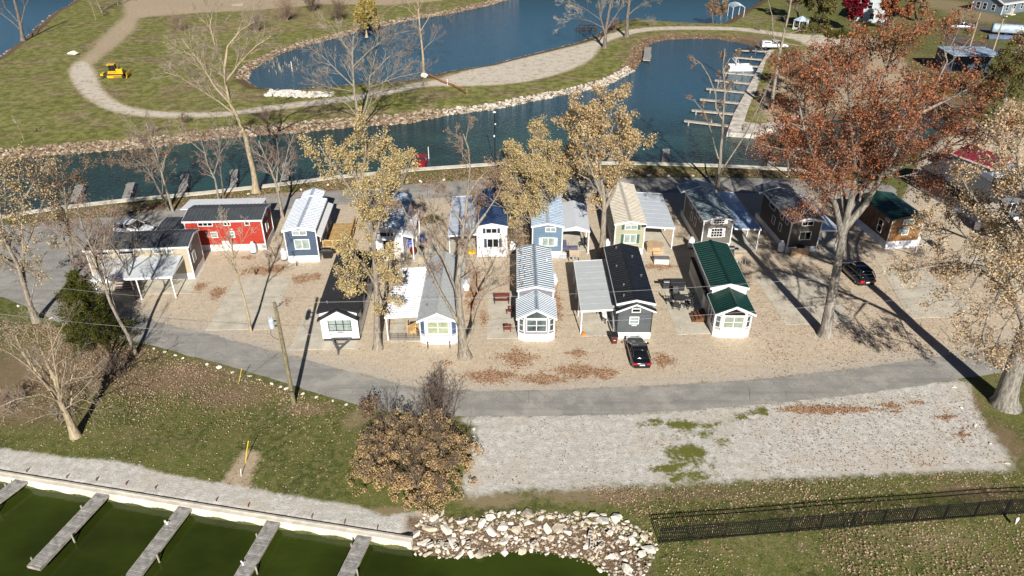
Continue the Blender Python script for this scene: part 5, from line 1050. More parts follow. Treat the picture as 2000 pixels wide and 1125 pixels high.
bush('brush_pile','brown leafy shrub beside the back wall of the white cottage carport',(810,438),1.6,1.4,1.6,10,'brush',160,10,.18,stem=40)
shrubmass('autumn_shrub','russet leafy shrub clump left of the golden maple twin trunks',(1010,492),[(0,0,1.3,2.4),(-1.2,.8,1.2,2.8),(1.1,.6,1.1,2.2),(.2,1.6,1.4,3.0)],9,'tanl',26,.13)
tree('bare_tree','low reddish twiggy tree between the navy-roofed cottage and the golden maple',(1000,470),[([(1000,470),(995,430),(985,390),(975,360),(970,340)],.14,.04),([(995,430),(1010,400,1),(1015,370,1)],.07,.02),([(990,410),(960,390,-1),(940,375,-1)],.07,.02),([(985,390),(990,350,1),(985,330,1)],.06,.02)],91,P=dict(rmin=.016),bark='grey',twig='twigr',lim=2.4,L1=2.3,t1=.15,t1trunk=.3,leaf='brush',nleaf=2,lsize=.14,lspread=.4)
bush('leafy_shrub','green and russet shrub at the foot of the cottage lot near the bare tree',(842,432),1,1,1.2,12,'olive',80,9,.16,stem=20)
# ------------------------------------------------------------ seawalls
def strip(name,label,pts,w,zt,zb,side,mt,closed=False,kind=None,cat=None):
    "wall following the water edge; cap extends w inland"
    m=MB(); n=len(pts); L=[];Rr=[]
    for i in range(n):
        a=V((*pts[max(i-1,0)],0)); b=V((*pts[min(i+1,n-1)],0)); d=(b-a).normalized(); nn=V((-d.y,d.x,0))*side; p=V((*pts[i],0)); L.append(p-nn*.04); Rr.append(p+nn*w)
    secs=[[(l.x,l.y,zb),(l.x,l.y,zt),(q.x,q.y,zt),(q.x,q.y,zb)] for l,q in zip(L,Rr)]
    m.loft(secs); o=m.build(name,mt); tag(o,label,cat or 'seawall'); return o
wp=strip('seawall','long concrete seawall with cap along the green pond at lower left',wall_pond,.42,.06,-2.5,1,CONCW)
wc=strip('seawall','long pale concrete seawall along the canal behind the back row of cottages',wall_canal,1.15,.06,-2.5,-1,CONCW)
MW=[(1502,98),(1486,123),(1457,179),(1434,221),(1420,259),(1476,263),(1500,254),(1560,238),(1560,226),(1500,240),(1482,243),(1453,238),(1461,213),(1477,177),(1496,118),(1513,98)]
m=MB().prism(P_(MW),-2.3,.07); o=m.build('marina_walkway',mat('stained_concrete',(.50,.46,.40),.9,var=.35,vs=.8)); tag(o,'wide stained concrete walkway and wall along the marina docks','walkway')
# rail strip on the pond wall cap
m=MB(); wl=[V((x,y,0)) for x,y in wall_pond]
for a,b in zip(wl,wl[1:]):
    d=(b-a).normalized(); nn=V((-d.y,d.x,0)); m.bar(a+nn*.36+V((0,0,.10)),b+nn*.36+V((0,0,.10)),.14,.08)
o=m.build('timber_curb',mat('curb_timber',(.42,.39,.33),.9,var=.2)); tag(o,'weathered timber curb bolted along the pond seawall','curb')
s=[(54,926),(132,938),(190,943),(248,951),(305,959),(424,983),(486,994),(610,1016),(674,1027),(738,1038)]
for i,(x,y) in enumerate(s):
    p=G(x,y-6); o=MB().box(-.04,.04,-.10,.10,.142,.165).box(-.03,.03,-.14,-.10,-.1,.165).build('tie_bracket',mat('rust_red',(.20,.05,.03),.8)); o.location=(p.x,p.y,0); tag(o,'rusty red metal tie bracket on the pond seawall curb','bracket','rusty brackets on the pond seawall')
# ------------------------------------------------------------ docks
def dock(label,a,b,w,group,z=.02,h=.22,posts=3,wood=DOCKW,beam=DOCKB,postr=.06,posth=.5,a3=None):
    A=a if isinstance(a,Vector) else G(*a,z); B=b if isinstance(b,Vector) else G(*b,z); d=B-A; d.z=0; L=d.length; ang=math.atan2(d.y,d.x)
    r=empty('dock',(A.x,A.y,z),ang); tag(r,label,'dock',group)
    MB().box(0,L,-w/2,w/2,-.05,0).build('deck',wood,r)
    m=MB(); m.box(.02,L-.02,-w/2-.05,-w/2-.002,-h,.01).box(.02,L-.02,w/2+.002,w/2+.05,-h,.01).box(L,L+.06,-w/2-.05,w/2+.05,-h,.012); m.build('beam',beam,r)
    for k in range(posts):
        x=L*(k+.8)/posts; s=1 if k%2 else -1
        MB().cyl((min(x,L-.1),s*(w/2+.12),-2),(min(x,L-.1),s*(w/2+.12),-.0+posth*(.4 if k%2 else 1)*.4),postr,8).build('post',beam,r)
    return r
gd='weathered timber docks in the green pond'
dock('weathered dock cut by the left edge, nearest the left on the green pond',(52,930),(-70,1020),.95,gd)
d2=dock('long weathered dock with its pale tip in view, second from left on green pond',(207,957),(66,1107),.95,gd)
d3=dock('weathered dock with white cleats, middle of the green pond docks',(370,979),(232,1160),.95,gd)
d4=dock('weathered dock with worn pale edge, fourth from left on the green pond',(541,1006),(440,1180),.95,gd)
d5=dock('short-looking dark boarded dock nearest the boulder bank on the green pond',(717,1036),(655,1165),.95,gd)
wht=mat('white_cleat',(.8,.8,.8),.4)
for r,xs_ in((d3,(2.3,7.2)),(d4,(4.5,))):
    for x in xs_: MB().cyl((x,-.3,.0),(x,-.45,.35),.05,8).bar((x-.15,-.3,.12),(x+.15,-.3,.12),.06).build('cleat',wht,r)
for r,x in((d3,4.0),(d3,6.9),(d2,6.0)):
    q=MB(); q.lathe([(.10,-.05),(.2,-.07),(.27,0),(.2,.07),(.10,.05)],(x,-.62,-.35),12,'y'); q.build('tyre_bumper',mat('rubber',(.015,.015,.016),.8),r)
gs='short docks along the canal seawall'
for a,b,lb in [((141,394),(157,361),'short weathered dock on the canal above the lane bend, leftmost of the seawall docks'),((245,388),(256,357),'short dock on the canal behind the beige cottage'),((355,377),(362,341),'short dock on the canal behind the white wagon'),((453.5,366),(457.5,331),'short dock on the canal behind the red cottage roof'),((556,352),(559,318),'short dock on the canal just right of the leaning ochre trunk'),((1192,315),(1205,286),'short dock on the canal behind the tan leafed tree'),((1299,316),(1302,291),'short isolated dock stub on the canal behind the taupe cottage'),((1506,327),(1502,299),'short dock on the canal left of the rust trees')]:
    dock(lb,a,b,.95,gs,posts=2)
gm_='pale docks along the marina walkway'
for i,(a,b) in enumerate([((1503,100),(1437,97)),((1489,116),(1434,111)),((1485,129.5),(1430,126)),((1477,146),(1412,140.6)),((1466,162.5),(1397,156)),((1457,180),(1380.6,172.5)),((1446,201),(1368,193)),((1435,222),(1352,214.5)),((1423,245),(1337.6,235))]):
    nm=['farthest pale dock, beside the white van','pale dock second from the far end, just above the pontoon boat','pale dock running behind the pontoon boat','pale dock just in front of the pontoon boat','broken pale dock with gaps, second in front of the pontoon boat','middle marina dock beside the forked twiggy tree','pale marina dock third from the near end','pale marina dock second from the near end','nearest marina dock with a post, closest to the wall corner'][i]
    dock(nm,a,b,.62,gm_,posts=2,wood=DOCKW if i!=4 else DOCKW,beam=mat('pale_dock_beam',(.42,.37,.30),.85,var=.15),postr=.12,posth=.9)
dock('isolated dark wooden dock platform at the bend of the spit',(1266,92),(1263,117),1.5,None,posts=3,z=.1)
# submerged frame
m=MB(); c=V((0,0,0))
r=empty('sunken_platform',G(1147,62,WZ)); tag(r,'dark skeletal timber platform standing in the pond by the spit tip','platform')
for k,(y0,x0,x1) in enumerate(((0,-3.2,2.6),(4.0,-2.0,2.6))):
    m=MB(); m.box(x0,x1,y0,y0+.9,.62,.72).bar((x0,y0,.35),(x1,y0,.35),.12); m.build('platform',mat('dark_timber',(.045,.035,.03),.9,var=.3),r)
    for j in range(4): 
        x=x0+.3+(x1-x0-.6)*j/3; MB().cyl((x,y0-.02,-1.5),(x,y0-.02,1.1),.09,6).build('post',MATS['dark_timber'],r)
# pilings in the pond
rp=random.Random(3)
for k in range(34):
    p=G(rp.gauss(548,16),rp.gauss(133,7),WZ); h=rp.uniform(.3,.9); o=MB().tube([V((0,0,-1)),V((rp.uniform(-.1,.1),0,h))],[.09,.07],6,True).build('old_piling',BK['twigw']); o.location=(p.x,p.y,WZ); tag(o,'weathered stub of an old piling in the pond tip','piling','old pilings in the pond')
p=G(571,139,WZ); o=MB().cyl((0,0,-1),(.0,0,2.1),.13,8,.1).build('old_piling',mat('bleached_wood',(.6,.58,.54),.9)); o.location=(p.x,p.y,WZ); tag(o,'tallest bleached post among the pond pilings','piling')
# ------------------------------------------------------------ stones
def hull(r,n=13,sx=1,sy=1,sz=.6):
    bm=bmesh.new()
    for _ in range(n):
        v=rv(r)*r.uniform(.8,1.05); bm.verts.new((v.x*sx,v.y*sy,v.z*sz))
    bmesh.ops.convex_hull(bm,input=bm.verts); 
    for v in[v for v in bm.verts if not v.link_faces]: bm.verts.remove(v)
    bm.verts.ensure_lookup_table(); bm.verts.index_update(); vs=[tuple(v.co) for v in bm.verts]; fs=[tuple(v.index for v in f.verts) for f in bm.faces]; bm.free(); return vs,fs
HU=[hull(random.Random(100+i),11+i%5,1,R.uniform(.6,1),R.uniform(.35,.7)) for i in range(16)]
ROCKW=mat('pale_limestone',(.74,.69,.60),.85,var=.22,vs=2.2,bs=9,bst=.35); ROCKT=mat('tan_limestone',(.56,.48,.37),.9,var=.25,vs=1.5,bs=9,bst=.35); ROCKG=mat('grey_boulder',(.30,.29,.27),.9,var=.2,vs=1.5,bs=7,bst=.4)
RM=[]
for i,(vs,fs) in enumerate(HU):
    me_=bpy.data.meshes.new('boulder'); me_.from_pydata(vs,[],fs); bm=bmesh.new(); bm.from_mesh(me_); bmesh.ops.recalc_face_normals(bm,faces=bm.faces); bm.to_mesh(me_); bm.free(); RM.append(me_)
RMM={}
def rock(i,mt):
    k=(i,mt.name)
    if k not in RMM:
        q=RM[i].copy(); q.materials.append(mt); RMM[k]=q
    return RMM[k]
def boulder(x,y,s,z=None,mt=None,label=None,group=None,r=R,name='boulder',cat='boulder',flat=1.0):
    o=bpy.data.objects.new(name,rock(r.randrange(16),mt or ROCKW)); C.objects.link(o); o.location=(x,y,(s*.18 if z is None else z)); o.scale=(s*r.uniform(.8,1.2),s*r.uniform(.8,1.2),s*flat*r.uniform(.8,1.2)); o.rotation_euler=(r.uniform(-.3,.3),r.uniform(-.3,.3),r.uniform(0,6.28)); tag(o,label,cat,group); return o
# riprap bank at the pond: large stones as objects, rubble as one mass
bank_top=[(808,1030),(830,1003),(862,1000),(880,1012),(930,1012),(960,998),(1000,1000),(1060,996),(1100,1003),(1170,1000),(1230,1018),(1275,1045),(1285,1075),(1255,1125),(1240,1180)]
bank_bot=[(806,1070),(830,1080),(880,1080),(920,1078),(960,1070),(1000,1066),(1040,1068),(1080,1074),(1120,1080),(1160,1094),(1190,1112),(1205,1160),(1210,1200)]
BANK=P_(bank_top)+P_(bank_bot)[::-1]
def inside(poly,x,y):
    c=False;n=len(poly)
    for i in range(n):
        a=poly[i];b=poly[(i+1)%n]
        if (a[1]>y)!=(b[1]>y) and x<(b[0]-a[0])*(y-a[1])/(b[1]-a[1])+a[0]: c=not c
    return c
bx=[p[0] for p in BANK];by=[p[1] for p in BANK]
top=P_(bank_top)
def bankz(x,y):
    s=float(sdf(pond,np.array([[x]]),np.array([[y]]))[0,0]); return -.7*min(1,max(0,1+s/2.6)) if s<0 else -.7-s*.5
placed=[];rr=random.Random(21);n=0;tr=0
while n<290 and tr<30000:
    tr+=1; x=rr.uniform(min(bx),max(bx)); y=rr.uniform(min(by),max(by))
    if not inside(BANK,x,y): continue
    dt=min(math.hypot(x-a,y-b) for a,b in ragged(top,0,.8)) if n<60 else 9
    s=(rr.uniform(.34,.68) if n<42 else rr.uniform(.22,.38) if n<120 else rr.uniform(.16,.26))
    if n<60 and dt>1.8 and x<9.5: continue
    if any(math.hypot(x-a,y-b)<(s+c)*.62 for a,b,c in placed): continue
    placed.append((x,y,s)); z=bankz(x,y)+s*.22
    boulder(x,y,s,z,rr.choice((ROCKW,ROCKW,ROCKT,ROCKW)) if s>.3 else rr.choice((ROCKT,ROCKW)),'angular pale limestone block in the riprap bank of the green pond','boulder' and 'riprap blocks of the pond bank',rr,'riprap_block','rock',.6); n+=1
CB=mat('cinder_grey',(.50,.46,.40),.9,var=.15)
for i,(px,py) in enumerate(((840,1060),(858,1058),(872,1062),(890,1063),(915,1060),(1043,1056),(1152,1045),(1156,1058),(1158,1068),(1175,1064))):
    x,y=G(px,py)[:2]; m=MB(); 
    for a0,a1,b0,b1 in((-.2,.2,-.1,-.07),(-.2,.2,.07,.1),(-.2,-.16,-.07,.07),(.16,.2,-.07,.07),(-.02,.02,-.07,.07)): m.box(a0*1.3,a1*1.3,b0*1.3,b1*1.3,-.12,.12)
    o=m.build('cinder_block',CB); o.location=(x,y,bankz(x,y)+.32); o.rotation_euler=(R.uniform(-.5,.2),R.uniform(-.4,.4),R.uniform(0,3)); tag(o,'grey hollow cinder block lying among the riprap of the pond bank','cinder block','cinder blocks in the riprap')
def scatter(name,poly_or_line,count,smin,smax,zf,seed,mt,wid=None,label=None,cat=None):
    r=random.Random(seed); m=MB()
    if wid is None:
        px=[p[0] for p in poly_or_line];py=[p[1] for p in poly_or_line]
    else:
        seg=[];tot=0
        for a,b in zip(poly_or_line,poly_or_line[1:]):
            l=math.hypot(b[0]-a[0],b[1]-a[1]); seg.append((tot,l,a,b)); tot+=l
    for k in range(count):
        if wid is None:
            for _ in range(50):
                x=r.uniform(min(px),max(px)); y=r.uniform(min(py),max(py))
                if inside(poly_or_line,x,y): break
            z=zf(x,y)
        else:
            q=r.uniform(0,tot); s0=[g for g in seg if g[0]<=q][-1]; t=(q-s0[0])/s0[1]; a,b=s0[2],s0[3]; o=r.uniform(wid[0],wid[1]); nx,ny=-(b[1]-a[1])/s0[1],(b[0]-a[0])/s0[1]
            x=a[0]+(b[0]-a[0])*t+nx*o; y=a[1]+(b[1]-a[1])*t+ny*o; z=zf(o)
        s=r.uniform(smin,smax)*(1.6 if r.random()<.12 else 1); vs,fs=HU[r.randrange(16)]; M4=Matrix.Translation((x,y,z+s*.15))@Matrix.Rotation(r.uniform(0,6.28),4,'Z')@Matrix.Rotation(r.uniform(-.4,.4),4,'X')@Matrix.Diagonal((s,s,s,1))
        m.add([tuple(M4@V(v)) for v in vs],fs,r.random())
    o=m.build(name,mt,fixn=False); tag(o,label,cat,kind='stuff'); return o
scatter('riprap_rubble',BANK,1500,.06,.13,lambda x,y:bankz(x,y)+.02,31,rockm('rubble_stone',[(.20,.13,.08),(.42,.33,.23),(.50,.42,.31),(.60,.54,.44)]),label='small tan rubble between the riprap blocks of the green pond bank',cat='rubble')
def sl(px): return PW(px)
far1=sl(canal_far[21:]) if False else None
F1=PW([(-260,335),(0,311),(100,304),(200,296),(310,287),(400,274),(470,268),(600,257),(700,248),(800,241),(870,226)])
F2=PW([(870,226),(960,215),(1050,196),(1130,181),(1195,163),(1240,138)])
F3=PW([(1240,138),(1255,118),(1262,96),(1270,86),(1300,78),(1350,76),(1400,76),(1440,83)])
zb=lambda o:-.75+min(o,3.4)*.22
RKM=rockm('bank_stone',[(.10,.065,.04),(.26,.185,.12),(.40,.31,.22),(.56,.49,.39)])
RKB=rockm('brown_bank_stone',[(.09,.05,.03),(.24,.14,.08),(.34,.22,.14),(.40,.30,.22)])
RKP=rockm('pale_bank_stone',[(.22,.15,.10),(.52,.46,.37),(.62,.57,.50),(.70,.66,.58)])
scatter('bank_rocks',F1,3000,.14,.46,zb,41,RKM,(-.1,3.4),'jumbled tan rocks armouring the far canal bank on the left','rocks')
scatter('bank_rocks',F2,1100,.16,.45,zb,42,RKP,(-.1,2.2),'pale broken rocks along the far canal bank below the gravel spit','rocks')
scatter('bank_rocks',F3,900,.12,.25,zb,43,RKB,(-.1,3.2),'brown leaf-strewn stones round the marina basin bank','rocks')
S1=PW([(484,157),(490,139),(517,121),(557,102),(610,86),(663,73),(717,58),(757,49),(823,36),(877,28),(950,12),(1003,-3),(1040,-15)])
scatter('bank_rocks',S1,2200,.15,.42,zb,44,RKM,(-.1,2.4),'rocks lining the far shore of the upper pond','rocks')
S2=PW([(1413,46),(1383,46),(1327,44),(1270,40),(1244,36),(1205,44),(1186,52),(1169,67),(1127,83),(1060,100),(950,128),(877,139),(837,149),(797,157),(717,163),(637,169),(557,175),(503,171),(484,157)])
scatter('bank_rocks',S2,900,.08,.2,zb,45,RKM,(-.1,.8),'small stones along the near shore of the upper pond','rocks')
S3=PW([(-100,170),(0,112),(22,92),(50,74),(75,50),(100,28),(140,6),(170,-25)])
scatter('bank_rocks',S3[::1],700,.2,.45,zb,46,RKM,(-3,.1),'rocks along the lake shore at the top left corner','rocks')
# bright new stone pile
scatter('stone_pile',P_([(516,188),(530,178),(560,177),(600,180),(652,181),(648,190),(600,191),(550,190)]),420,.25,.5,lambda x,y:.05,47,rockm('white_stone',[(.60,.57,.5),(.72,.69,.62),(.76,.74,.68)]),label='bright white heap of fresh quarry stone beside the pond path',cat='stone heap')
for (x,y,s,lb,mt) in [(143,108,1.5,'big pale boulder beside the dirt road junction',ROCKW),(829,151,1.0,'pale block at the foot of the orange trunk tree',ROCKW)]:
    p=G(x,y); boulder(p.x,p.y,s,.5,mt,lb,None,random.Random(int(x)))
ks=[(300,682),(322,688),(343,694),(358,700),(405,712),(427,718),(454,728),(488,735),(507,742),(532,750),(548,756),(560,760),(592,770),(618,776),(650,783),(676,791),(710,798),(925,838),(925,852),(921,880),(916,905),(1863,757),(1878,797),(1905,832),(1935,866),(1965,905),(640,362),(700,358),(740,358),(793,357),(822,355),(867,352),(940,348),(1200,344),(1234,344),(1267,343),(1305,344),(1353,344),(1380,345),(1424,346),(1538,345),(545,372),(588,371),(485,379),(443,385),(255,413),(100,428),(36,598),(100,622)]
for i,(x,y) in enumerate(ks):
    p=G(x,y); far_=y<420
    boulder(p.x,p.y,R.uniform(.2,.3) if not far_ else R.uniform(.28,.4),None,ROCKW,'white kerb stone at the edge of the '+('back lane grass' if far_ else 'lower lane' if x<900 else 'grey gravel lot'),'white kerb stones along the '+('back lane' if far_ else 'lower lane' if x<900 else 'gravel lot'),random.Random(i),'kerb_stone','stone',.8)
p=G(1979,1028); o=boulder(p.x,p.y,.45,.5,ROCKW,'upright pale weathered stump-like stone by the iron fence at the right edge',None,random.Random(4),'standing_stone','stone',2.2); o.rotation_euler=(.1,.35,.6); o.scale=(.28,.25,1.0)
# ------------------------------------------------------------ leaf cover on the ground
def leafrect(name,polypx,n,wf,seed,mt,label,size=.12):
    r=random.Random(seed); m=MB(); q=P_(polypx); x0=min(p[0] for p in q);x1=max(p[0] for p in q);y0=min(p[1] for p in q);y1=max(p[1] for p in q); k=0
    while k<n:
        x=r.uniform(x0,x1);y=r.uniform(y0,y1)
        if not inside(q,x,y) or r.random()>wf((y-y0)/(y1-y0),x,y): continue
        k+=1; s=size*r.uniform(.6,1.4); t=r.uniform(0,6.28); u=V((math.cos(t)*s*.5,math.sin(t)*s*.5,r.uniform(-.02,.03))); w=V((-math.sin(t)*s*.38,math.cos(t)*s*.38,r.uniform(-.02,.03)))
        c=V((x,y,.04+.22*max(0,.25*math.sin(x*.3)*0)+r.random()*.03)); m.add([tuple(c-u),tuple(c+w),tuple(c+u),tuple(c-w)],[(0,1,2,3)],r.random())
    o=m.build(name,mt,fixn=False); tag(o,label,'leaves',kind='stuff')
def leafcover(name,areas,seed,mt,label,size=.12):
    r=random.Random(seed); m=MB()
    for px,py,rx,ry,n in areas:
        for _ in range(n):
            a=r.uniform(0,6.28);q=r.gauss(0,.5); x=px+rx*q*math.cos(a); y=py+ry*r.gauss(0,.5)*math.sin(a); p=G(x,y)
            wv=float(sdf(pond,np.array([[p.x]]),np.array([[p.y]]))[0,0]) if y>900 else -9
            if wv>-.3: continue
            s=size*r.uniform(.6,1.4); t=r.uniform(0,6.28); u=V((math.cos(t)*s*.5,math.sin(t)*s*.5,r.uniform(-.02,.03))); w=V((-math.sin(t)*s*.38,math.cos(t)*s*.38,r.uniform(-.02,.03))); z=V((0,0,.035+r.random()*.03)); p=p+z+(V((0,0,.2)) if wv>-9 and 0 else V())
            m.add([tuple(p-u),tuple(p+w),tuple(p+u),tuple(p-w)],[(0,1,2,3)],r.random())
    o=m.build(name,mt,fixn=False); tag(o,label,'leaves',kind='stuff')
leafcover('fallen_leaves',[(a,b,c,d,int(900*e*max(.15,min(2.2,c*d/900)))) for a,b,c,d,e in PATCH if b>470],5,LF['drift'],'drifts of russet fallen leaves on the gravel',.15)
def roofleaves(x0,x1,y0,y1,zf,n,seed,label):
    r=random.Random(seed); m=MB()
    for _ in range(n):
        x=x0+(x1-x0)*r.random()**2; y=r.uniform(y0,y1); s=.09*r.uniform(.6,1.4); t=r.uniform(0,6.28); c=V((x,y,zf(x)+.06)); u=V((math.cos(t)*s,math.sin(t)*s,0)); w=V((-math.sin(t)*s*.7,math.cos(t)*s*.7,.02)); m.add([tuple(c-u),tuple(c+w),tuple(c+u),tuple(c-w)],[(0,1,2,3)],r.random()*.5)
    o=m.build('roof_leaves',LF['drift'],fixn=False); tag(o,label,'leaves',kind='stuff')
roofleaves(-12.38,-10.9,60.6,70,lambda x:2.82+(x+12.4)*.07,230,3,'brown leaves caught along the outer edge of the ribbed white awning')
roofleaves(.75,2.2,64,72,lambda x:4.05+(x-.65)*.23,110,4,'brown leaves on the left slope of the pale blue metal roof')
roofleaves(-15.9,-12.9,77.5,86,lambda x:4.6-abs(x+14.4)*.25,160,5,'golden leaves on the roof of the cottage behind the maple')
clump=lambda x,y:.45+.55*max(0,math.sin(x*.7+1.3*math.sin(y*.6))*math.cos(y*.5+x*.2))
leafrect('fallen_leaves',[(-150,610),(100,635),(284,680),(400,710),(576,762),(700,800),(690,960),(560,965),(348,930),(230,900),(0,874),(-150,850)],21000,lambda t,x,y:(.06+.94*min(1,max(0,(t-.25)*1.6)))*clump(x,y)*(1 if x<-14 else .35),6,LF['litterl'],'pale fallen leaves strewn over the lower left lawn',.12)
leafrect('fallen_leaves',[(1130,952),(1500,938),(1980,918),(2100,1000),(2100,1180),(1290,1180),(1290,1075),(1240,1010)],10500,lambda t,x,y:clump(x,y)*(.5+.5*(t>.5 or x>22)),8,LF['litterl'],'pale fallen leaves strewn over the lower right lawn',.12)
leafrect('fallen_leaves',[(930,830),(1900,760),(1960,905),(1200,945),(930,955)],2600,lambda t,x,y:clump(x,y)*(.25+.75*(x>20)),9,LF['drift'],'stray brown leaves on the grey gravel lot',.11)
leafrect('fallen_leaves',[(300,632),(700,737),(1000,768),(1500,745),(1950,685),(1950,520),(1300,520),(1300,500),(560,520),(330,590)],9000,lambda t,x,y:clump(x,y)*(.3+.7*(x>24)),10,LF['drift'],'stray brown leaves on the tan gravel yard',.11)
leafrect('fallen_leaves',[(43,424),(400,382),(650,352),(965,326),(1500,332),(1600,345),(1000,347),(700,368),(400,402),(60,445)],9000,lambda t,x,y:clump(x,y),11,LF['drift'],'brown leaves along the grass strip behind the canal seawall',.22)
# ------------------------------------------------------------ iron fence
IRON=mat('black_iron',(.012,.012,.013),.5,.2)
a=G(1287.5,1062); b=G(1960,1006); c=G(2100,1000)
def fence(a,b,label):
    d=b-a; L=d.length; r=empty('iron_fence',(a.x,a.y,0),math.atan2(d.y,d.x)); tag(r,label,'fence')
    n=round(L/2.44); w=L/n; hh=1.6
    for k in range(n+1): MB().box(k*w-.035,k*w+.035,-.035,.035,0,hh+.05).lathe([(.05,hh+.05),(.03,hh+.1),(.005,hh+.14)],(k*w,0,0),8).build('post',IRON,r)
    for k in range(n):
        m=MB(); x0=k*w+.036;x1=(k+1)*w-.036
        for z in(.14,hh-.30,hh-.08): m.box(x0,x1,-.018,.018,z,z+.04)
        q=int((x1-x0)/.15)
        for j in range(q): 
            x=x0+(x1-x0)*(j+.5)/q; m.box(x-.028,x+.028,-.018,.018,.05,hh+.06 if j%2 else hh+.02)
        m.build('panel',IRON,r)
fence(a,b,'long black iron picket fence across the lower right lawn')
fence(b+(b-a).normalized()*.1,c,'short run of black iron picket fence right of the standing stone at the right edge')
# ------------------------------------------------------------ utility pole
def wire(m,p,q,sag,r=.012,n=14):
    m.tube([p.lerp(q,i/n)+V((0,0,-sag*4*(i/n)*(1-i/n))) for i in range(n+1)],[r]*(n+1),4)
POLE=barkm('pole_wood',(.10,.085,.045),(.27,.24,.14),4)
B=G(574,789); r=empty('utility_pole',B); tag(r,'mossy wooden utility pole with grey transformer leaning over the lower lane','utility pole'); 
m=MB(); pts=[V((0,0,-.1)),V((.03,0,3)),V((.05,.0,7)),V((.02,.0,10.55))]; m.tube(pts,[.20,.19,.165,.14],12,True); m.build('pole',POLE,r,smooth=False)
gm2=mat('transformer_grey',(.50,.56,.62),.4,.1)
m=MB(); m.lathe([(.05,0),(.22,.02),(.24,.1),(.24,.85),(.2,.95),(.08,1.0)],(-.52,-.08,8.1),14); t=m.build('transformer',gm2,r)
m=MB()
for k in(-.1,.1): m.lathe([(.05,0),(.07,.04),(.04,.08),(.07,.12),(.04,.16),(.05,.2)],(-.52+k,-.08,9.08),8)
m.build('bushing',mat('porcelain',(.45,.42,.40),.3),t)
MB().box(-.34,-.1,-.14,-.02,8.3,8.36).box(-.34,-.1,-.14,-.02,8.8,8.86).build('bracket',BLACKT,r)
MB().tube([V((-.6,-.1,8.15)),V((-.75,-.2,7.6)),V((-.5,-.2,7.2)),V((-.1,-.15,7.0))],[.018]*4,5).build('service_cable',BLACKT,r)
m=MB(); m.bar((.02,0,10.1),(.45,0,10.3),.06).lathe([(.05,0),(.08,.05),(.05,.1),(.08,.15),(.03,.22)],(.45,0,10.3),8).bar((.4,.0,10.25),(.62,.05,10.5),.05).lathe([(.05,0),(.08,.05),(.05,.1),(.03,.15)],(.62,.05,10.45),8); m.build('insulator',mat('dark_blue_porcelain',(.05,.06,.09),.3),r)
MB().box(-.22,.22,-.25,-.17,1.5,1.56).build('climbing_step',BLACKT,r)
WM=mat('aluminium_wire',(.42,.42,.42),.4,.4); top=B+V((0,0,10.3)); mid=B+V((0,0,7.3))
for nm,p,q,s,lb,rr_ in [('power_line',mid,V((62,60,8.2)),1.0,'lower power line sagging from the utility pole toward the right edge',.014),('power_line',top+V((.5,0,.2)),V((62,61.5,10.6)),1.3,'upper power line from the pole top toward the right edge',.012),('power_line',mid,V((-62,57.5,8)),.9,'lower power line running from the pole to the left edge',.014),('power_line',top+V((.5,0,.2)),V((-62,60.5,10.2)),1.2,'upper power line running from the pole top to the left edge',.012)]:
    m=MB(); wire(m,p,q,s,rr_); o=m.build(nm,WM,fixn=False); tag(o,lb,'power line')
m=MB(); e1=B+V((0,0,6.9)); e2=G(470,745)+V((-.3,-.6,0)); wire(m,e1,e2,0,.012); o=m.build('guy_wire',WM,fixn=False); tag(o,'thin guy wire from the utility pole down to the lane side','guy wire')
g0=G(466,750); o=MB().tube([V((0,0,0)),V((.5,.25,1.6))],[.03,.03],6,True).build('guy_guard',mat('yellow_plastic',(.62,.45,.10),.5)); o.location=g0; tag(o,'faded yellow guard tube on the guy wire beside the lane','guard')
g0=G(480,903); o=MB().tube([V((0,0,0)),V((.12,.25,.8)),V((.35,.6,1.75))],[.03,.035,.035],8,True).build('guy_guard',mat('bright_yellow',(.80,.55,.02),.4)); o.location=g0; tag(o,'bright yellow guard tube standing in the bare soil patch on the lawn','guard')
g0=G(1868,675); o=MB().tube([V((0,0,0)),V((.3,.25,1.7))],[.03,.03],6,True).build('guy_guard',MATS['yellow_plastic']); o.location=g0; tag(o,'yellow guard tube by the lane under the beige oak','guard')
o=MB().cyl((0,0,0),(.06,.1,.7),.03,8).build('marker_stake',wht); g0=G(471,930); o.location=g0; tag(o,'tiny white marker stake in the bare soil patch','stake')
# lamp posts and poles
def lamppost(label,base,h,col,head=True,name='lamp_post',rr=.07):
    p=G(*base); r=empty(name,p); tag(r,label,'lamp post' if head else 'pole'); MB().tube([V((0,0,0)),V((0,0,h))],[rr*1.2,rr],8,True).build('pole',col,r)
    if head:
        MB().bar((0,0,h-.1),(0,-.7,h),.06).build('arm',col,r); MB().lathe([(.06,0),(.22,.05),(.26,.14),(.1,.24)],(0,-.8,h-.15),10).build('lamp_head',wht,r)
    return r
l=lamppost('tall black lamp post with white fittings beside the canal seawall in the middle',(967,320),8.4,IRON); MB().lathe([(.03,0),(.13,.08),(.13,.16),(.03,.24)],(.1,-.1,6.2),8).build('camera_dome',wht,l); MB().box(-.16,.02,-.1,.1,4.3,4.6).build('junction_box',wht,l)
lamppost('white flagpole on the lakeshore between the two small reddish trees',(1406,47),9,wht,False,'flagpole',.06)
lamppost('pale wooden pole left of the mottled shelter',(1894,92),8,BK['tan'],False,'power_pole',.14); lamppost('pale wooden pole with lamp arm right of the mottled shelter',(1936,110),9,BK['tan'],True,'power_pole',.14); lamppost('slim grey pole on the sand lot at the upper right',(1928,300),9,mat('galvanised',(.35,.35,.34),.5,.3),False,'power_pole',.1)
lamppost('slim wooden pole at the left side of the white cottage behind the golden maple',(768,520),5,BK['tan'],False,'power_pole',.1)
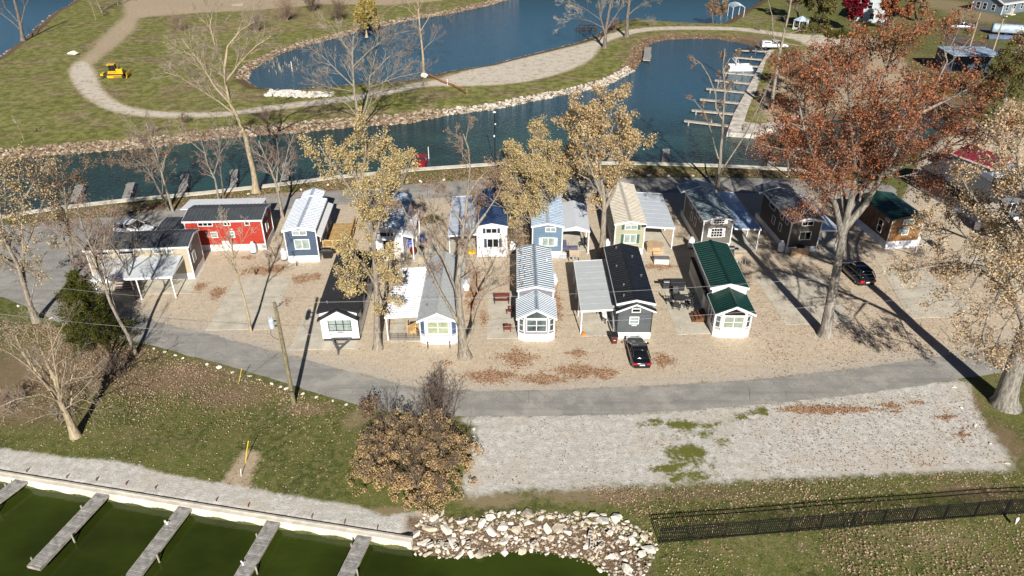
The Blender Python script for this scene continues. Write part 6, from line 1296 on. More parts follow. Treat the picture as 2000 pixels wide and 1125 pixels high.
# ------------------------------------------------------------ vehicles (front toward -Y local)
def ring(w,z0,z1,y,n=20,e=.45,tw=1.0):
    out=[]; zc=(z0+z1)/2;hz=(z1-z0)/2
    for k in range(n):
        t=6.28318*k/n; c=math.cos(t);s=math.sin(t); x=math.copysign(abs(c)**e,c)*w; z=math.copysign(abs(s)**e,s)*hz; f=1-(1-tw)*max(0,(z/hz if hz else 0)); out.append(V((x*f,y,zc+z)))
    return out
RUB=mat('tyre_rubber',(.015,.015,.015),.85); RIM=mat('alloy_rim',(.35,.36,.38),.3,.8,var=.05); TAIL=mat('tail_lamp',(.45,.01,.02),.25,var=.05); HEAD=mat('head_lamp',(.7,.72,.75),.15,var=.05); PLATE=mat('number_plate',(.75,.75,.75),.4,var=.03)
def vehicle(name,label,cat,loc,rz,L,W,Hh,paint,kind,cap=None):
    r=empty(name,loc,rz); tag(r,label,cat); w=W/2; y0=-L/2;y1=L/2
    belt=.92 if kind=='sedan' else 1.02 if kind=='suv' else 1.12
    S=[(y0,.45,.62,.72),(y0+.12,.30,.72,.88),(y0+.6,.22,.80 if kind=='sedan' else .9,.97),(y0+1.15,.2,belt-.04,1),(0,.2,belt,1.0),(y1-1.0,.2,belt+.04,1.0),(y1-.35,.24,belt+.05,.97),(y1-.08,.32,belt-.02,.90),(y1,.42,belt-.25,.82)]
    if kind=='truck': S=[(y0,.5,1.0,.86),(y0+.12,.35,1.08,.96),(y0+1.3,.32,1.18,1),(0,.32,1.2,1),(y1-.1,.34,1.2,1),(y1,.42,1.12,.97)]
    MB().loft([ring(w*k,a,b,y,20,.42,.93) for y,a,b,k in S]).build('body',paint,r,smooth=True)
    if kind=='sedan': cb=[(y0+1.25,belt-.1,belt+.02,.80),(y0+2.0,belt-.1,Hh-.06,.70),(y0+2.6,belt-.1,Hh,.68),(y0+3.3,belt-.1,Hh-.04,.67),(y1-.55,belt-.1,belt+.12,.72)]
    elif kind=='suv': cb=[(y0+1.2,belt-.1,belt+.02,.84),(y0+1.9,belt-.1,Hh-.08,.76),(y0+2.5,belt-.1,Hh,.74),(y1-.7,belt-.1,Hh-.03,.74),(y1-.12,belt-.1,belt+.15,.80)]
    else: cb=[(y0+1.45,1.05,1.2,.84),(y0+2.1,1.05,Hh-.06,.76),(y0+2.6,1.05,Hh,.75),(y0+3.7,1.05,Hh-.02,.75),(y0+4.0,1.05,1.25,.80)]
    g=MB().loft([ring(w*k/1.0*1.10,a,b,y,20,.5,.82) for y,a,b,k in cb]).build('window_glass',GLASSD,r,smooth=True)
    zr=Hh-.01; yy0=cb[1][0]+.1; yy1=cb[-2][0]+.05
    MB().loft([ring(w*.78,zr-.08,zr+.01,yy0,16,.5),ring(w*.84,zr-.10,zr+.045,(yy0+yy1)/2,16,.5),ring(w*.80,zr-.1,zr+.01,yy1,16,.5)]).build('roof_panel',paint,r,smooth=True)
    m=MB()
    for s in(-1,1):
        for (ya,za),(yb,zb_) in(((cb[0][0]+.05,belt+.03),(cb[1][0]+.05,Hh-.1)),((cb[-1][0]-.05,belt+.1),(cb[-2][0],Hh-.12)),(((cb[1][0]+cb[-2][0])/2,belt),((cb[1][0]+cb[-2][0])/2,Hh-.1))):
            m.bar((s*w*.93,ya,za),(s*w*.80,yb,zb_),.07,.06)
    m.build('pillar',paint,r)
    if kind=='truck':
        MB().box(-w+.14,w-.14,y0+4.15,y1-.12,1.19,1.215).build('bed_floor',BLACKT,r)
        if cap:
            MB().loft([ring(w*.95,1.1,1.75,y0+4.1,16,.35,.85),ring(w*.95,1.1,1.85,(y0+4.1+y1)/2,16,.35,.85),ring(w*.95,1.1,1.78,y1-.1,16,.35,.85)]).build('bed_cap',paint,r,smooth=True)
            for s in(-1,1): MB().box(s*w*.93-.03,s*w*.93+.03,y0+4.5,y1-.45,1.38,1.62).build('cap_window',GLASSD,r)
    for s in(-1,1):
        for y in(y0+.85,y1-.9):
            t=MB().lathe([(.20,-.11),(.33,-.11),(.35,-.05),(.35,.05),(.33,.11),(.20,.11)],(s*(w-.12),y,.35),18,'x').build('wheel',RUB,r)
            MB().lathe([(.02,-.115),(.21,-.10),(.21,.10),(.02,.115)],(s*(w-.115),y,.35),12,'x').build('rim',RIM,t)
        zt=.78 if kind!='truck' else .95
        MB().obox((s*w*.70,y1-.07,zt),(.22,0,0),(0,.08,0),(0,0,.07 if kind=='sedan' else .14)).build('tail_light',TAIL,r)
        MB().obox((s*w*.66,y0+.11,.66 if kind!='truck' else .82),(.2,0,0),(0,.08,0),(0,0,.07)).build('headlight',HEAD,r)
        MB().obox((s*(w+.10),y0+1.55,belt+.02),(.1,0,0),(0,.07,0),(0,0,.07)).build('mirror',paint,r)
    MB().box(-.24,.24,y1-.02,y1+.015,.60,.72).build('number_plate',PLATE,r)
    MB().box(-w*.8,w*.8,y1-.05,y1+.03,.34,.46).box(-w*.8,w*.8,y0-.02,y0+.06,.32,.44).build('bumper',BLACKT if kind!='truck' else RIM,r)
    return r
pk=mat('gloss_black_paint',(.008,.008,.010),.12,var=.1,coat=1); pw=mat('gloss_white_paint',(.74,.76,.80),.2,var=.03,coat=.6); ps=mat('silver_paint',(.40,.45,.52),.25,.5,var=.04,coat=.6); pb=mat('dark_blue_paint',(.03,.04,.09),.2,var=.05,coat=.6)
vehicle('parked_car','glossy black sedan parked behind the charcoal cottage, tail toward the lane','car',V((12.1,58.0,0)),rad(181),4.7,1.84,1.45,pk,'sedan')
vehicle('parked_car','black sport utility vehicle in the shade right of the oak trunk','car',G(1676,548)+V((0,.8,0)),rad(188),4.8,1.95,1.75,pk,'suv')
vehicle('parked_car','white wagon parked on the back lane above the beige cottage roof','car',G(263,455),rad(84),4.75,1.88,1.62,pw,'suv')
vehicle('pickup_truck','white pickup with covered bed backed toward the marina docks','truck',G(1511,94),rad(92),6.4,2.0,1.9,pw,'truck',cap=True)
tr_=empty('boat_trailer',G(1468,100),rad(92)); tag(tr_,'dark empty boat trailer hitched behind the white pickup','trailer'); m=MB(); m.bar((-.8,-2.3,.5),(-.8,2.2,.5),.1).bar((.8,-2.3,.5),(.8,2.2,.5),.1).bar((-.8,-2.3,.5),(0,-3.6,.5),.1).bar((.8,-2.3,.5),(0,-3.6,.5),.1).bar((-.8,0,.5),(.8,0,.5),.1).bar((-.8,2.2,.5),(.8,2.2,.5),.1).bar((-.8,-2.2,.5),(.8,-2.2,.5),.1).build('frame',BLACKT,tr_)
for s in(-1,1): MB().lathe([(.2,-.1),(.33,-.1),(.33,.1),(.2,.1)],(s*1.0,.6,.33),14,'x').build('wheel',RUB,tr_)
vehicle('pickup_truck','silver crew cab pickup on the driveway at top right','truck',G(1876,57),rad(78),6.0,2.0,1.9,ps,'truck')
# covered camper
r=empty('covered_camper',G(1965,68),rad(70)); tag(r,'camper under a pale blue-grey tarp at the top right','camper'); m=MB(); m.loft([ring(1.2,.5,2.6,y,16,.5,.85) for y in(-3.6,-3.2,0,3.2,3.6)]); m.build('tarp',mat('blue_grey_tarp',(.34,.42,.50),.5,var=.25,vs=1.5,bs=2,bst=.6),r,smooth=True)
for s in(-1,1): MB().lathe([(.2,-.1),(.35,-.1),(.35,.1),(.2,.1)],(s*1.0,.3,.35),12,'x').build('wheel',RUB,r)
MB().bar((0,-3.6,.6),(0,-4.8,.55),.1).build('tow_bar',BLACKT,r)
r=empty('covered_boat',G(1950,78),rad(80)); tag(r,'low boat under dark blue cover on the shaded drive at top right','boat'); MB().loft([[V((x*w_,y,z*h_)) for x,z in((-1,.5),(-.7,0),(.7,0),(1,.5),(.5,1),(0,1.25),(-.5,1))] for y,w_,h_ in((-3,.15,.9),(-2,.8,1.0),(0,1.1,1.0),(2.6,1.05,.95))]).build('cover',mat('blue_cover',(.10,.14,.22),.5,var=.3),r)
# beige camper right edge
r=empty('camper',G(1945,470),rad(-12)); tag(r,'beige camper with teal tinted windows showing through the leaves at the right edge','camper'); m=MB(); m.loft([ring(1.2,.6,2.8,y,16,.3) for y in(0,.4,5.6,6)]); m.build('body',mat('camper_beige',(.50,.46,.38),.5,var=.08),r,smooth=False)
for x in(-.45,.5): MB().box(x-.3,x+.3,-.03,.02,1.5,2.1).build('window',mat('teal_glass',(.08,.18,.16),.1),r)
for s in(-1,1): MB().lathe([(.2,-.1),(.33,-.1),(.33,.1),(.2,.1)],(s*1.05,3,.33),12,'x').build('wheel',RUB,r)
MB().box(-1.0,-.3,1.0,1.8,2.78,3.0).build('roof_unit',WHITE,r)
# ------------------------------------------------------------ bulldozer
YL=mat('machine_yellow',(.70,.40,.01),.4,var=.08); DK=mat('track_steel',(.03,.028,.026),.7,.3)
q=G(228,151); r=empty('bulldozer',q,rad(-75+90+15-90+90)); r.rotation_euler=(0,0,rad(100)); tag(r,'yellow tracked bulldozer with blade and rear ripper parked on the grass island','bulldozer')
# local: blade toward -Y
for s in(-1,1):
    prof=[(-1.5,.15),(-1.75,.45),(-1.6,.8),(1.5,.95),(1.75,.6),(1.5,.15),(1.2,.0),(-1.2,0)]
    m=MB(); m.extr(prof,s*1.0-.25,s*1.0+.25,'x'); t=m.build('track',DK,r)
    m=MB(); m.extr([(-1.45,.18),(-1.5,.55),(-1.35,.68),(1.4,.75),(1.5,.5),(1.35,.18)],s*1.26-.03,s*1.26+.04,'x'); m.build('track_cover',YL,t)
m=MB(); m.extr([(-1.55,.8),(-1.6,1.75),(-.35,1.85),(-.35,1.3),(1.1,1.3),(1.45,1.0),(1.45,.6),(-1.55,.6)],-.65,.65,'x'); m.build('hood',YL,r,bev=.04)
m=MB(); m.extr([(-.35,1.25),(-.35,1.5),(1.15,1.5),(1.2,1.2)],-.9,.9,'x'); m.build('fender',YL,r)
m=MB(); m.extr([(-.35,1.5),(-.15,2.7),(.85,2.7),(1.0,1.5)],-.62,.62,'x'); m.build('cab',GLASSD,r)
m=MB()
for s in(-1,1):
    for a1,a2 in(((-.35,1.5),(-.15,2.7)),((.3,1.5),(.3,2.7)),((1.0,1.5),(.85,2.7))): m.bar((s*.64,a1[0],a1[1]),(s*.62,a2[0],a2[1]),.08)
m.build('cab_frame',BLACKT,r)
m=MB(); m.box(-.8,.8,-.3,1.25,2.7,2.82); m.build('cab_roof',YL,r,bev=.03)
MB().cyl((.3,-1.0,1.8),(.3,-1.0,2.6),.07,10).cyl((-.3,-.9,1.8),(-.3,-.9,2.2),.12,10).build('exhaust',BLACKT,r)
m=MB(); m.extr([(-2.35,.05),(-2.55,.35),(-2.6,.7),(-2.5,1.05),(-2.4,1.15),(-2.42,1.0),(-2.5,.7),(-2.45,.4),(-2.25,.08)],-1.6,1.6,'x'); m.build('blade',YL,r)
m=MB()
for s in(-1,1): m.bar((s*1.35,-2.4,.4),(s*1.35,.2,.45),.15).bar((s*.4,-2.45,.9),(s*.4,-1.5,1.2),.1)
m.build('push_arm',DK,r)
m=MB(); m.box(-1.0,1.0,2.2,2.75,.7,1.05); m.build('ripper_beam',YL,r)
m=MB()
for x in(-.8,0,.8): m.bar((x,2.55,.9),(x,2.6,.05),.14,.1)
m.bar((-.5,1.4,.7),(-.5,2.3,.85),.16).bar((.5,1.4,.7),(.5,2.3,.85),.16).build('ripper_tooth',DK,r)
# ------------------------------------------------------------ boats
g=G(1444,137,WZ); r=empty('pontoon_boat',g,rad(92)); tag(r,'white pontoon boat with folded bimini frame moored between marina docks','boat')
for s in(-.85,0.0,.85): MB().lathe([(.02,-2.9),(.2,-2.6),(.28,-2.2),(.28,2.6),(.2,2.7)],(s,0,.15),12,'y').build('pontoon',mat('boat_white',(.62,.64,.66),.4,var=.08),r)
MB().box(-1.15,1.15,-2.7,2.7,.42,.50).build('deck',mat('boat_deck',(.55,.55,.54),.6,var=.1),r)
m=MB(); 
for x0,x1,y0,y1 in((-1.12,-1.07,-2.4,2.5),(1.07,1.12,-2.4,2.5),(-1.12,1.12,-2.42,-2.37),(-1.12,1.12,2.45,2.5)): m.box(x0,x1,y0,y1,.5,1.12)
m.build('fence_panel',MATS['boat_white'],r)
for x0,x1,y0,y1 in((-1.05,-.5,-2.3,-.4),(.5,1.05,-2.3,-.4),(-1.05,-.4,.8,2.3),(.45,1.05,1.2,2.4)): MB().box(x0,x1,y0,y1,.5,.9).box(x0 if x0<0 else x1-.15,x0+.15 if x0<0 else x1,y0,y1,.9,1.2).build('seat',mat('boat_seat',(.68,.67,.65),.6),r,bev=.04)
MB().box(.3,.9,.1,.7,.5,1.35).build('console',MATS['boat_seat'],r,bev=.05)
m=MB()
for yy,zz in((1.0,2.5),(1.6,2.3)): m.tube([V((-1.1,.4,1.1)),V((-1.05,yy,zz)),V((-.7,yy+.05,zz+.15)),V((.7,yy+.05,zz+.15)),V((1.05,yy,zz)),V((1.1,.4,1.1))],[.035]*6,6)
m.build('bimini_frame',wht,r); MB().box(-.25,.25,2.7,3.1,.1,1.1).build('outboard_motor',BLACKT,r,bev=.04)
g=G(822,322,WZ); r=empty('moored_boat',g,rad(8)); tag(r,'small red runabout tied at the canal seawall right of the golden maple','boat')
sec=lambda y,w,zk,zt:[V((-w,y,zt)),V((-w*.85,y,zk+.25)),V((0,y,zk)),V((w*.85,y,zk+.25)),V((w,y,zt))]
MB().loft([sec(-2.6,.08,.3,.95),sec(-1.8,.65,.05,.9),sec(-.4,1.0,-.15,.85),sec(2.4,1.0,-.15,.8)]).build('hull',mat('boat_red',(.42,.02,.03),.3,var=.1),r)
MB().loft([sec(-2.0,.35,.78,.97),sec(-.4,.85,.75,.93),sec(2.2,.85,.75,.86)]).build('cockpit',mat('boat_cover_red',(.25,.02,.03),.6),r)
MB().cyl((1.35,2.4,-.5),(1.35,2.4,2.0),.06,8).build('mooring_pole',wht,r); MB().box(-.9,.9,-.3,-.24,.9,1.25).build('windscreen',GLASSD,r)
g=G(1436,34,WZ); r=empty('boat_lift',g); tag(r,'white framed boat lift canopy on the lake by the marina lane','boat lift')
m=MB()
for x in(-1.6,1.6):
    for y in(-2.5,2.5): m.cyl((x,y,-1),(x,y,3.2),.07,6)
m.build('post',wht,r); m=MB()
for k in range(6):
    yy=-2.5+k; m.tube([V((-1.7,yy,3.0)),V((-1.2,yy,3.5)),V((0,yy,3.75)),V((1.2,yy,3.5)),V((1.7,yy,3.0))],[.05]*5,5)
for x,z in((-1.7,3),(0,3.75),(1.7,3)): m.bar((x,-2.5,z),(x,2.5,z),.06)
m.build('canopy_frame',mat('pale_frame',(.55,.62,.66),.4),r)
# gazebo
g=G(1562,58); r=empty('gazebo',g); tag(r,'small gazebo with pale blue hexagonal roof at the upper right','gazebo'); m=MB(); hx=[(2.1*math.cos(k*1.0472),2.1*math.sin(k*1.0472)) for k in range(6)]
m.add([(x,y,2.5) for x,y in hx]+[(0,0,3.5)]+[(x,y,2.4) for x,y in hx],[(k,(k+1)%6,6) for k in range(6)]+[(7+k,7+(k+1)%6,(k+1)%6,k) for k in range(6)]+[tuple(12-k for k in range(6))]); m.build('roof',mat('gazebo_blue',(.42,.52,.62),.5,var=.1),r)
for x,y in hx: MB().box(x*.9-.06,x*.9+.06,y*.9-.06,y*.9+.06,0,2.45).build('post',wht,r)
MB().prism([(x*.95,y*.95) for x,y in hx],0,.2).build('floor',CONCW,r)
# ------------------------------------------------------------ yard things
PT=mat('propane_white',(.76,.77,.78),.35,var=.03)
def tank(label,px,rz=0,up=True,s=1.0):
    p=G(*px); r=empty('propane_tank',p,rad(rz)); tag(r,label,'propane tank','white propane tanks beside the cottages')
    if up: MB().lathe([(.18,.08),(.36,.16),(.38,.3),(.38,1.05),(.33,1.22),(.18,1.32)],(0,0,0),16).build('tank',PT,r,smooth=True); MB().lathe([(.17,1.28),(.17,1.5),(.15,1.52),(.02,1.52)],(0,0,0),12).build('dome',PT,r); MB().cyl((0,0,0),(0,0,.1),.3,12).build('base',BLACKT,r)
    else:
        MB().lathe([(.12,-.95),(.32,-.85),(.4,-.65),(.4,.65),(.32,.85),(.12,.95)],(0,0,.6),16,'y').build('tank',PT,r,smooth=True); MB().lathe([(.16,.9),(.16,1.15),(.02,1.2)],(0,-.1,0),10).build('dome',PT,r)
        MB().box(-.25,.25,-.55,-.45,0,.3).box(-.25,.25,.45,.55,0,.3).build('saddle',CONCW,r)
tank('white upright propane tank in front of the red cottage right end',(496,494)); tank('white upright propane tank at the left corner of the navy cottage',(556,507)); tank('long white propane tank lying right of the grey shingle cottage',(912,563),0,False); tank('long white propane tank against the right wall of the centre cottage',(1082,552),0,False)
tank('white propane tank in the gravel left of the taupe cottage',(1349,484)); tank('white propane tank left of the umber cottage and plywood board',(1524,492)); tank('white propane tank beside the sage cottage left wall',(1185,489)); tank('white upright tank right of the white navy-roofed cottage',(1001,492)); tank('pale propane tank at the edge of the lodge deck under beige leaves',(1907,450))
BR=mat('bin_brown',(.11,.022,.016),.5,var=.1)
def bin_(label,px,rz=0,c=BR,lid=None):
    p=G(*px); r=empty('wheelie_bin',p,rad(rz)); tag(r,label,'bin'); MB().loft([[V((x*w_,y*d_,z)) for x,y in((-1,-1),(1,-1),(1,1),(-1,1))] for z,w_,d_ in((.08,.24,.27),(.95,.31,.36))]).build('body',c,r,bev=.02)
    MB().extr([(-.42,.95),(-.40,1.02),(.1,1.08),(.40,1.03),(.42,.95)],-.34,.34,'x').build('lid',lid or BLACKT,r)
    for s in(-1,1): MB().lathe([(.02,-.03),(.11,-.03),(.11,.03),(.02,.03)],(s*.27,.27,.11),10,'x').build('wheel',RUB,r)
    MB().box(-.1,.1,-.32,-.315,.5,.6).build('label_plate',PLATE,r) if True else 0
bin_('brown wheelie bin with black lid between the charcoal cottage and the black sedan',(1199,670)); bin_('dark brown wheelie bin against the plywood board of the umber cottage',(1562,497)); bin_('dark grey bin in the carport of the white cottage behind the grey shingle roof',(823,497),10,mat('bin_grey',(.08,.10,.10),.6))
# benches / chairs
RED=mat('oxblood_paint',(.14,.030,.022),.6,var=.15)
def bench(label,px,rz):
    p=G(*px); r=empty('bench',p,rad(rz)); tag(r,label,'bench'); MB().box(-.85,.85,-.25,.2,.42,.47).build('seat',RED,r); m=MB()
    for z in(.62,.80,.98): m.obox((0,.27+(z-.6)*.2,z),(.85,0,0),(0,.02,0),(0,0,.075))
    m.build('backrest',RED,r)
    for s in(-1,1): m=MB(); m.box(s*.75-.04,s*.75+.04,-.22,-.14,0,.66).box(s*.75-.04,s*.75+.04,.14,.22,0,.9).box(s*.75-.05,s*.75+.05,-.26,.25,.64,.69); m.build('leg',BLACKT,r)
bench('oxblood slatted garden bench on the pad left of the centre cottage',(980,592),0)
def adiron(label,px,rz,c=RED,name='garden_chair',pad=None):
    p=G(*px); r=empty(name,p,rad(rz)); tag(r,label,'chair'); MB().obox((0,0,.36),(.28,0,0),(0,.28,-.04),(0,.01,.025)).build('seat',pad or c,r); m=MB(); m.obox((0,.38,.72),(.28,0,0),(0,.02,0),(0,.12,.38)); m.build('backrest',pad or c,r)
    m=MB()
    for s in(-1,1): m.box(s*.33-.06,s*.33+.06,-.33,.33,.56,.60)
    m.build('armrest',c,r)
    for s in(-1,1):
        for y in(-.27,.27): MB().box(s*.33-.035,s*.33+.035,y-.035,y+.035,0,.56).build('leg',c,r)
adiron('oxblood lounge chair in the middle of the pad left of the centre cottage',(991,646),180); adiron('oxblood chair half under the left wall of the centre cottage',(997,612),250)
MET=mat('dark_mesh',(.035,.037,.04),.6,var=.2)
adiron('pale-cushioned black patio chair under the flat awning',(1184,629),30,MET,'patio_chair',mat('light_cushion',(.5,.5,.48),.8)); adiron('dark patio chair under the flat awning behind the cushioned chair',(1173,612),-20,MET,'patio_chair')
adiron('black folding chair on the pad by the yellow entry stair',(808,642),180,MET,'patio_chair'); adiron('low black chair beside the folding chair under the ribbed awning',(818,652),150,MET,'patio_chair')
adiron('blue striped folding chair right of the white cottage',(800,482),-60,mat('blue_sling',(.03,.05,.30),.6),'folding_chair',mat('blue_white_sling',(.12,.15,.45),.6,line=('X',.12,.4),lc=3.0)); adiron('dark blue camp chair on the pad of the white cottage',(827,476),20,mat('navy_sling',(.03,.035,.16),.7),'folding_chair')
# patio table set (E)
p=G(1327,592); r=empty('patio_table',p,rad(10)); tag(r,'round dark metal mesh patio table on the pad left of the green roofed cottage','table'); MB().lathe([(.7,.70),(.72,.72),(.7,.74)],(0,0,0),20).build('tabletop',MET,r)
for k in range(4): MB().bar((.15*math.cos(k*1.57),.15*math.sin(k*1.57),.7),(.55*math.cos(k*1.57+.78),.55*math.sin(k*1.57+.78),0),.04).build('leg',MET,r)
for i,(dx,dy,a) in enumerate(((-1.15,.1,90),(-.5,-1.1,155),(.75,-.95,215),(1.1,.4,270),(-.2,1.15,0))):
    o=adiron(['left','near left','near right','right','far'][i]+' dark metal chair around the round patio table',(1327,592),a,MET,'patio_chair'); 
for i,o in enumerate([x for x in C.objects if x.parent is None and x.get('label','').endswith('around the round patio table')]):
    dx,dy=((-1.15,.1),(-.5,-1.1),(.75,-.95),(1.1,.4),(-.2,1.15))[i]; o.location=(p.x+dx,p.y+dy,.03)
def grill(label,px,rz=0,cover=False):
    p=G(*px); r=empty('gas_grill',p,rad(rz)); tag(r,label,'grill')
    if cover: MB().loft([[V((x*w_,y*d_,z)) for x,y in((-1,-1),(1,-1),(1,1),(-1,1))] for z,w_,d_ in((.05,.5,.34),(.8,.55,.36),(.85,.85,.38),(1.05,.8,.36),(1.25,.5,.22))]).build('cover',mat('grill_cover',(.010,.010,.011),.55,bs=3,bst=.8),r,bev=.03)
    else:
        MB().box(-.35,.35,-.28,.28,.1,.8).build('cabinet',MET,r); MB().lathe([(.3,-.36),(.3,.36)],(0,0,.85),16,'x').build('hood',BLACKT,r); MB().box(-.9,-.36,-.25,.25,.78,.83).box(.36,.9,-.25,.25,.78,.83).build('side_shelf',BLACKT,r); MB().bar((-.3,-.34,.95),(.3,-.34,.95),.035).build('handle',wht,r)
        for s in(-1,1): MB().lathe([(.02,-.02),(.09,-.02),(.09,.02),(.02,.02)],(s*.38,.2,.09),10,'x').build('wheel',RUB,r)
grill('black gas grill on the gravel between the charcoal and green roofed cottages',(1300,563)); grill('covered black barbecue in front of the timber deck of the navy cottage',(641,503),0,True); grill('black grill right of the taupe cottage corner',(1426,497))
p=G(1321,565); r=empty('storage_cabinet',p); tag(r,'dark covered storage bench in the shade behind the patio table','cabinet'); MB().box(-.8,.8,-.4,.4,0,1.1).build('cabinet',BLACKT,r,bev=.04); MB().box(-.84,.84,-.43,.43,1.1,1.16).build('lid',MET,r)
# wooden steps (E)
p=G(1366,622); r=empty('entry_steps',p,rad(-90)); tag(r,'brown timber entry steps at the left side of the green roofed cottage','steps'); WB=mat('stain_brown',(.13,.055,.025),.7,var=.2)
for k in range(4): MB().box(-.75,.75,-.9+.35*k,-.52+.35*k,.2*(k+1)-.05,.2*(k+1)).build('tread',WB,r)
m=MB()
for s in(-1,1): m.extr([(-.95,0),(.6,0),(.6,.75),(-.95,.12)],s*.72-.03,s*.72+.03,'x')
m.build('stringer',WB,r)
o=MB().lathe([(.12,0),(.2,.05),(.26,.34),(.28,.36),(.22,.36),(.2,.3)],(0,0,0),14).build('flower_pot',WHITE); o.location=G(1391,638); tag(o,'white flower pot beside the entry steps of the green roofed cottage','pot')
m=MB()
for k in range(7): t=k*.897; m.lathe([(.02,-.13),(.11,-.09),(.14,0),(.11,.09),(.02,.13)],(.09*math.cos(t),.09*math.sin(t),.17),10)
o=m.build('pumpkin',mat('pumpkin_orange',(.75,.22,.01),.5)); o.location=G(1140,655)+V((0,0,.03)); tag(o,'bright orange pumpkin at the foot of the awning post by the charcoal cottage','pumpkin')
MB().cyl((0,0,.28),(.02,0,.38),.025,6).build('stem',BK['tan'],o)
# meter / service boards
def board(label,px,rz=0,w=.9):
    p=G(*px); r=empty('service_board',p,rad(rz)); tag(r,label,'service board'); MB().box(-w/2,w/2,-.03,.03,.7,1.6).build('board',mat('board_ply',(.40,.32,.23),.8,var=.12,line=('Z',.15,.08),lc=.7),r)
    for s in(-1,1): MB().box(s*(w/2+.05)-.05,s*(w/2+.05)+.05,-.05,.05,0,1.7).build('post',BK['tan'],r)
    MB().box(-.3,-.05,-.16,-.03,.55,.95).box(.1,.3,-.14,-.03,.6,.9).build('meter_box',mat('ac_grey2',(.42,.43,.43),.4,.3),r)
board('timber service board with meter boxes on the gravel above the green metal roof',(1440,520)); board('timber service board behind the ribbed white awning',(829,526),0,1.3); board('timber service board right of the wood plank cottage',(1836,488),-20); board('small service board above the flat white awning',(1122,512),0,1.1)
# hot tub, box, sofa
p=G(1278,490); r=empty('hot_tub',p); tag(r,'octagonal timber hot tub under the white awning right of the sage cottage','hot tub'); oc=[(1.05*math.cos(k*.785+.39),1.05*math.sin(k*.785+.39)) for k in range(8)]; CW=mat('cedar_pale',(.52,.36,.21),.7,line=('X',.14,.12),lc=.6)
MB().prism(oc,.03,.85).build('tub',CW,r); MB().prism([(x*1.04,y*1.04) for x,y in oc],.85,.95).build('cover',mat('tan_cover',(.48,.35,.22),.8),r); MB().box(-.4,.4,-1.6,-1.05,0,.3).box(-.4,.4,-1.33,-1.05,.3,.55).build('step',CW,r)
p=G(1291,514); r=empty('deck_box',p,rad(-3)); tag(r,'white storage box with grey lid at the foot of the white awning','storage box'); MB().box(-.85,.85,-.35,.35,0,.7).build('box',mat('resin_white',(.60,.60,.58),.6,line=('X',.12,.1),lc=.75),r); MB().box(-.9,.9,-.4,.4,.7,.78).build('lid',mat('resin_grey',(.16,.15,.15),.7),r)
p=G(1112,489); r=empty('outdoor_sofa',p); tag(r,'blue-grey wicker sectional sofa under the pale awning of the slate blue cottage','sofa'); WK=mat('wicker_grey',(.09,.095,.11),.8,line=('X',.08,.2),lc=.6); CU=mat('violet_cushion',(.12,.11,.20),.8)
MB().box(-.9,1.0,-.35,.35,.03,.4).box(-.9,-.3,.35,1.8,.03,.4).build('base',WK,r); MB().box(-.88,-.02,-.33,.33,.4,.52).box(.02,.98,-.33,.33,.4,.52).box(-.88,-.32,.37,1.78,.4,.52).build('cushion',CU,r,bev=.03); MB().box(-1.05,-.9,-.35,1.8,.03,.85).build('backrest',CU,r)
adiron('black reclining chair under the awning of the slate blue cottage',(1139,482),-30,MET,'patio_chair')
p=G(1099,503); r=empty('cooler',p); tag(r,'grey and white cooler chest at the corner of the slate blue cottage','cooler'); MB().box(-.4,.4,-.25,.25,0,.5).build('body',mat('cooler_grey',(.35,.38,.42),.5),r,bev=.03); MB().box(-.42,.42,-.27,.27,.5,.6).build('lid',WHITE,r,bev=.03)
p=G(922,496); r=empty('toy_cart',p); tag(r,'bright yellow toy cart in the carport of the navy-roofed white cottage','toy'); MB().loft([[V((x*w_,y*w_*.7,z)) for x,y in((-1,-1),(1,-1),(1,1),(-1,1))] for z,w_ in((.12,.4),(.5,.52))]).build('body',mat('toy_yellow',(.85,.50,.01),.4),r,bev=.03)
for s in(-1,1):
    for y in(-.2,.2): MB().lathe([(.02,-.03),(.1,-.03),(.1,.03),(.02,.03)],(s*.42,y,.1),10,'x').build('wheel',RUB,r)
p=G(808,497); r=empty('rain_barrel',p); tag(r,'glossy dark red lidded urn grill at the front right of the white cottage','urn grill'); MB().lathe([(.2,0),(.3,.1),(.42,.4),(.45,.65),(.36,.9),(.2,1.02),(.08,1.05)],(0,0,0),16).build('body',mat('glazed_red',(.12,.02,.015),.2),r,smooth=True); MB().cyl((0,0,1.04),(0,0,1.12),.06,8).build('knob',BLACKT,r)
p=G(790,664); r=empty('wire_fence',G(762,664)); tag(r,'low grey mesh pet fence across the front of the ribbed awning pad','fence'); m=MB()
for k in range(5):
    x=3.15*k/4; m.box(x-.02,x+.02,-.02,.02,0,.75)
m.build('post',mat('mesh_grey',(.12,.12,.12),.6,.3),r); m=MB()
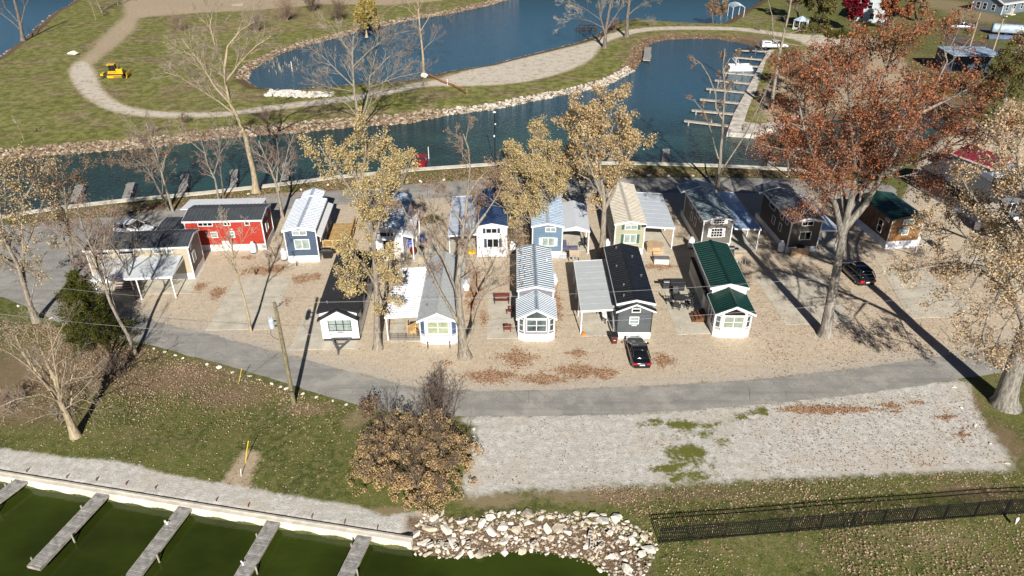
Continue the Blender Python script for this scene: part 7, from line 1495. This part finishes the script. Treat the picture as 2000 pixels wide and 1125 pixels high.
for k in range(45): m.box(.07*k,.07*k+.012,-.006,.006,.02,.72)
for k in range(4): m.box(0,3.15,-.01,.01,.05+.2*k,.07+.2*k)
m.build('mesh',MATS['mesh_grey'],r)
# orange netting on the spit and small posts
m=MB(); pts=[G(x,y) for x,y in((838,149),(862,162),(880,168),(897,176),(912,186))]
for u,w in zip(pts,pts[1:]): m.bar(u+V((0,0,.5)),w+V((0,0,.42)),.03,.38)
o=m.build('safety_netting',mat('orange_net',(.34,.15,.06),.7,var=.3,vs=3)); tag(o,'sagging orange safety netting across the gravel spit path','safety netting')
for i,(x,y) in enumerate(((874,166),(912,186))): o=MB().cyl((0,0,0),(0,0,1.3),.06,8).build('netting_post',wht if not i else BK['tan']); o.location=G(x,y); tag(o,('white' if not i else 'tan')+' post holding the orange netting','post')
for i,(x,y,lb) in enumerate(((1022,488,'dark post in the golden leaves'),)): pass
# picnic table on the field
p=G(463,12); r=empty('log_pile',p,rad(20)); tag(r,'pale stacked logs on the dirt field at top left','logs')
for k in range(6): MB().cyl((-1.6,.0,.2),(1.6,.2*(k%3),.2),.16,8).build('log',BK['twigw'],r).location=(R.uniform(-.4,.4),-.6+.3*k,.0+.2*(k%2))
# small vertical sewer pipes, hookups
for i,(x,y,lb) in enumerate(((580,520,'short grey hookup post in front of the navy cottage'),(500,537,'black hookup post on the gravel above the long pad'),(926,548,'short white vent pipe right of the grey shingle cottage'),(1455,517,'short white pipe right of the service board by the green roof'),(1788,494,'small white pipe at the corner of the wood plank cottage'),(836,681,'thin black stake in front of the grey shingle cottage left'),(879,680,'thin black stake in front of the grey shingle cottage right'),(640,655,'curved grey water hookup beside the white trailer cottage'))):
    c_=(BLACKT if 'black' in lb or 'grey' in lb else wht); m=MB(); m.cyl((0,0,0),(0,0,.7),.05,8).lathe([(.07,.66),(.09,.7),(.07,.76)],(0,0,0),8); o=m.build('hookup_pipe',c_); o.location=G(x,y); tag(o,lb,'pipe')
for o in list(bpy.data.objects):
    if o.get('group')=='' : del o['group']
